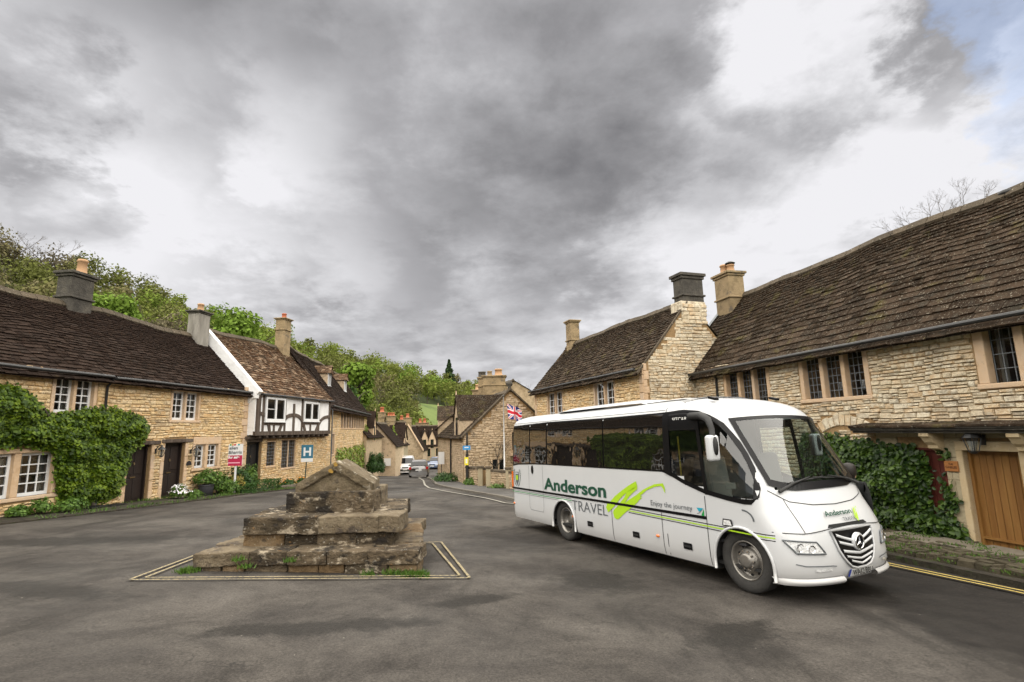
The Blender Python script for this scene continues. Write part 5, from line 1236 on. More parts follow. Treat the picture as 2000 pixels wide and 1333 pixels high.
crest = [(-7.17, 1.40), (-7.17, 1.25), (-7.14, 1.15), (-7.07, 1.05), (-7.00, 1.15), (-6.97, 1.25), (-6.97, 1.40)]
spoly('crest', crest, BP['grey']); spoly('crest', [(-7.13, 1.31), (-7.13, 1.19), (-7.01, 1.19), (-7.01, 1.31)], BP['lime'], .010); spoly('crest', [(-7.15, 1.38), (-7.15, 1.345), (-6.99, 1.345), (-6.99, 1.38)], BP['w'], .010)
for s in (-1, 1):
    sline('laurel', [(-7.07+s*.13, 1.47), (-7.07+s*.165, 1.36), (-7.07+s*.17, 1.22), (-7.07+s*.12, 1.10), (-7.07+s*.04, 1.03)], .016, BP['green'])
    for k in range(7):
        t = k/6; z_ = 1.42-.34*t; x_ = -7.07+s*(.165+.02*sin(pi*t)-.07*t*t); spoly('laurel', [(x_, z_+.03), (x_+s*.03, z_+.01), (x_+s*.015, z_-.02)], BP['green'])
# front: bonnet line, grille, emblem, lamps, bumper, plate
def fline(name, pts, wd, mt, off=.006):
    m = MB(); L = lerp_pts(pts, 24)
    for a, b in zip(L, L[1:]):
        d = Vector((b[0]-a[0], b[1]-a[1])).normalized(); n = Vector((-d.y, d.x))*wd/2; q = [(a[0]+n.x, a[1]+n.y), (b[0]+n.x, b[1]+n.y), (b[0]-n.x, b[1]-n.y), (a[0]-n.x, a[1]-n.y)]
        m.quad(*[(xfront(max(.02, min(BW-.02, y_)), z_)+off, y_, z_) for y_, z_ in q])
    return m.build(name, mt, BUS)
fline('seam', [(.16, 1.42), (.35, 1.27), (.7, 1.21), (1.16, 1.19), (1.62, 1.21), (1.97, 1.27), (2.16, 1.42)], .010, BP['shadow'])
fline('seam', [(.30, 1.30), (.34, .88)], .008, BP['shadow']); fline('seam', [(2.02, 1.30), (1.98, .88)], .008, BP['shadow'])
fline('seam', [(.03, .89), (.34, .87), (.8, .91), (1.16, .925), (1.52, .91), (1.98, .87), (2.29, .89)], .010, BP['shadow'])
patch('bonnet_gap', ((.72, .915), (1.60, .915), (1.55, .955), (.77, .955)), BP['shadow'], .004, 10, 1)
GL = [(.70, .885), (1.62, .885)]; 
gb = [(.72, .87), (.78, .64), (.86, .50), (.98, .42), (1.16, .405), (1.34, .42), (1.46, .50), (1.54, .64), (1.60, .87)]
m = MB()
def gy_(z): # half width of the grille at height z
    return interp([(.405, .18), (.42, .20), (.50, .30), (.64, .38), (.87, .44)], z)
m.grid(lambda u, v: (lambda z: (xfront(YC, z)+.010, YC+(u*2-1)*gy_(z), z))(.405+.465*v), 12, 12)
m.v = [(xfront(y, z)+.012, y, z) for x_, y, z in m.v]; grl = m.build('grille', BP['blk'], BUS, True)
MB().tube([(xfront(y, z)+.022, y, z) for y, z in [(YC-gy_(z)-.01, z) for z in (.885, .75, .64, .55, .48, .42)]+[(YC-.1, .392), (YC+.1, .392)]+[(YC+gy_(z)+.01, z) for z in (.42, .48, .55, .64, .75, .885)]+[(YC-gy_(.87)-.01, .885)]], .014, 6).build('grille_rim', BP['w'], grl, True)
for k, z_ in enumerate((.745, .655, .575, .505, .445)):
    for s in (-1, 1):
        m = MB(); w0 = .10 if k == 0 else .0; gw_ = gy_(z_)-.015
        def f(u, v):
            y = YC+s*(w0+(gw_-w0)*u); z = z_+(.085 if k < 2 else .05)*u**1.2+(v-.5)*(.036 if k < 3 else .028); return (xfront(y, z)+.03+.012*sin(pi*v), y, z)
        m.grid(f, 8, 4); m.build('grille_slat', BP['w'], grl, True)
o = MB().lathe((xfront(YC, .70)+.02, YC, .72), (1, 0, 0), [(.115, 0), (.115, .03), (.09, .035)], 24).build('emblem_mount', BP['w'], grl, True)
em = MB(); c_ = Vector((xfront(YC, .70)+.062, YC, .715)); em.tube([c_+Vector((0, .088*cos(t*pi/12), .088*sin(t*pi/12))) for t in range(25)], .009, 6, cap=False)
for a in (90, 210, 330):
    d = Vector((0, cos(radians(a)), sin(radians(a)))); e = Vector((0, -d.z, d.y)); p = c_; em.quad(p+e*.014, p+d*.085, p+Vector((.014, 0, 0))); em.quad(p-e*.014, p+Vector((.014, 0, 0)), p+d*.085)
em.build('star_emblem', BP['chrome'], grl)
MB().lathe((xfront(YC, .70)+.035, YC, .715), (1, 0, 0), [(.088, 0), (.088, .012), (0, .014)], 20).build('emblem_disc', BP['blk'], grl)
for s in (0, 1):
    fy = (lambda y: y) if not s else (lambda y: BW-y)
    hl = [(fy(.085), .80), (fy(.52), .60), (fy(.44), .76), (fy(.12), .85)] 
    cs_ = ((fy(.17), .635), (fy(.54), .615), (fy(.44), .765), (fy(.07), .80))
    L0 = patch('headlight', cs_, BP['lamp'], .010, 10, 5)
    for (yy, zz_, r) in ((.22, .705, .055), (.36, .685, .05)):
        MB().lathe((xfront(fy(yy), zz_)-.0, fy(yy), zz_), (1, .25 if s else -.25, 0), [(r, .022), (r*.8, .012), (r*.3, .0), (0, .012)], 14).build('bulb_reflector', BP['chrome'], L0, True)
    m = MB(); cc = list(cs_)+[cs_[0]]; pts = []
    for a, b in zip(cc, cc[1:]):
        for t in range(6): y_, z_ = a[0]+(b[0]-a[0])*t/6, a[1]+(b[1]-a[1])*t/6; pts.append((xfront(y_, z_)+.018, y_, z_))
    m.tube(pts+[pts[0]], .010, 5); m.build('lamp_bezel', BP['grey'], L0, True)
    if s: patch('corner_indicator', ((fy(.012), .66), (fy(.07), .66), (fy(.05), .80), (fy(.012), .80)), BP['orange'], .036, 4, 4)
    fline('seam', [(fy(.15), .50), (fy(.25), .475), (fy(.62), .46), (fy(.68), .45)], .012, BP['grey'])
    patch('fog_lamp', ((fy(.36), .395), (fy(.60), .40), (fy(.60), .435), (fy(.36), .43)), BP['lamp'], .012, 4, 2)
    m = MB(); m.grid(lambda u, v: (lambda y, z: (xfront(y, .3)+.018+.035*sin(pi*v), y, z))(fy(.03+.78*u), .225+.085*v), 16, 5); m.build('bumper_lip', BP['w'], BUS, True)
    # wipers
    p = [(fy(.45) if not s else fy(.42), 1.50), (fy(.92) if not s else fy(1.0), 1.56)]
    m = MB(); fp = lambda y, z, o_: (xfront(y, z)+o_, y, z)
    m.tube([fp(fy(.27) if not s else fy(.16), 1.40, .05), fp(fy(.55), 1.50, .07), fp(fy(.95), 1.565, .06)], [.026, .018, .01], 6); m.tube([fp(fy(.50), 1.50, .035), fp(fy(1.28), 1.55, .03)], .012, 5); m.build('wiper', BP['rub'], BUS, True)
    # door mirror on a curved arm
    sy = (lambda y: y) if not s else (lambda y: BW-y)
    if not s: ap = [(-.78, sy(.03), 2.52), (-.45, sy(-.07), 2.51), (-.22, sy(-.17), 2.44), (-.10, sy(-.24), 2.30), (-.08, sy(-.26), 2.15)]; mc = Vector((-.09, sy(-.27), 2.02))
    else: ap = [(-.72, sy(.08), 2.52), (-.50, sy(-.04), 2.50), (-.36, sy(-.10), 2.40), (-.32, sy(-.12), 2.2)]; mc = Vector((-.32, sy(-.12), 1.98))
    mi = thing_ = bpy.data.objects.new('mirror', None); COL.objects.link(mi); mi.parent = BUS; BASE[mi.name] = Vector((0, 0, 0))
    MB().tube(ap, [.06, .06, .055, .045, .04], 8).build('mirror_arm', BP['rub'], mi, True)
    o = MB().box(mc, (.055, 0, 0), (0, .105, 0), (0, 0, .19)).build('mirror_shell', BP['w'], mi, True); o.modifiers.new('bevel', 'BEVEL').width = .045; o.modifiers['bevel'].segments = 4
    MB().box(mc+Vector((-.058, 0, 0)), (.002, 0, 0), (0, .085, 0), (0, 0, .165)).build('mirror_glass', BP['chrome'], mi)
    o = MB().lathe(mc+Vector((.05, (-.0), .03)), (1, 0, 0), [(.045, 0), (.045, .02), (0, .03)], 14).build('mirror_bracket', BP['rub'], mi, True)
    for v in o.data.vertices: v.co.z = mc.z+.03+(v.co.z-mc.z-.03)*3
pl = patch('number_plate', ((.90, .285), (1.42, .285), (1.42, .385), (.90, .385)), BP['plate'], .022, 6, 1); patch('plate_band', ((.90, .285), (.94, .285), (.94, .385), (.90, .385)), BP['blue'], .024, 1, 1, pl)
px_ = xfront(1.15, .33)+.030
M4 = frame((px_, .955, .303), (0, 1, 0), (0, 0, 1)); o = text('WA62 BBU', 1, M4, BP['shadow'], pl, 'lettering', .012, .0005); xs_ = [v.co.x for v in o.data.vertices]; o.matrix_local = M4 @ Matrix.Diagonal((.44/max(xs_), .098, 1, 1))
def ftext(body, Y, Z, size, width, mt, off):
    d = Vector((xfront(Y+.3, Z)-xfront(Y, Z), .3, 0)).normalized(); u_ = Vector((xfront(Y+.2, Z+.1)-xfront(Y+.2, Z-.05), 0, .15)).normalized(); n_ = d.cross(u_)
    M4 = frame(Vector((xfront(Y, Z), Y, Z))+n_*.030, d, u_); o = text(body, 1, M4, mt, BUS, 'lettering', off, .0005); xs_ = [v.co.x for v in o.data.vertices]; o.matrix_local = M4 @ Matrix.Diagonal((width/max(xs_), size, 1, 1))
ftext('Anderson', .78, 1.045, .10, .56, BP['green'], .022); ftext('TRAVEL', 1.08, .965, .075, .28, BP['grey'], 0)
for P_ in SW:
    q = [locS(*p) for p in P_]; m = MB(); m.quad(*[(lambda y, z: (xfront(y, z)+.03, y, z))(1.36+(x_+3.2)*.105, .955+(z_-.68)*.24) for x_, z_ in q]); m.build('swoosh', BP['lime'], BUS)
# roof pod, marker lamps
pod = MB(); 
def podf(u, v):
    X = -5.65+3.3*u; e = min(1, min(u, 1-u)*7)**.6; y = YC+(v*2-1)*.75*(.85+.15*e); return (X, y, 2.86+.10*e*(1-abs(v*2-1)**4)-(.03 if e < .2 else 0))
pod.grid(podf, 24, 12); pod.build('roof_unit', BP['w'], BUS, True)
pod = MB(); pod.grid(lambda u, v: (-2.5+1.1*u, YC+(v*2-1)*.6, 2.855+.045*min(1, min(u*1.5, (1-u)*4))*(1-abs(v*2-1)**4)), 12, 8); pod.build('roof_hatch', BP['w'], BUS, True)
for Y in (.42, BW-.42): MB().box((-.62, Y, 2.80), (.07, 0, -.02), (0, .05, 0), (0, 0, .02)).build('roof_marker', BP['blk'], BUS)
# wheels
for (cx_, r) in ((0., .435), (-4.82, .43)):
    for s in (0, 1):
        wt = bpy.data.objects.new('wheel', None); COL.objects.link(wt); wt.parent = BUS; BASE[wt.name] = Vector((0, 0, 0)); ax = (0, -1, 0) if not s else (0, 1, 0); y0 = .30 if not s else BW-.30
        zc_ = r-.005
        MB().lathe((cx_, y0, zc_), ax, [(.26, -.02), (r*.93, -.02), (r, .02), (r, .21), (r*.97, .235), (r*.85, .245), (r*.67, .24), (.265, .215)], 48).build('tyre', BP['tyre'], wt, True)
        dish = [(.268, .20), (.272, .225), (.258, .232), (.245, .21), (.235, .15), (.20, .12), (.155, .155), (.15, .20), (.10, .215), (.095, .255), (.07, .262), (0, .262)] if cx_ == 0 else [(.268, .20), (.272, .225), (.258, .23), (.24, .16), (.225, .05), (.15, .02), (.13, .08), (.10, .12), (0, .12)]
        rm = MB().lathe((cx_, y0, zc_), ax, dish, 40).build('rim', BP['rim'], wt, True)
        sg = -1 if not s else 1; hb = MB(); nb = MB()
        for k in range(10):
            a = 2*pi*k/10; d_ = .165 if cx_ == 0 else .11; nb.lathe((cx_+.122*cos(a), y0+sg*(.205 if cx_ == 0 else .07), zc_+.122*sin(a)), ax, [(.014, 0), (.014, .035), (0, .038)], 6)
            hb.lathe((cx_+.205*cos(a+.3), y0+sg*(.137 if cx_ == 0 else .05), zc_+.205*sin(a+.3)), ax, [(.024, 0), (.0, .004)], 8)
        nb.build('wheel_nuts', BP['chrome'], wt)['kind'] = 'stuff'; hb.build('rim_holes', BP['shadow'], wt)['kind'] = 'stuff'
        bk = MB().lathe((cx_, y0, zc_), ax, [(0, .03), (.26, .0)], 24).build('brake_drum', BP['rub'], wt)
# interior
for (x0_, rows_) in ((-1.9, 7),):
    for k in range(rows_):
        for yy in (.32, .74, 1.58, 2.0):
            X = x0_-k*.76; m = MB().box((X, yy, .95), (.22, 0, 0), (0, .2, 0), (0, 0, .06)).box((X-.24, yy, 1.34), (.05, 0, 0), (0, .2, 0), (-.06, 0, .40)); o = m.build('seat', BP['seat'], BUS); bevel(o, .04, 2)
for yy in (.55, 1.85):
    X = -.55; m = MB().box((X, yy, 1.02), (.25, 0, 0), (0, .24, 0), (0, 0, .08)).box((X-.27, yy, 1.45), (.06, 0, 0), (0, .23, 0), (-.06, 0, .42)).box((X, yy, .7), (.12, 0, 0), (0, .12, 0), (0, 0, .28)); o = m.build('front_seat', BP['intl'], BUS); bevel(o, .05, 2)
m = MB().grid(lambda u, v: (.12+(xfront(.2+(BW-.4)*u, 1.42)-.17)*v, .18+(BW-.36)*u, 1.30+.05*sin(pi*v)), 20, 5); m.abox(.0, .14, .15, BW-.15, .85, 1.3); m.build('dashboard', BP['int'], BUS, True)
c_ = Vector((.02, .60, 1.34)); ax_ = Vector((-.75, 0, .66)); MB().tube([c_+Vector((0, cos(t*pi/12), 0))*.21+Vector((.66, 0, .75))*.21*sin(t*pi/12) for t in range(25)], .016, 6, cap=False).tube([c_, c_+Vector((.2, 0, -.18))], .03, 6).tube([c_-Vector((0, .2, 0)), c_+Vector((0, .2, 0))], .014, 5).build('steering_wheel', BP['rub'], BUS, True)
MB().abox(XR+.1, .0, .1, BW-.1, .62, .66).build('floor', BP['int'], BUS); MB().abox(-1.42, -1.38, .12, .95, .66, 1.5).build('partition', BP['int'], BUS); MB().abox(XR+.15, -.7, .25, BW-.25, 2.62, 2.66).build('ceiling_lining', BP['intl'], BUS)
MB().box((-.13, yside(-.1, 1.5)+.08, 1.46), (.09, 0, 0), (0, .01, 0), (0, 0, .045)).build('paper_notice', BP['plate'], BUS)
for k in (0, 1): MB().tube([(-1.2+.5*k, .13, .7), (-1.2+.5*k, .13, 2.2)], .014, 6).build('grab_rail', plain('yellow rail', (.6, .42, .02), .4) if k == 0 else BP['rub'], BUS)
MB().box((-7.40, YC, 1.0), (.02, 0, 0), (0, YC-.12, 0), (0, 0, .4)).build('rear_panel', BP['w'], BUS)
patch('rear_lamp', ((0, 0), (0, 0), (0, 0), (0, 0)), BP['orange'], .0) if False else None
for yy in (.05, BW-.05): MB().box((-7.40, yy, 1.18), (.02, 0, 0), (0, .04, 0), (0, 0, .22)).build('rear_lamp', BP['orange'], BUS)
# ------------------------------------------------------------------ stepped stone base of the market cross
MT['cross'] = mat('weathered dark cross stone', [(0.0195, 0.01425, 0.009262), (0.06, 0.0435, 0.02636), (0.15, 0.1125, 0.07125), (0.075, 0.05625, 0.0342), (0.0375, 0.02775, 0.01781)], .92, 2.6, .75, .6, bump=1.3, bscale=9, aniso=(1, 1, 1.5), flecks=[((.50, .42, .31), 3.2, .56, .75), ((.62, .58, .49), 16, .61, .6), ((.022, .018, .015), 2.6, .55, .8), ((.34, .19, .07), 4.1, .64, .6)])
MT['crosswarm'] = mat('ochre cross stone', [(0.08, 0.048, 0.0224), (0.16, 0.104, 0.052), (0.208, 0.152, 0.092)], .92, 3, .8, .3, bump=.9, bscale=11, flecks=[((.05, .04, .03), 4, .57, .7), ((.55, .52, .44), 22, .63, .5)])
MT['crosstop'] = mat('pale topped cross stone', [(0.07, 0.0525, 0.03325), (0.154, 0.119, 0.07648), (0.266, 0.217, 0.1463)], .92, 3, .8, .3, bump=.9, bscale=12, flecks=[((.07, .055, .045), 3.4, .55, .8), ((.58, .55, .48), 20, .63, .5)])
MT['socket'] = mat('socket stone', [(0.056, 0.042, 0.0266), (0.14, 0.1085, 0.0665), (0.238, 0.189, 0.1263)], .92, 3, .9, .1, bump=1, bscale=10, flecks=[((.50, .45, .36), 4, .57, .7), ((.03, .026, .022), 3, .58, .6)])
TX = thing('market_cross_base', 'weathered stepped stone base of an old cross inside a yellow lined box', 'monument', (-3.35, 10.2, gz(-3.35, 10.2)))
gxz = gz(-3.3, 10.2)
th0 = radians(-2.5); XD = Vector((cos(th0), sin(th0), 0)); XN = Vector((-sin(th0), cos(th0), 0))
def rough(name, c, hx, hy, hz, mt, parent, amp=.03, cuts=5, seed=0, rot=0., taper=0.):
    bm = bmesh.new(); bmesh.ops.create_cube(bm, size=2.0)
    bmesh.ops.subdivide_edges(bm, edges=bm.edges[:], cuts=cuts, use_grid_fill=True)
    c = Vector(c); b = base(parent); X = Matrix.Rotation(rot, 3, 'Z') @ XD; Y = Matrix.Rotation(rot, 3, 'Z') @ XN
    for v in bm.verts:
        p = v.co.copy(); r = Vector((p.x*abs(p.x)**3, p.y*abs(p.y)**3, p.z*abs(p.z)**3)); k = 1-.009*(sum(abs(a) > .9 for a in p)-1)*(.5+min(1, .12/min(hx, hy, hz)))
        q = X*(p.x*hx*k*(1-taper*(p.z*.5+.5)))+Y*(p.y*hy*k)+Vector((0, 0, p.z*hz*k)); w_ = c+q
        n = mnoise.noise_vector(w_*1.9+Vector((seed*3.1, 0, 0)))*.8+mnoise.noise_vector(w_*6.5)*.55+mnoise.noise_vector(w_*17)*.35+mnoise.noise_vector(w_*38)*.22
        s_ = mnoise.noise(Vector((0, 0, w_.z*13+seed))+w_*.7)*.6
        q += n*amp+q.normalized()*s_*amp*.6; v.co = c+q-b
    me = bpy.data.meshes.new(name); bm.to_mesh(me); bm.free(); me.shade_smooth()
    o = link(name, me, mt, parent); return o
cx0 = Vector((-3.32, 10.42, 0))
def XP(a, b, z): a += .15*min(1, max(0, z-.1)/.15); a -= .25*(b+1.55)*(a+1.9)/3.8; v = cx0+XD*a+XN*b; return Vector((v.x, v.y, z))
def gx(a, b): v = XP(a, b, 0); return gz(v.x, v.y)
Rm = random.Random(4); sd = 0
def course(hw, y0, z0, z1, dpt, mts, wr=(.5, 1.1), amp=.025, sides=True, ov=0.):
    """a ring of blocks: front, back and both flanks"""
    global sd
    for (fy_, cnt) in ((y0, 1), (-y0, 1)):
        x = -hw
        while x < hw-.05:
            w_ = Rm.uniform(*wr); w_ = hw-x if hw-x-w_ < .3 else w_
            sd += 1; rough('block', XP(x+w_/2, fy_+(dpt/2 if fy_ < 0 else -dpt/2)+Rm.uniform(-.02, .02), (z0+z1)/2+Rm.uniform(-.008, .008)), w_/2-.014, dpt/2, (z1-z0)/2+.002, Rm.choice(mts), TX, amp*.85, 15, sd); x += w_
    for s in (-1, 1):
        y = y0+dpt
        while y < -y0-dpt-.05:
            w_ = Rm.uniform(*wr); w_ = -y0-dpt-y if -y0-dpt-y-w_ < .3 else w_
            sd += 1; rough('block', XP(s*(hw-dpt/2), y+w_/2, (z0+z1)/2), dpt/2, w_/2+.006, (z1-z0)/2+.006, Rm.choice(mts), TX, amp, 11, sd, .24 if s > 0 else 0); y += w_
zt1, zt2, zt3 = .07, .55, .90
# lowest step, two courses and paving on top
course(1.86, -1.52, -.52, -.12, .45, [MT['cross'], MT['crosswarm'], MT['cross']], (.35, .8), .03)
course(1.89, -1.55, -.13, zt1, .62, [MT['cross'], MT['crosstop'], MT['cross'], MT['crosswarm']], (.5, 1.0), .03)
rough('step_core', XP(0, 0, -.2), 1.4, 1.1, .27, MT['crosstop'], TX, .02, 8, 71)
# middle step
course(1.36, -1.07, zt1-.02, zt1+.21, .42, [MT['cross'], MT['cross'], MT['crosswarm']], (.5, .9), .022)
course(1.41, -1.16, zt1+.20, zt2, .60, [MT['cross'], MT['crosstop'], MT['cross']], (.8, 1.4), .028)
rough('step_core', XP(0, 0, .3), 1.0, .7, .245, MT['crosstop'], TX, .02, 8, 72)
# third step and gabled socket stone
course(.84, -.70, zt2-.02, zt3, .55, [MT['cross'], MT['cross'], MT['crosstop']], (.6, 1.0), .022)
rough('step_core', XP(0, 0, .7), .5, .4, .19, MT['cross'], TX, .02, 6, 73)
def gabled(name, y0, y1, hw, zb, zs, zt, mt, amp, seed):
    bm = bmesh.new(); prof = []; n = 12
    nu = 44
    def topz(x): 
        t = min(1, abs(x)/hw); return zs+(zt-zs)*(1-t)**.92
    nz_, ny = 18, 14; V = {}
    for i in range(nu+1):
        x = -hw+2*hw*i/nu
        for j in range(nz_+1):
            z = zb+(topz(x)-zb)*j/nz_
            for k in range(ny+1):
                y = y0+(y1-y0)*k/ny+(.055*min(1, max(0, (topz(x)-.15-z)/.03))*min(1, max(0, (hw-.11-abs(x))/.04)) if k == 0 else 0)
                if 0 < i < nu and 0 < j < nz_ and 0 < k < ny: continue
                w_ = XP(x, y, z); nn_ = mnoise.noise_vector(w_*2.3)*1.+mnoise.noise_vector(w_*7)*.5+mnoise.noise_vector(w_*18)*.25
                V[i, j, k] = bm.verts.new(w_+nn_*amp-base(TX))
    def q(a, b, c, d):
        try: bm.faces.new([V[a], V[b], V[c], V[d]])
        except (KeyError, ValueError): pass
    for i in range(nu):
        for j in range(nz_): q((i, j, 0), (i+1, j, 0), (i+1, j+1, 0), (i, j+1, 0)); q((i, j, ny), (i, j+1, ny), (i+1, j+1, ny), (i+1, j, ny))
        for k in range(ny): q((i, nz_, k), (i+1, nz_, k), (i+1, nz_, k+1), (i, nz_, k+1))
    for j in range(nz_):
        for k in range(ny): q((0, j, k), (0, j+1, k), (0, j+1, k+1), (0, j, k+1)); q((nu, j, k), (nu, j, k+1), (nu, j+1, k+1), (nu, j+1, k))
    me = bpy.data.meshes.new(name); bm.to_mesh(me); bm.free(); me.shade_smooth(); return link(name, me, mt, TX)
gabled('socket_stone', -.54, .47, .78, zt3-.02, 1.03, 1.43, MT['socket'], .026, 3)
MT['lichen'] = mat('orange lichen', [(.26, .15, .03), (.34, .21, .05)], .95, 20, bump=.3)
for (px, py, r) in ((653, 908, .045), (644, 921, .05)):
    p = at(px, py, 9.78); n = 9; pts = []
    for k in range(n): a = 2*pi*k/n; rr = r*random.uniform(.6, 1.1); pts.append((p.x+rr*cos(a), 9.84, p.z+rr*sin(a)))
    MB().quad(*pts).build('lichen_patch', MT['lichen'], TX)

# ------------------------------------------------------------------ leaves, shrubs, hedges, climbers
LEAF = np.array([(-.5, 0, 0), (0, .5, .10), (.5, 0, 0), (0, -.5, .10)]); LEAF_F = [(0, 1, 2, 3)]
LEAF6 = np.array([(-.5, 0, 0), (-.15, .33, .07), (.3, .26, .05), (.62, 0, -.08), (.3, -.26, .05), (-.15, -.33, .07)]); LEAF6_F = [(0, 1, 2, 3), (0, 3, 4, 5)]
def leaf_verts(P_, Nn, size, g, six=False, up=.0, jit=.7):
    n = len(P_); Nn = Nn+g.normal(0, jit, (n, 3))*.6+np.array([0, 0, up]); Nn /= np.linalg.norm(Nn, axis=1, keepdims=True)+1e-9
    t = np.cross(Nn, g.normal(0, 1, (n, 3))); t /= np.linalg.norm(t, axis=1, keepdims=True)+1e-9; b = np.cross(Nn, t)
    L = LEAF6 if six else LEAF; s = (size*g.uniform(.65, 1.35, n))[:, None, None]
    return P_[:, None]+s*(L[None, :, 0:1]*t[:, None]+L[None, :, 1:2]*b[:, None]+L[None, :, 2:3]*Nn[:, None])
def blob_leaves(c, r, n, size, g, shell_=.55, flat=None):
    d = g.normal(0, 1, (n, 3)); d /= np.linalg.norm(d, axis=1, keepdims=True); d[:, 2] = np.where(d[:, 2] < -.3, -d[:, 2], d[:, 2])
    k = g.uniform(shell_, 1, n)[:, None]; lump = 1+.18*np.sin(d[:, 0:1]*5+c[0])*np.sin(d[:, 1:2]*6+c[1])+.12*np.sin(d[:, 2:3]*9)
    return np.array(c)+d*k*lump*np.array(r), d
def shrub(name, label, cat, c, r, n, size, mtl, group=None, stems=True, six=False, up=.3, seed=1, flower=None, box=False):
    g = np.random.default_rng(seed); zg_ = gz(c[0], c[1]); c = (c[0], c[1], zg_+r[2]*.55 if not box else zg_+r[2]+.03)
    t = thing(name, label, cat, (c[0], c[1], zg_), group)
    if box:
        m_ = n; face = g.integers(0, 5, m_); u, v = g.uniform(-1, 1, m_), g.uniform(-1, 1, m_); P_ = np.zeros((m_, 3)); D = np.zeros((m_, 3))
        for f, (ax, sg) in enumerate(((0, 1), (0, -1), (1, 1), (1, -1), (2, 1))):
            k = face == f; o = [a for a in (0, 1, 2) if a != ax]; P_[k, ax] = sg*g.uniform(.82, 1.04, k.sum()); P_[k, o[0]] = u[k]; P_[k, o[1]] = v[k]; D[k, ax] = sg
        P_ = np.array(c)+P_*np.array(r)
    else: P_, D = blob_leaves(c, r, n, size, g)
    np_mesh('leaves', leaf_verts(P_, D, size, g, six, up), LEAF6_F if six else LEAF_F, mtl, t, kind='stuff')
    if stems:
        m = MB()
        for k in range(5):
            a = g.uniform(0, 6.28); e = Vector((c[0]+r[0]*.5*cos(a), c[1]+r[1]*.5*sin(a), c[2]+r[2]*.4)); m.tube([(c[0]+.05*cos(a), c[1]+.05*sin(a), zg_-.05), tuple((Vector(c)+e)/2), tuple(e)], [.02, .014, .006], 5)
        m.build('stems', MT['bark'], t)['kind'] = 'stuff'
    if flower:
        fn, fm, fs = flower; P2, D2 = blob_leaves(c, (r[0]*1.03, r[1]*1.03, r[2]*1.05), fn, fs, g, .95); k = D2[:, 2] > .15
        np_mesh('blossoms', leaf_verts(P2[k], D2[k], fs, g, False, .8), LEAF_F, fm, t, kind='stuff')
    return t
def climber(name, label, W, poly, n, size, mtl, depth, seed, six=False, bottom=None, stem=None, cat='climbing plant', holes=()):
    """a mat of leaves on a facade, outlined by a polygon in (u, z)"""
    g = np.random.default_rng(seed); P_ = np.array(poly); mn, mxx = P_.min(0), P_.max(0); out = []
    def inside(q):
        x, y = q[:, 0], q[:, 1]; c = np.zeros(len(q), bool)
        for (x0, y0), (x1, y1) in zip(P_, np.roll(P_, -1, 0)):
            k = ((y0 > y) != (y1 > y)); xi = (x1-x0)*(y-y0)/((y1-y0) if abs(y1-y0) > 1e-9 else 1e-9)+x0; c ^= k & (x < xi)
        return c
    while sum(len(o) for o in out) < n:
        q = g.uniform(mn, mxx, (n, 2)); out.append(q[inside(q)])
    q = np.concatenate(out)[:n]; ed = np.full(n, 9.)
    for a, b in zip(P_, np.roll(P_, -1, 0)):
        ab = b-a; t = np.clip(((q-a)@ab)/(ab@ab+1e-9), 0, 1); ed = np.minimum(ed, np.linalg.norm(q-(a+t[:, None]*ab), axis=1))
    q = q+g.normal(0, .07, (n, 2))
    lump = .55+.45*np.array([mnoise.noise((a*1.1, b*1.5, seed)) for a, b in q])+.22*np.array([mnoise.noise((a*3.3, b*3.6, seed+9)) for a, b in q])
    dmax = depth*np.clip(ed/.5, .12, 1)**.6*np.clip(lump, .15, 1.4)
    off = dmax*g.uniform(.25, 1, n)**.45
    L3 = np.array(W.o)+q[:, :1]*np.array(W.d)+off[:, None]*np.array(W.n); L3[:, 2] += q[:, 1]
    D = np.tile(np.array(W.n), (n, 1))*1.0; D[:, 2] += .35
    t = thing(name, label, cat, W.P(float(q[:, 0].mean()), gz(W.P(float(q[:, 0].mean()), 0).x, W.P(float(q[:, 0].mean()), 0).y), .2))
    np_mesh('leaves', leaf_verts(L3, D, size, g, six, .25), LEAF6_F if six else LEAF_F, mtl, t, kind='stuff')
    m = MB()
    for (u, z0, u1, z1) in (stem or []):
        m.tube([W.P(u, z0, .1), W.P(u*.6+u1*.4+.1, z0*.6+z1*.4, .12), W.P(u1, z1, .1)], [.06, .045, .02], 6)
    if m.v: m.build('stem', MT['bark'], t)
    return t
def poly(W, pts, off=.2): return [W.uz(*p, off) for p in pts]
climber('wisteria', 'large dense green climber covering the left cottage wall between its windows', WA, poly(WA, [(-70, 752), (0, 752), (40, 758), (72, 778), (84, 800), (112, 812), (150, 806), (190, 800), (225, 800), (262, 812), (288, 820), (297, 838), (286, 862), (262, 880), (256, 905), (246, 940), (236, 968), (215, 978), (150, 982), (124, 975), (118, 940), (112, 885), (92, 874), (50, 868), (0, 868), (-70, 870)]), 17000, .105, MT['ivy'], .62, 3, stem=[(WA.uz(150, 980)[0], -.3, WA.uz(160, 880)[0], 1.6), (WA.uz(180, 980)[0], -.3, WA.uz(80, 800)[0], 2.9)])
climber('virginia_creeper', 'dark green creeper around the red door under the stone canopy', WE, poly(WE, [(1560, 850), (1640, 856), (1690, 868), (1730, 872), (1790, 882), (1800, 900), (1806, 1000), (1836, 1004), (1838, 900), (1828, 882), (1836, 880), (1838, 905), (1838, 940), (1858, 985), (1856, 1020), (1880, 1052), (1893, 1064), (1850, 1062), (1800, 1050), (1730, 1040), (1560, 1020)]), 8200, .125, MT['ivyE'], .55, 5, True, stem=[(WE.uz(1720, 1040)[0], -.7, WE.uz(1700, 900)[0], 1.2)])
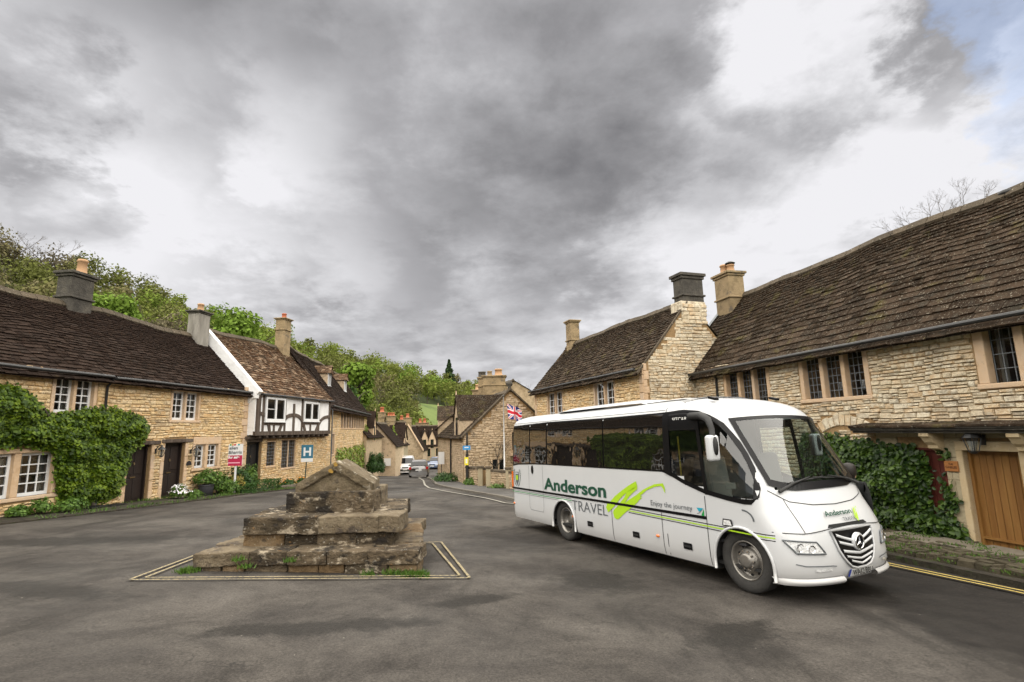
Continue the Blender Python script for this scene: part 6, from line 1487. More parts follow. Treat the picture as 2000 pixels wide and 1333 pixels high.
climber('yellow_green_climber', 'yellow green variegated climber on the far stone house beside the lane', WC, poly(WC, [(660, 880), (686, 874), (712, 868), (716, 830), (720, 832), (720, 905), (717, 935), (690, 935), (662, 925)]), 3600, .16, MT['yellowivy'], .35, 7)
# small growth along the foot of the walls: (px, py, rx, ry, rz)
def at_foot(px, py): p = on_ground(px, py); return p.x, p.y
def spot(W, px, off): u = W.uz(px, 960)[0]; p = W.P(u, 0, off); return p.x, p.y
x, y = spot(WA, 18, .35); shrub('foot_plant', 'small green plant at the foot of the wall under the largest window', 'plant', (x, y), (.28, .3, .22), 420, .07, MT['shrub'], seed=2, six=False)
x, y = spot(WA, 62, .35); shrub('foot_plant', 'pointed green plant at the wall foot between the window and the big climber', 'plant', (x, y), (.3, .35, .3), 520, .07, MT['shrub'], seed=3)
x, y = spot(WA, 112, .5); shrub('foot_plant', 'spreading low green plant beside the trunk of the big climber', 'plant', (x, y), (.4, .6, .28), 700, .07, MT['shrub'], seed=4)
x, y = spot(WA, 325, .55); shrub('flowering_plant', 'low plant with white flowers before the second dark door', 'plant', (x, y), (.36, .36, .34), 700, .06, MT['shrub'], seed=5, flower=(240, MT['flowerW'], .07))
x, y = spot(WA, 345, .8); shrub('foot_plant', 'low bright green tuft beside the white flowers', 'plant', (x, y), (.3, .4, .2), 420, .07, MT['shrub'], seed=6)
x, y = spot(WA, 380, .5)
pt = thing('wooden_planter', 'round grey planter under the small white window', 'planter', (x, y, gz(x, y))); zp = gz(x, y)
MB().lathe((x, y, zp), (0, 0, 1), [(.0, .02), (.25, .02), (.30, .45), (.31, .47), (.27, .47), (.26, .40), (0, .38)], 18).build('tub', mat('grey planter', [(.05, .05, .06), (.10, .10, .11)], .7, 8, bump=.1), pt, True)
MB().lathe((x, y, zp+.4), (0, 0, 1), [(.305, 0), (.305, .03)], 18).lathe((x, y, zp+.12), (0, 0, 1), [(.272, 0), (.275, .03)], 18).build('hoops', MT['blackmetal'], pt)['kind'] = 'stuff'
g = np.random.default_rng(77)
t = shrub('leafy_shrub', 'leafy green shrub growing out of the grey planter', 'shrub', (x, y), (.5, .5, .45), 900, .085, MT['shrub'], seed=7)
for o in t.children: o.location.z += .38
x, y = spot(WA, 405, .5); shrub('leafy_shrub', 'tall loose green shrub between the planter and the orange bush', 'shrub', (x, y), (.45, .6, .62), 1100, .085, MT['shrub'], seed=8)
x, y = spot(WA, 408, 1.0); shrub('leafy_shrub', 'rounded bright green bush at the road edge right of the planter', 'shrub', (x, y), (.42, .55, .38), 1200, .06, MT['shrub'], seed=9)
x, y = spot(WA, 428, .8); shrub('leafy_shrub', 'orange tinted bush between the green shrubs before the corner', 'shrub', (x, y), (.4, .55, .5), 1000, .07, MT['shrubY'], seed=10)
x, y = spot(WA, 443, .6); shrub('leafy_shrub', 'tall dark green bush beside the for sale board', 'shrub', (x, y), (.5, .65, .75), 1600, .085, MT['hedge'], seed=11)
x, y = spot(WA, 472, .45); shrub('leafy_shrub', 'upright green shrub right of the for sale post by the black door', 'shrub', (x, y), (.35, .45, .75), 1000, .08, MT['shrub'], seed=12)
x, y = spot(WA, 462, 1.15); shrub('box_hedge', 'clipped low green box hedge along the road under the for sale board', 'hedge', (x, y), (.42, 1.35, .22), 3400, .05, MT['hedge'], seed=13, box=True)
x, y = spot(WA, 545, .5); shrub('flowering_plant', 'low plant with orange flowers below the leaded windows', 'plant', (x, y), (.3, .7, .24), 700, .07, MT['hedge'], seed=14, flower=(40, MT['flowerO'], .1))
x, y = spot(WA, 572, .5); shrub('flowering_plant', 'orange flowering plant near the hotel sign', 'plant', (x, y), (.3, .6, .28), 600, .07, MT['hedge'], seed=15, flower=(30, MT['flowerO'], .1))
def kerb_line(ua, ub, off): 
    t_ = thing('planting_edge', 'uneven row of pale edging stones along the foot of the timbered house', 'kerb', WA.P((ua+ub)/2, 0, off))
    u = ua
    while u < ub:
        l = random.uniform(.3, .5); p = WA.P(u+l/2, 0, off); o = MB().box((p.x, p.y, gz(p.x, p.y)+.06), WA.d*(l/2-.01), WA.n*.08, (0, 0, .08)).build('edging_stone', MT['flag'], t_); bevel(o, .02, 2); u += l
kerb_line(WA.uz(512, 950)[0], WA.uz(590, 950)[0], 1.0)
# grass and weeds: verge tufts and round the cross
g = np.random.default_rng(5)
def blades(name, label, pts, h, mtl, n_each=26, spread=.12, seed=1):
    g = np.random.default_rng(seed); P_ = np.repeat(np.array(pts), n_each, 0); P_[:, :2] += g.normal(0, spread, (len(P_), 2)); n = len(P_)
    a = g.uniform(0, 6.28, n); w_ = .008; hh = h*g.uniform(.4, 1.2, n); ln = g.normal(0, .4, (n, 2))*hh[:, None]; V = np.zeros((n, 3, 3)); d = np.stack([np.cos(a), np.sin(a)], 1)*w_*1.6
    V[:, 0, :2] = P_[:, :2]-d; V[:, 1, :2] = P_[:, :2]+d; V[:, 2, :2] = P_[:, :2]+ln; V[:, 0, 2] = V[:, 1, 2] = P_[:, 2]; V[:, 2, 2] = P_[:, 2]+hh
    o = np_mesh(name, V, [(0, 1, 2)], mtl, None); props(o, label, 'grass', kind='stuff'); return o
vp = []
for k in range(70):
    y = g.uniform(12, 33); a = -14.41+.117*(y-14.28); b = np.interp(y, [q[1] for q in LR], [q[0] for q in LR]); x = b-abs(g.normal(0, .25))-.02 if g.random() < .6 else a+g.uniform(.02, .2); vp.append((x, y, gz(x, y)+.05))
blades('verge_weeds', 'patchy grass and weeds along the cottage verge', vp, .10, MT['grass'], 30, .14, 2)
cp_ = []
for k in range(10): v = XP(1.72+g.uniform(-.3, .2), -1.62+g.uniform(-.04, .1), 0); cp_.append((v.x, v.y, gz(v.x, v.y)))
for k in range(5): v = XP(-1.85+g.uniform(-.12, .12), -1.62+g.uniform(-.05, .1), 0); cp_.append((v.x, v.y, gz(v.x, v.y)))
for k in range(5): v = XP(g.uniform(-1.3, 1.6), -1.60, 0); cp_.append((v.x, v.y, gz(v.x, v.y)+g.uniform(0, .2)))
blades('cross_weeds', 'tufts of grass growing at the foot of the stone cross base', cp_, .085, MT['grass'], 55, .06, 3)
sp2 = []
for k in range(90): y = g.uniform(7, 14.5); f = g.uniform(0, 1); a = np.interp(y, [q[1] for q in EV], [q[0] for q in EV]); b = np.interp(y, [q[1] for q in ER], [q[0] for q in ER]); sp2.append((b+(a-b)*f, y, gz(b, y)+.09))
blades('sett_weeds', 'moss and weeds between the setts', sp2, .05, MT['grass'], 30, .10, 4)

# ------------------------------------------------------------------ signs on the left
u = WA.uz(462, 880, 1.05); pw = WA.P(u[0], 0, 1.05); sgx = Vector((1, .14, 0)).normalized()
zc_ = at(459, 888, pw.y).z; hw_, hh_ = .30, .45
pc_ = at(460, 888, pw.y); 
ts = thing('for_sale_board', 'white and crimson for sale board on a white post by the black door', 'sign', (pc_.x, pc_.y, gz(pc_.x, pc_.y)))
MB().box((pc_.x+.02, pc_.y+.04, (pc_.z+gz(pc_.x, pc_.y))/2), sgx*.03, Vector((0, .03, 0)), (0, 0, (pc_.z-gz(pc_.x, pc_.y))/2)).build('post', MT['white'], ts)
nrm = Vector((sgx.y, -sgx.x, 0)); bd = MB().box(pc_, sgx*hw_, nrm*.01, (0, 0, hh_)).build('board', MT['white'], ts)
MT['crimson'] = plain('crimson print', (.42, .01, .06), .5); MT['pink'] = plain('pink print', (.75, .35, .45), .5)
MB().box(pc_+nrm*.012+Vector((0, 0, -.265)), sgx*(hw_-.01), nrm*.002, (0, 0, .225)).build('red_panel', MT['crimson'], ts)
fr_ = lambda x, z, o=.017: frame(pc_+nrm*o+sgx*x+Vector((0, 0, z)), sgx, (0, 0, 1))
text('allen', .19, fr_(-.26, .22), BP['grey'], ts, 'lettering', .004); text('&harris', .19, fr_(-.29, .03), BP['grey'], ts, 'lettering', .004); text('for sale', .15, fr_(-.28, -.17), MT['white'], ts, 'lettering', .008)
text('01249 000000', .07, fr_(-.28, -.37), MT['pink'], ts, 'lettering', .003) if False else MB().box(pc_+nrm*.016+sgx*-.04+Vector((0, 0, -.36)), sgx*.25, nrm*.001, (0, 0, .025)).build('small_print', MT['pink'], ts)
for k, c in enumerate(((.05, .30, .05), (.6, .25, .02), (.5, .02, .02), (.02, .35, .36))):
    MB().lathe(pc_+nrm*.012+sgx*(-.22+.09*k+(.07 if k == 3 else 0))+Vector((0, 0, .42)), nrm, [(.04, 0), (.04, .003), (0, .004)], 12).build('dot', plain('dot', c, .5), ts)
u = WA.uz(600, 890, 1.0); pw = WA.P(u[0], 0, 1.0); pc_ = at(600, 886, pw.y-.5); zb_ = gz(pc_.x, pc_.y)
ts = thing('letter_sign', 'blue and white sign with a capital H on a dark post', 'sign', (pc_.x, pc_.y, zb_))
MB().tube([(pc_.x-.1, pc_.y+.05, zb_), (pc_.x-.02, pc_.y+.05, pc_.z)], .03, 8).build('post', plain('dark green post', (.02, .045, .035), .5), ts)
MB().box(pc_+Vector((0, 0, .10)), sgx*.31, nrm*.012, (0, 0, .36)).build('blue_panel', plain('sign blue', (.015, .13, .21), .5), ts); MB().box(pc_+Vector((0, 0, -.36)), sgx*.31, nrm*.012, (0, 0, .098)).build('white_panel', MT['white'], ts)
fr_ = lambda x, z, o=.017: frame(pc_+nrm*o+sgx*x+Vector((0, 0, z)), sgx, (0, 0, 1))
text('H', .62, fr_(-.22, -.12), MT['white'], ts, 'lettering', .02)
# gully covers on the left verge
for (px, py) in ((185, 994), (222, 990)):
    p = on_ground(px, py); t_ = thing('drain_cover', 'rusty drain cover in the verge, %s one below the climber' % ('left' if px < 200 else 'right'), 'drain cover', p)
    MB().box((p.x, p.y, p.z+.055), WA.n*.2, WA.d*.3, (0, 0, .015)).build('frame', MT['blackmetal'], t_)
    for k in range(6): MB().box((p.x, p.y, p.z+.075), WA.n*.17, WA.d*.018, (0, 0, .008)).build('bar', MT['blackmetal'], t_).location += WA.d*(-.24+.095*k)
# ------------------------------------------------------------------ houses further down the lane
def stack_part(parent, p, ang, wx, wy, z0, z1, pots, mt=None, capm=None): return chimney(parent, p, ang, wx, wy, z0, z1, mt or MT['chim'], pots, top=.16, capm=capm, string=z1-.75)
def simple_window(parent, W, u0, u1, z0, z1, nl=2, white=False):
    m = MB(); f = lambda a, b, c, d, p=.02: m.box(W.P((a+b)/2, (c+d)/2, p-.06), W.d*((b-a)/2), W.n*.06, (0, 0, (d-c)/2))
    f(u0-.1, u0, z0-.1, z1+.12); f(u1, u1+.1, z0-.1, z1+.12); f(u0, u1, z1, z1+.12); f(u0, u1, z0-.1, z0, .05)
    for i in range(1, nl): u = u0+(u1-u0)*i/nl; f(u-.05, u+.05, z0, z1, .01)
    w_ = m.build('window', MT['dress'], parent)
    for i in range(nl): a, b = u0+(u1-u0)*i/nl, u0+(u1-u0)*(i+1)/nl; MB().quad(W.P(a, z0, .004), W.P(b, z0, .004), W.P(b, z1, .004), W.P(a, z1, .004)).build('pane', MT['pane0'], w_)
    if white:
        m = MB()
        for i in range(nl):
            a, b = u0+(u1-u0)*i/nl+.04, u0+(u1-u0)*(i+1)/nl-.04
            for k in range(3): z = z0+(z1-z0)*k/2; m.box(W.P((a+b)/2, min(max(z, z0+.025), z1-.025), .014), W.d*((b-a)/2), W.n*.008, (0, 0, .025))
            for u in (a+.02, (a+b)/2, b-.02): m.box(W.P(u, (z0+z1)/2, .012), W.d*.02, W.n*.006, (0, 0, (z1-z0)/2-.05))
        m.build('frame', MT['white'], w_)
    return w_
MT['pane0'] = plain('dark window glass', (.01, .011, .013), .06, .6)
def cottage(label, W, L, D, z0, ze, rise, wm, rm, wins=(), doors=(), over=.25, seed=1, gable_wall=None, tile=(.3, .2, .5, .34), name='stone_cottage', nst=0, cat='house', flip=False):
    t = thing(name, label, cat, W.P(L/2, z0))
    wl = wall_face(W, 0, L, z0-.4, ze-.06, [], wm, t)
    units_for(MT['stoneG'])
    if nst: put_stones(W, lay_stones(z0-.1, ze, 0, L, None, [(a-.1, b+.1, c-.1, d+.12) for a, b, c, d, *_ in wins], (.12, .2), (.25, .6), seed), MT['stoneG'], wl, 0, .03)
    shell(W, 0, L, z0-.4, ze, D, t, wm, rz=ze+rise)
    tiles(t, W, -.15, L+.15, ze, D/2, rise, over, rm, seed, *tile, nmax=0, sag=.08)
    for wn_ in wins: simple_window(t, W, *wn_)
    for (a, b, c, d) in doors: MB().box(W.P((a+b)/2, (c+d)/2, .01), W.d*((b-a)/2), W.n*.03, (0, 0, (d-c)/2)).build('door', MT['darkdoor'], t)
    return t
def gablet(parent, W, u, z, wd, hz, rm, wm, win=True, depth=2.2, finial=True):
    """small gabled dormer standing on the wall line"""
    m = MB(); m.quad(W.P(u-wd/2, z, .03), W.P(u+wd/2, z, .03), W.P(u+wd/2, z+hz*.45, .03), W.P(u, z+hz, .03), W.P(u-wd/2, z+hz*.45, .03))
    for s in (-1, 1): m.quad(W.P(u+s*wd/2, z, .03), W.P(u+s*wd/2, z+hz*.45, .03), W.P(u+s*wd/2, z+hz*.45, -depth), W.P(u+s*wd/2, z, -depth))
    g_ = m.build('gablet', wm, parent); r = MB()
    for s in (-1, 1):
        a, b = (u+s*(wd/2+.08), z+hz*.45-.05), (u, z+hz+.05); r.quad(W.P(*a, .12), W.P(*b, .12), W.P(*b, -depth), W.P(*a, -depth)); r.quad(W.P(a[0], a[1], .12), W.P(b[0], b[1], .12), W.P(b[0], b[1]-.12, .12), W.P(a[0], a[1]-.12, .12))
    r.build('gablet_roof', rm, g_)
    r = MB(); r.tube([W.P(u, z+hz+.04, .06), W.P(u, z+hz+.32, .06)], [.05, .02], 6).build('finial', MT['dress'], g_)
    if win: MB().quad(W.P(u-wd*.2, z+.08, .04), W.P(u+wd*.2, z+.08, .04), W.P(u+wd*.2, z+hz*.5, .04), W.P(u-wd*.2, z+hz*.5, .04)).build('pane', MT['pane0'], g_)
    return g_
# --- house with the flag: gable towards the square, long side along the lane
F0 = Vector((-3.1, 32.3, 0)); WF = Wall(-6.55, 46.1, 3.45, -13.8); LF = math.hypot(3.45, 13.8); zF = gz(-3, 32)
zeF = 1.95+(845-851)/1020*33; zeF = at(905, 851, 32.4).z; apx = at(996, 763, 33); 
WFG = WF.side(LF); ua = WFG.uz(996, 763); RF = ua[0]; HF = ua[1]-zeF
TF = thing('flag_house', 'stone house with a steep gable facing the square, behind the flagpole', 'house', (1, 34, zF))
gw = (WFG.uz(1003, 850)[0]-.1, WFG.uz(1003, 850)[0]+1.0, WFG.uz(1003, 893-20)[1]-.2, WFG.uz(1003, 845)[1]); gw2 = (WFG.uz(962, 910)[0], WFG.uz(976, 910)[0]+.3, WFG.uz(965, 918)[1], WFG.uz(965, 898)[1])
wl = wall_face(WFG, 0, 2*RF, zF-.4, zeF, [], MT['mortar'], TF, gable=(RF, zeF+HF), name='gable_wall')
units_for(MT['stoneG']); inF = lambda u, z: z < zeF+HF*(1-abs(u-RF)/RF)-.03
put_stones(WFG, lay_stones(zF-.2, zeF+HF, .02, 2*RF, inF, [gw, gw2], (.10, .19), (.16, .36), 91), MT['stoneG'], wl, 120, .035)
wl = wall_face(WF, 0, LF, zF-1.4, zeF-.06, [], MT['mortar'], TF)
put_stones(WF, lay_stones(zF-1.2, zeF, 0, LF, None, [], (.1, .18), (.2, .5), 92), MT['stoneG'], wl, 0, .035)
m = MB(); m.quad(WF.P(0, zF-1, 0), WF.P(0, zF-1, -2*RF), WF.P(0, zeF, -2*RF), WF.P(0, zeF, 0)); m.quad(WF.P(0, zeF), WF.P(0, zeF, -2*RF), WF.P(0, zeF+HF, -RF)); m.quad(WF.P(0, zF-1, -2*RF), WF.P(LF, zF-1, -2*RF), WF.P(LF, zeF, -2*RF), WF.P(0, zeF, -2*RF)); m.build('outer_wall', MT['mortar'], TF)
rF, PF = tiles(TF, WF, -.1, LF+.1, zeF, RF, HF, .25, MT['slateE'], 93, .26, .16, .45, .28, nmax=60, sag=.08)
for (px0, rect, nl) in ((0, gw, 2), (0, gw2, 2)): simple_window(TF, WFG, *rect, nl)
MB().box(WFG.P((gw[0]+gw[1])/2, gw[2]-.25, .25), WFG.d*.75, WFG.n*.25, (0, 0, .08)).build('window_ledge', MT['dress'], TF)
m = MB().lathe(WFG.P(RF, zeF+HF+.1, -.1), (0, 0, 1), [(.14, 0), (.1, .12), (.2, .25), (.22, .38), (.12, .5), (0, .54)], 10).build('ball_finial', MT['sooty'], TF, True)
for s in (-1, 1):
    n = 12
    for i in range(n):
        a, b = i/n, (i+1)/n; f = lambda t: WFG.P(RF+s*(RF+.15)*(1-t), zeF-.12+(HF+.22)*t, .03); c = (f(a)+f(b))/2; d = (f(b)-f(a))/2; o = MB().box(c, d*.98, WFG.n*.16, Vector((0, 0, .06))).build('coping_stone', MT['ridge'], TF)
for (u, zb_, wdt, hz) in ((WF.uz(893, 850)[0], zeF-.3, 2.4, 2.9),):
    gablet(TF, WF, u, zb_, wdt, hz, MT['slateE'], MT['stoneG'], True, 3.)
for (px, za, zb_) in ((897, 878, 902), (874, 880, 905), (864, 880, 905)): 
    u = WF.uz(px, 890)[0]; simple_window(TF, WF, u-.3, u+.3, at(px, zb_, WF.P(u, 0).y).z, at(px, za, WF.P(u, 0).y).z, 1)
MB().tube([WF.P(WF.uz(883, 870)[0], zeF, .1), WF.P(WF.uz(883, 870)[0], zF-1, .1)], .06, 6).build('downpipe', MT['blackmetal'], TF)
# lower wing further down the lane
WF2 = Wall(-7.25, 52.8, .62, -6.7)
t2 = cottage('low stone wing with a dark slate roof joined to the flag house down the lane', WF2, 6.9, 5.5, -2.6, at(866, 836, 50).z, 2.5, MT['stoneG'], MT['slateE'], [(2, 2.8, -1.4, -.2, 1), (4.6, 5.4, -1.4, -.2, 1)], (), seed=95)
gablet(t2, WF2, 5.2, at(866, 836, 50).z-.3, 2.2, 2.2, MT['slateE'], MT['stoneG'], False, 2.5)
# big chimneys rising behind the flag house
p = at(955, 770, 43); tb = cottage('stone house with tall square chimneys rising behind the flag house', Wall(p.x-3.2, 46, .25, -1), 4.5, 8.5, -1.5, 3.3, 2.6, MT['stoneG'], MT['slateE'], seed=96)
q = at(963, 760, 41); stack_part(tb, (q.x+.1, q.y), 0, 1.75, 1.1, 3.5, at(963, 735, 41).z, [(.35, 0, .3, .55, MT['pot']), (-.35, .0, .2, .4, MT['chim'])])
q = at(944, 750, 43); stack_part(tb, (q.x, q.y), 0, .8, .7, 3.0, at(944, 738, 43).z, [(0, 0, .22, .5, MT['sooty']), (-.25, 0, .16, .5, MT['sooty'])])
q = at(933, 770, 47); stack_part(tb, (q.x, q.y), 0, .9, .8, 2.0, at(933, 762, 47).z, [(0, 0, .2, .5, MT['pot'])])
# --- left side of the lane beyond the dormered house
def WP(px0, y0, px1, y1): a, b = at(px0, 850, y0), at(px1, 850, y1); return Wall(a.x, a.y, b.x-a.x, b.y-a.y), math.hypot(b.x-a.x, b.y-a.y)
W1, L1 = WP(716, 50.3, 746, 57.5); z1 = at(730, 851, 53).z
ta = cottage('grey stone cottage with a small gablet right after the dormered house', W1, L1, 5, -2.6, z1, 2.6, MT['stoneG'], MT['slateA'], seed=101); gablet(ta, W1, W1.uz(731, 840)[0], z1-.6, 1.3, 3., MT['slateA'], MT['dress'], True)
W2 = Wall(*at(733, 860, 58).xy, 1, .1); z2 = at(769, 870, 58).z
def gablehouse(label, W, Lw, Dp, z0, ze, h, wm, rm, seed, name='stone_cottage', right=True):
    """gable end towards the camera"""
    t = thing(name, label, 'house', W.P(Lw/2, z0)); wall_face(W, 0, Lw, z0-.4, ze, [], wm, t, gable=(Lw/2, ze+h), name='gable_wall')
    S_ = W.side(Lw); wall_face(S_, 0, Dp, z0-.4, ze, [], wm, t); S2 = Wall(W.P(0, 0, -Dp).x, W.P(0, 0, -Dp).y, W.n.x, W.n.y); wall_face(S2, 0, Dp, z0-.4, ze, [], wm, t)
    tiles(t, S_, -.2, Dp, ze, Lw/2, h, .2, rm, seed, .28, .18, .45, .3, nmax=0, sag=.06); return t, S_
t3, S3 = gablehouse('mossy stone gable end with a white notice beside the dark topiary', Wall(W2.P(-2.2, 0).x, W2.P(-2.2, 0).y, 1, .08), 4.4, 7, -2.9, z2, at(735, 826, 58).z-z2, MT['mossy'] if 'mossy' in MT else MT['stoneG'], MT['slateA'], 103)
p = at(757, 903, 57.8); MB().box((p.x, p.y-.1, p.z), (.35, 0, 0), (0, .03, 0), (0, 0, .4)).build('notice', MT['white'], t3)
W4, L4 = WP(760, 63, 797, 77); z4 = at(775, 870, 68).z
ta = cottage('warm stone cottage with a pointed gablet behind the white van', W4, L4, 6, -2.95, z4, 2.7, MT['ashlar'], MT['slateA'], [(3, 4, -2, -.9, 2), (6, 7, -2, -.9, 2)], seed=104); gablet(ta, W4, W4.uz(792, 860)[0]-.3, z4-.6, 1.5, 3.2, MT['slateA'], MT['dress'], True)
W5 = Wall(*at(798, 870, 80).xy, .25, 1); z5 = at(822, 878, 82).z
t5, S5 = gablehouse('large stone gable with pale coping and a square chimney in the lane', Wall(at(766, 870, 82).x, 82, 1, .05), at(826, 870, 82).x-at(766, 870, 82).x, 8, -2.95, z5, at(797, 832, 82).z-z5, MT['stoneG'], MT['slateA'], 105)
q = at(797, 820, 83); stack_part(t5, (at(796, 820, 83).x, 83), 0, 1.1, 1.0, 1, at(796, 816, 83).z, [(0, 0, .25, .6, MT['potred'])])
n = 10
for s in (1,):
    for i in range(n):
        a, b = i/n, (i+1)/n; x0, z0_ = at(797, 830, 81.8).x, at(797, 830, 81.8).z; x1, z1_ = at(827, 880, 81.8).x, at(827, 880, 81.8).z; c = Vector((x0+(x1-x0)*(a+b)/2, 81.8, z0_+(z1_-z0_)*(a+b)/2)); MB().box(c, (.5*(x1-x0)/n, 0, .5*(z1_-z0_)/n), (0, .2, 0), (0, 0, .14)).build('coping_stone', MT['dress'], t5)
W6 = Wall(*at(823, 880, 88).xy, 1, .35); z6 = at(840, 869, 90).z
ta = cottage('cream rendered cottage with two pointed gablets at the bend of the lane', W6, at(858, 880, 90).x-at(823, 880, 88).x+1.5, 6, -2.95, z6, 3.2, MT['cream'] if 'cream' in MT else MT['ashlar'], MT['slateA'], [(.9, 1.5, -2.2, -.9, 1), (2.4, 3.0, -2.2, -.9, 1), (3.6, 4.2, -2.2, -.9, 1)], seed=106)
for px in (829.5, 844): gablet(ta, W6, W6.uz(px, 860)[0], z6-.6, 1.3, 3.0, MT['slateA'], MT['dress'], True)
q = at(838, 845, 94); stack_part(ta, (at(825, 835, 95).x, 95), 0, 2.2, 1.0, 1, at(825, 826, 95).z, [(-.4, 0, .25, .7, MT['potred']), (.4, 0, .25, .7, MT['potred'])])
for (px, pyt, y, wx, pots, lab) in ((753, 808, 75, 2.0, 4, 'tall stone chimney with a row of terracotta pots on its ridge'), (790, 822, 92, 1.2, 2, 'stone stack'), ):
    pp_ = at(px, pyt, y); tt = cottage('roof with a tall stone chimney and a row of terracotta pots, left of the lane' if pots == 4 else 'small far roof with a squat chimney left of the lane', Wall(pp_.x-3.5, y-3, 1, .1), 6.5, 6, -2.95, at(px, 862, y).z, 2.6, MT['stoneG'], MT['slateA'], seed=px)
    stack_part(tt, (pp_.x-.5, y), 0, wx*.45, 1.0, 0, pp_.z+.2, [(0, 0, .28, .7, MT['potred'])]); 
    if pots == 4: stack_part(tt, (pp_.x+.8, y), 0, wx*.55, 1.0, 0, pp_.z-.35, [(-.35+.35*k, 0, .16, .45, MT['potred']) for k in range(3)])
W7 = Wall(*at(838, 880, 100).xy, 1, .1); cottage('distant dark roofed cottage closing the view down the lane', W7, 9, 7, -2.95, at(850, 868, 100).z, 3.5, MT['stoneG'], MT['slateA'], [(2, 3, -2, -1, 1)], seed=107)
# yellow climber strip and topiary on the left of the lane
climber('golden_climber', 'narrow golden green climber between two roofs in the lane', W4, [(W4.uz(767, 860)[0]-1.0, -2.8), (W4.uz(767, 860)[0]+.9, -2.8), (W4.uz(767, 860)[0]+.6, z4+2.3), (W4.uz(767, 860)[0]-.1, z4+2.4)], 900, .22, MT['yellowivy'], .5, 12)
for (px, lab) in ((727, 'left'), (741, 'right')):
    p = at(px, 935, 50 if px < 735 else 52); x, y = p.x, p.y; shrub('clipped_yew', '%s one of two dark green clipped yews on the lane corner' % lab, 'shrub', (x, y), (.55, .55, 1.35), 2600, .11, MT['hedge'], seed=px)
# ------------------------------------------------------------------ garden walls, hedge, post and flagpole in front of the flag house
def stonewall(label, pts, h, seed, th=.35):
    t = thing('garden_wall', label, 'wall', (pts[0][0], pts[0][1], gz(*pts[0]))); R = random.Random(seed)
    for a, b in zip(pts, pts[1:]):
        W = Wall(a[0], a[1], b[0]-a[0], b[1]-a[1]); L = math.hypot(b[0]-a[0], b[1]-a[1]); zb = min(gz(*a), gz(*b))-.15; zt = (gz(*a)+gz(*b))/2+h
        m = MB().box(W.P(L/2, (zb+zt)/2, -th/2), W.d*(L/2), W.n*(th/2), (0, 0, (zt-zb)/2)); core = m.build('wall_core', MT['mortar'], t); units_for(MT['stoneG']); put_stones(W, lay_stones(zb+.1, zt, 0, L, None, [], (.08, .15), (.18, .4), seed), MT['stoneG'], core, 90, .035)
        u = 0
        while u < L-.1: l = min(R.uniform(.35, .6), L-u); o = MB().box(W.P(u+l/2, zt+.05, -th/2), W.d*(l/2-.008), W.n*(th/2+.05), (0, 0, .05+R.uniform(-.01, .01))).build('coping_stone', MT['ridge'], t); u += l
    return t
stonewall('low stone garden wall left of the gate pillars by the bus stop post', [(-2.9, 31.6), (-1.95, 29.6)], .95, 5)
stonewall('low stone garden wall between the gate pillars and the coach', [(-1.45, 28.9), (.2, 26.6), (1.6, 24.9)], .85, 6)
for k, (x, y, lab) in enumerate(((-1.9, 29.45, 'left'), (-1.42, 28.75, 'right'), (-.35, 27.4, 'nearer'))):
    t = thing('gate_pillar', '%s pale stone gate pillar in the garden wall of the flag house' % lab, 'pillar', (x, y, gz(x, y)), 'stone pillars in the garden wall'); z = gz(x, y)
    o = MB().box((x, y, z+.5), (.13, 0, 0), (0, .13, 0), (0, 0, .55)).build('shaft', MT['ashlar'], t); bevel(o, .02, 2); o = MB().box((x, y, z+1.09), (.19, 0, 0), (0, .19, 0), (0, 0, .05)).build('cap', MT['ridge'], t); bevel(o, .02, 2)
shrub('clipped_hedge', 'tall clipped hedge with a browned top just behind the coach', 'hedge', (1.0, 29.3), (1.0, .7, 1.35), 4200, .09, MT['hedge'], seed=61, box=True)
shrub('leafy_shrub', 'loose green plants at the foot of the black post', 'shrub', (-2.5, 30.6), (.5, .5, .3), 500, .1, MT['shrub'], seed=62); shrub('leafy_shrub', 'weeds at the foot of the garden wall beside the coach', 'shrub', (-.9, 27.7), (.5, .4, .2), 350, .08, MT['shrub'], seed=63); shrub('leafy_shrub', 'dark shrub on the pavement corner below the white sign', 'shrub', tuple(at(872, 930, 34.5).xy), (.9, .8, .4), 900, .1, MT['hedge'], seed=64)
# wall shrub trained on the gable
m = MB(); tt = thing('bare_wall_shrub', 'bare brown climbing stems trained on the flag house gable', 'plant', WFG.P(1.6, zF, .1))
R5 = random.Random(3)
def twig(p, d, L, r, k, mb, W=None, spread=.6):
    q = p+d*L; mb.tube([p, (p+q)/2+Vector((R5.uniform(-.05, .05)*L, 0, R5.uniform(-.05, .05)*L)), q], [r, r*.8, r*.6], 4, False)
    if k: 
        for _ in range(R5.choice((2, 3))): twig(q, (d+Vector((R5.uniform(-spread, spread), R5.uniform(-spread, spread) if W is None else 0, R5.uniform(-spread*.5, spread)))).normalized(), L*R5.uniform(.6, .85), r*.62, k-1, mb, W, spread)
twig(WFG.P(1.9, zF, .1), Vector((.1, 0, 1)), .9, .05, 4, m, 1, .9); m.build('stems', MT['bark'], tt)
x, y = -2.75, 30.9; z = gz(x, y)
t = thing('sign_post', 'black post with a small blue sign and a yellow notice at the pavement corner', 'post', (x, y, z)); ptop = at(911, 846, y).z
MB().tube([(x, y, z), (x, y, ptop-1.2)], .085, 10).tube([(x, y, ptop-1.2), (x, y, ptop)], .055, 8).build('post', MT['blackmetal'], t); MB().lathe((x, y, z), (0, 0, 1), [(.14, 0), (.14, .25), (.1, .32)], 10).build('base', MT['blackmetal'], t)
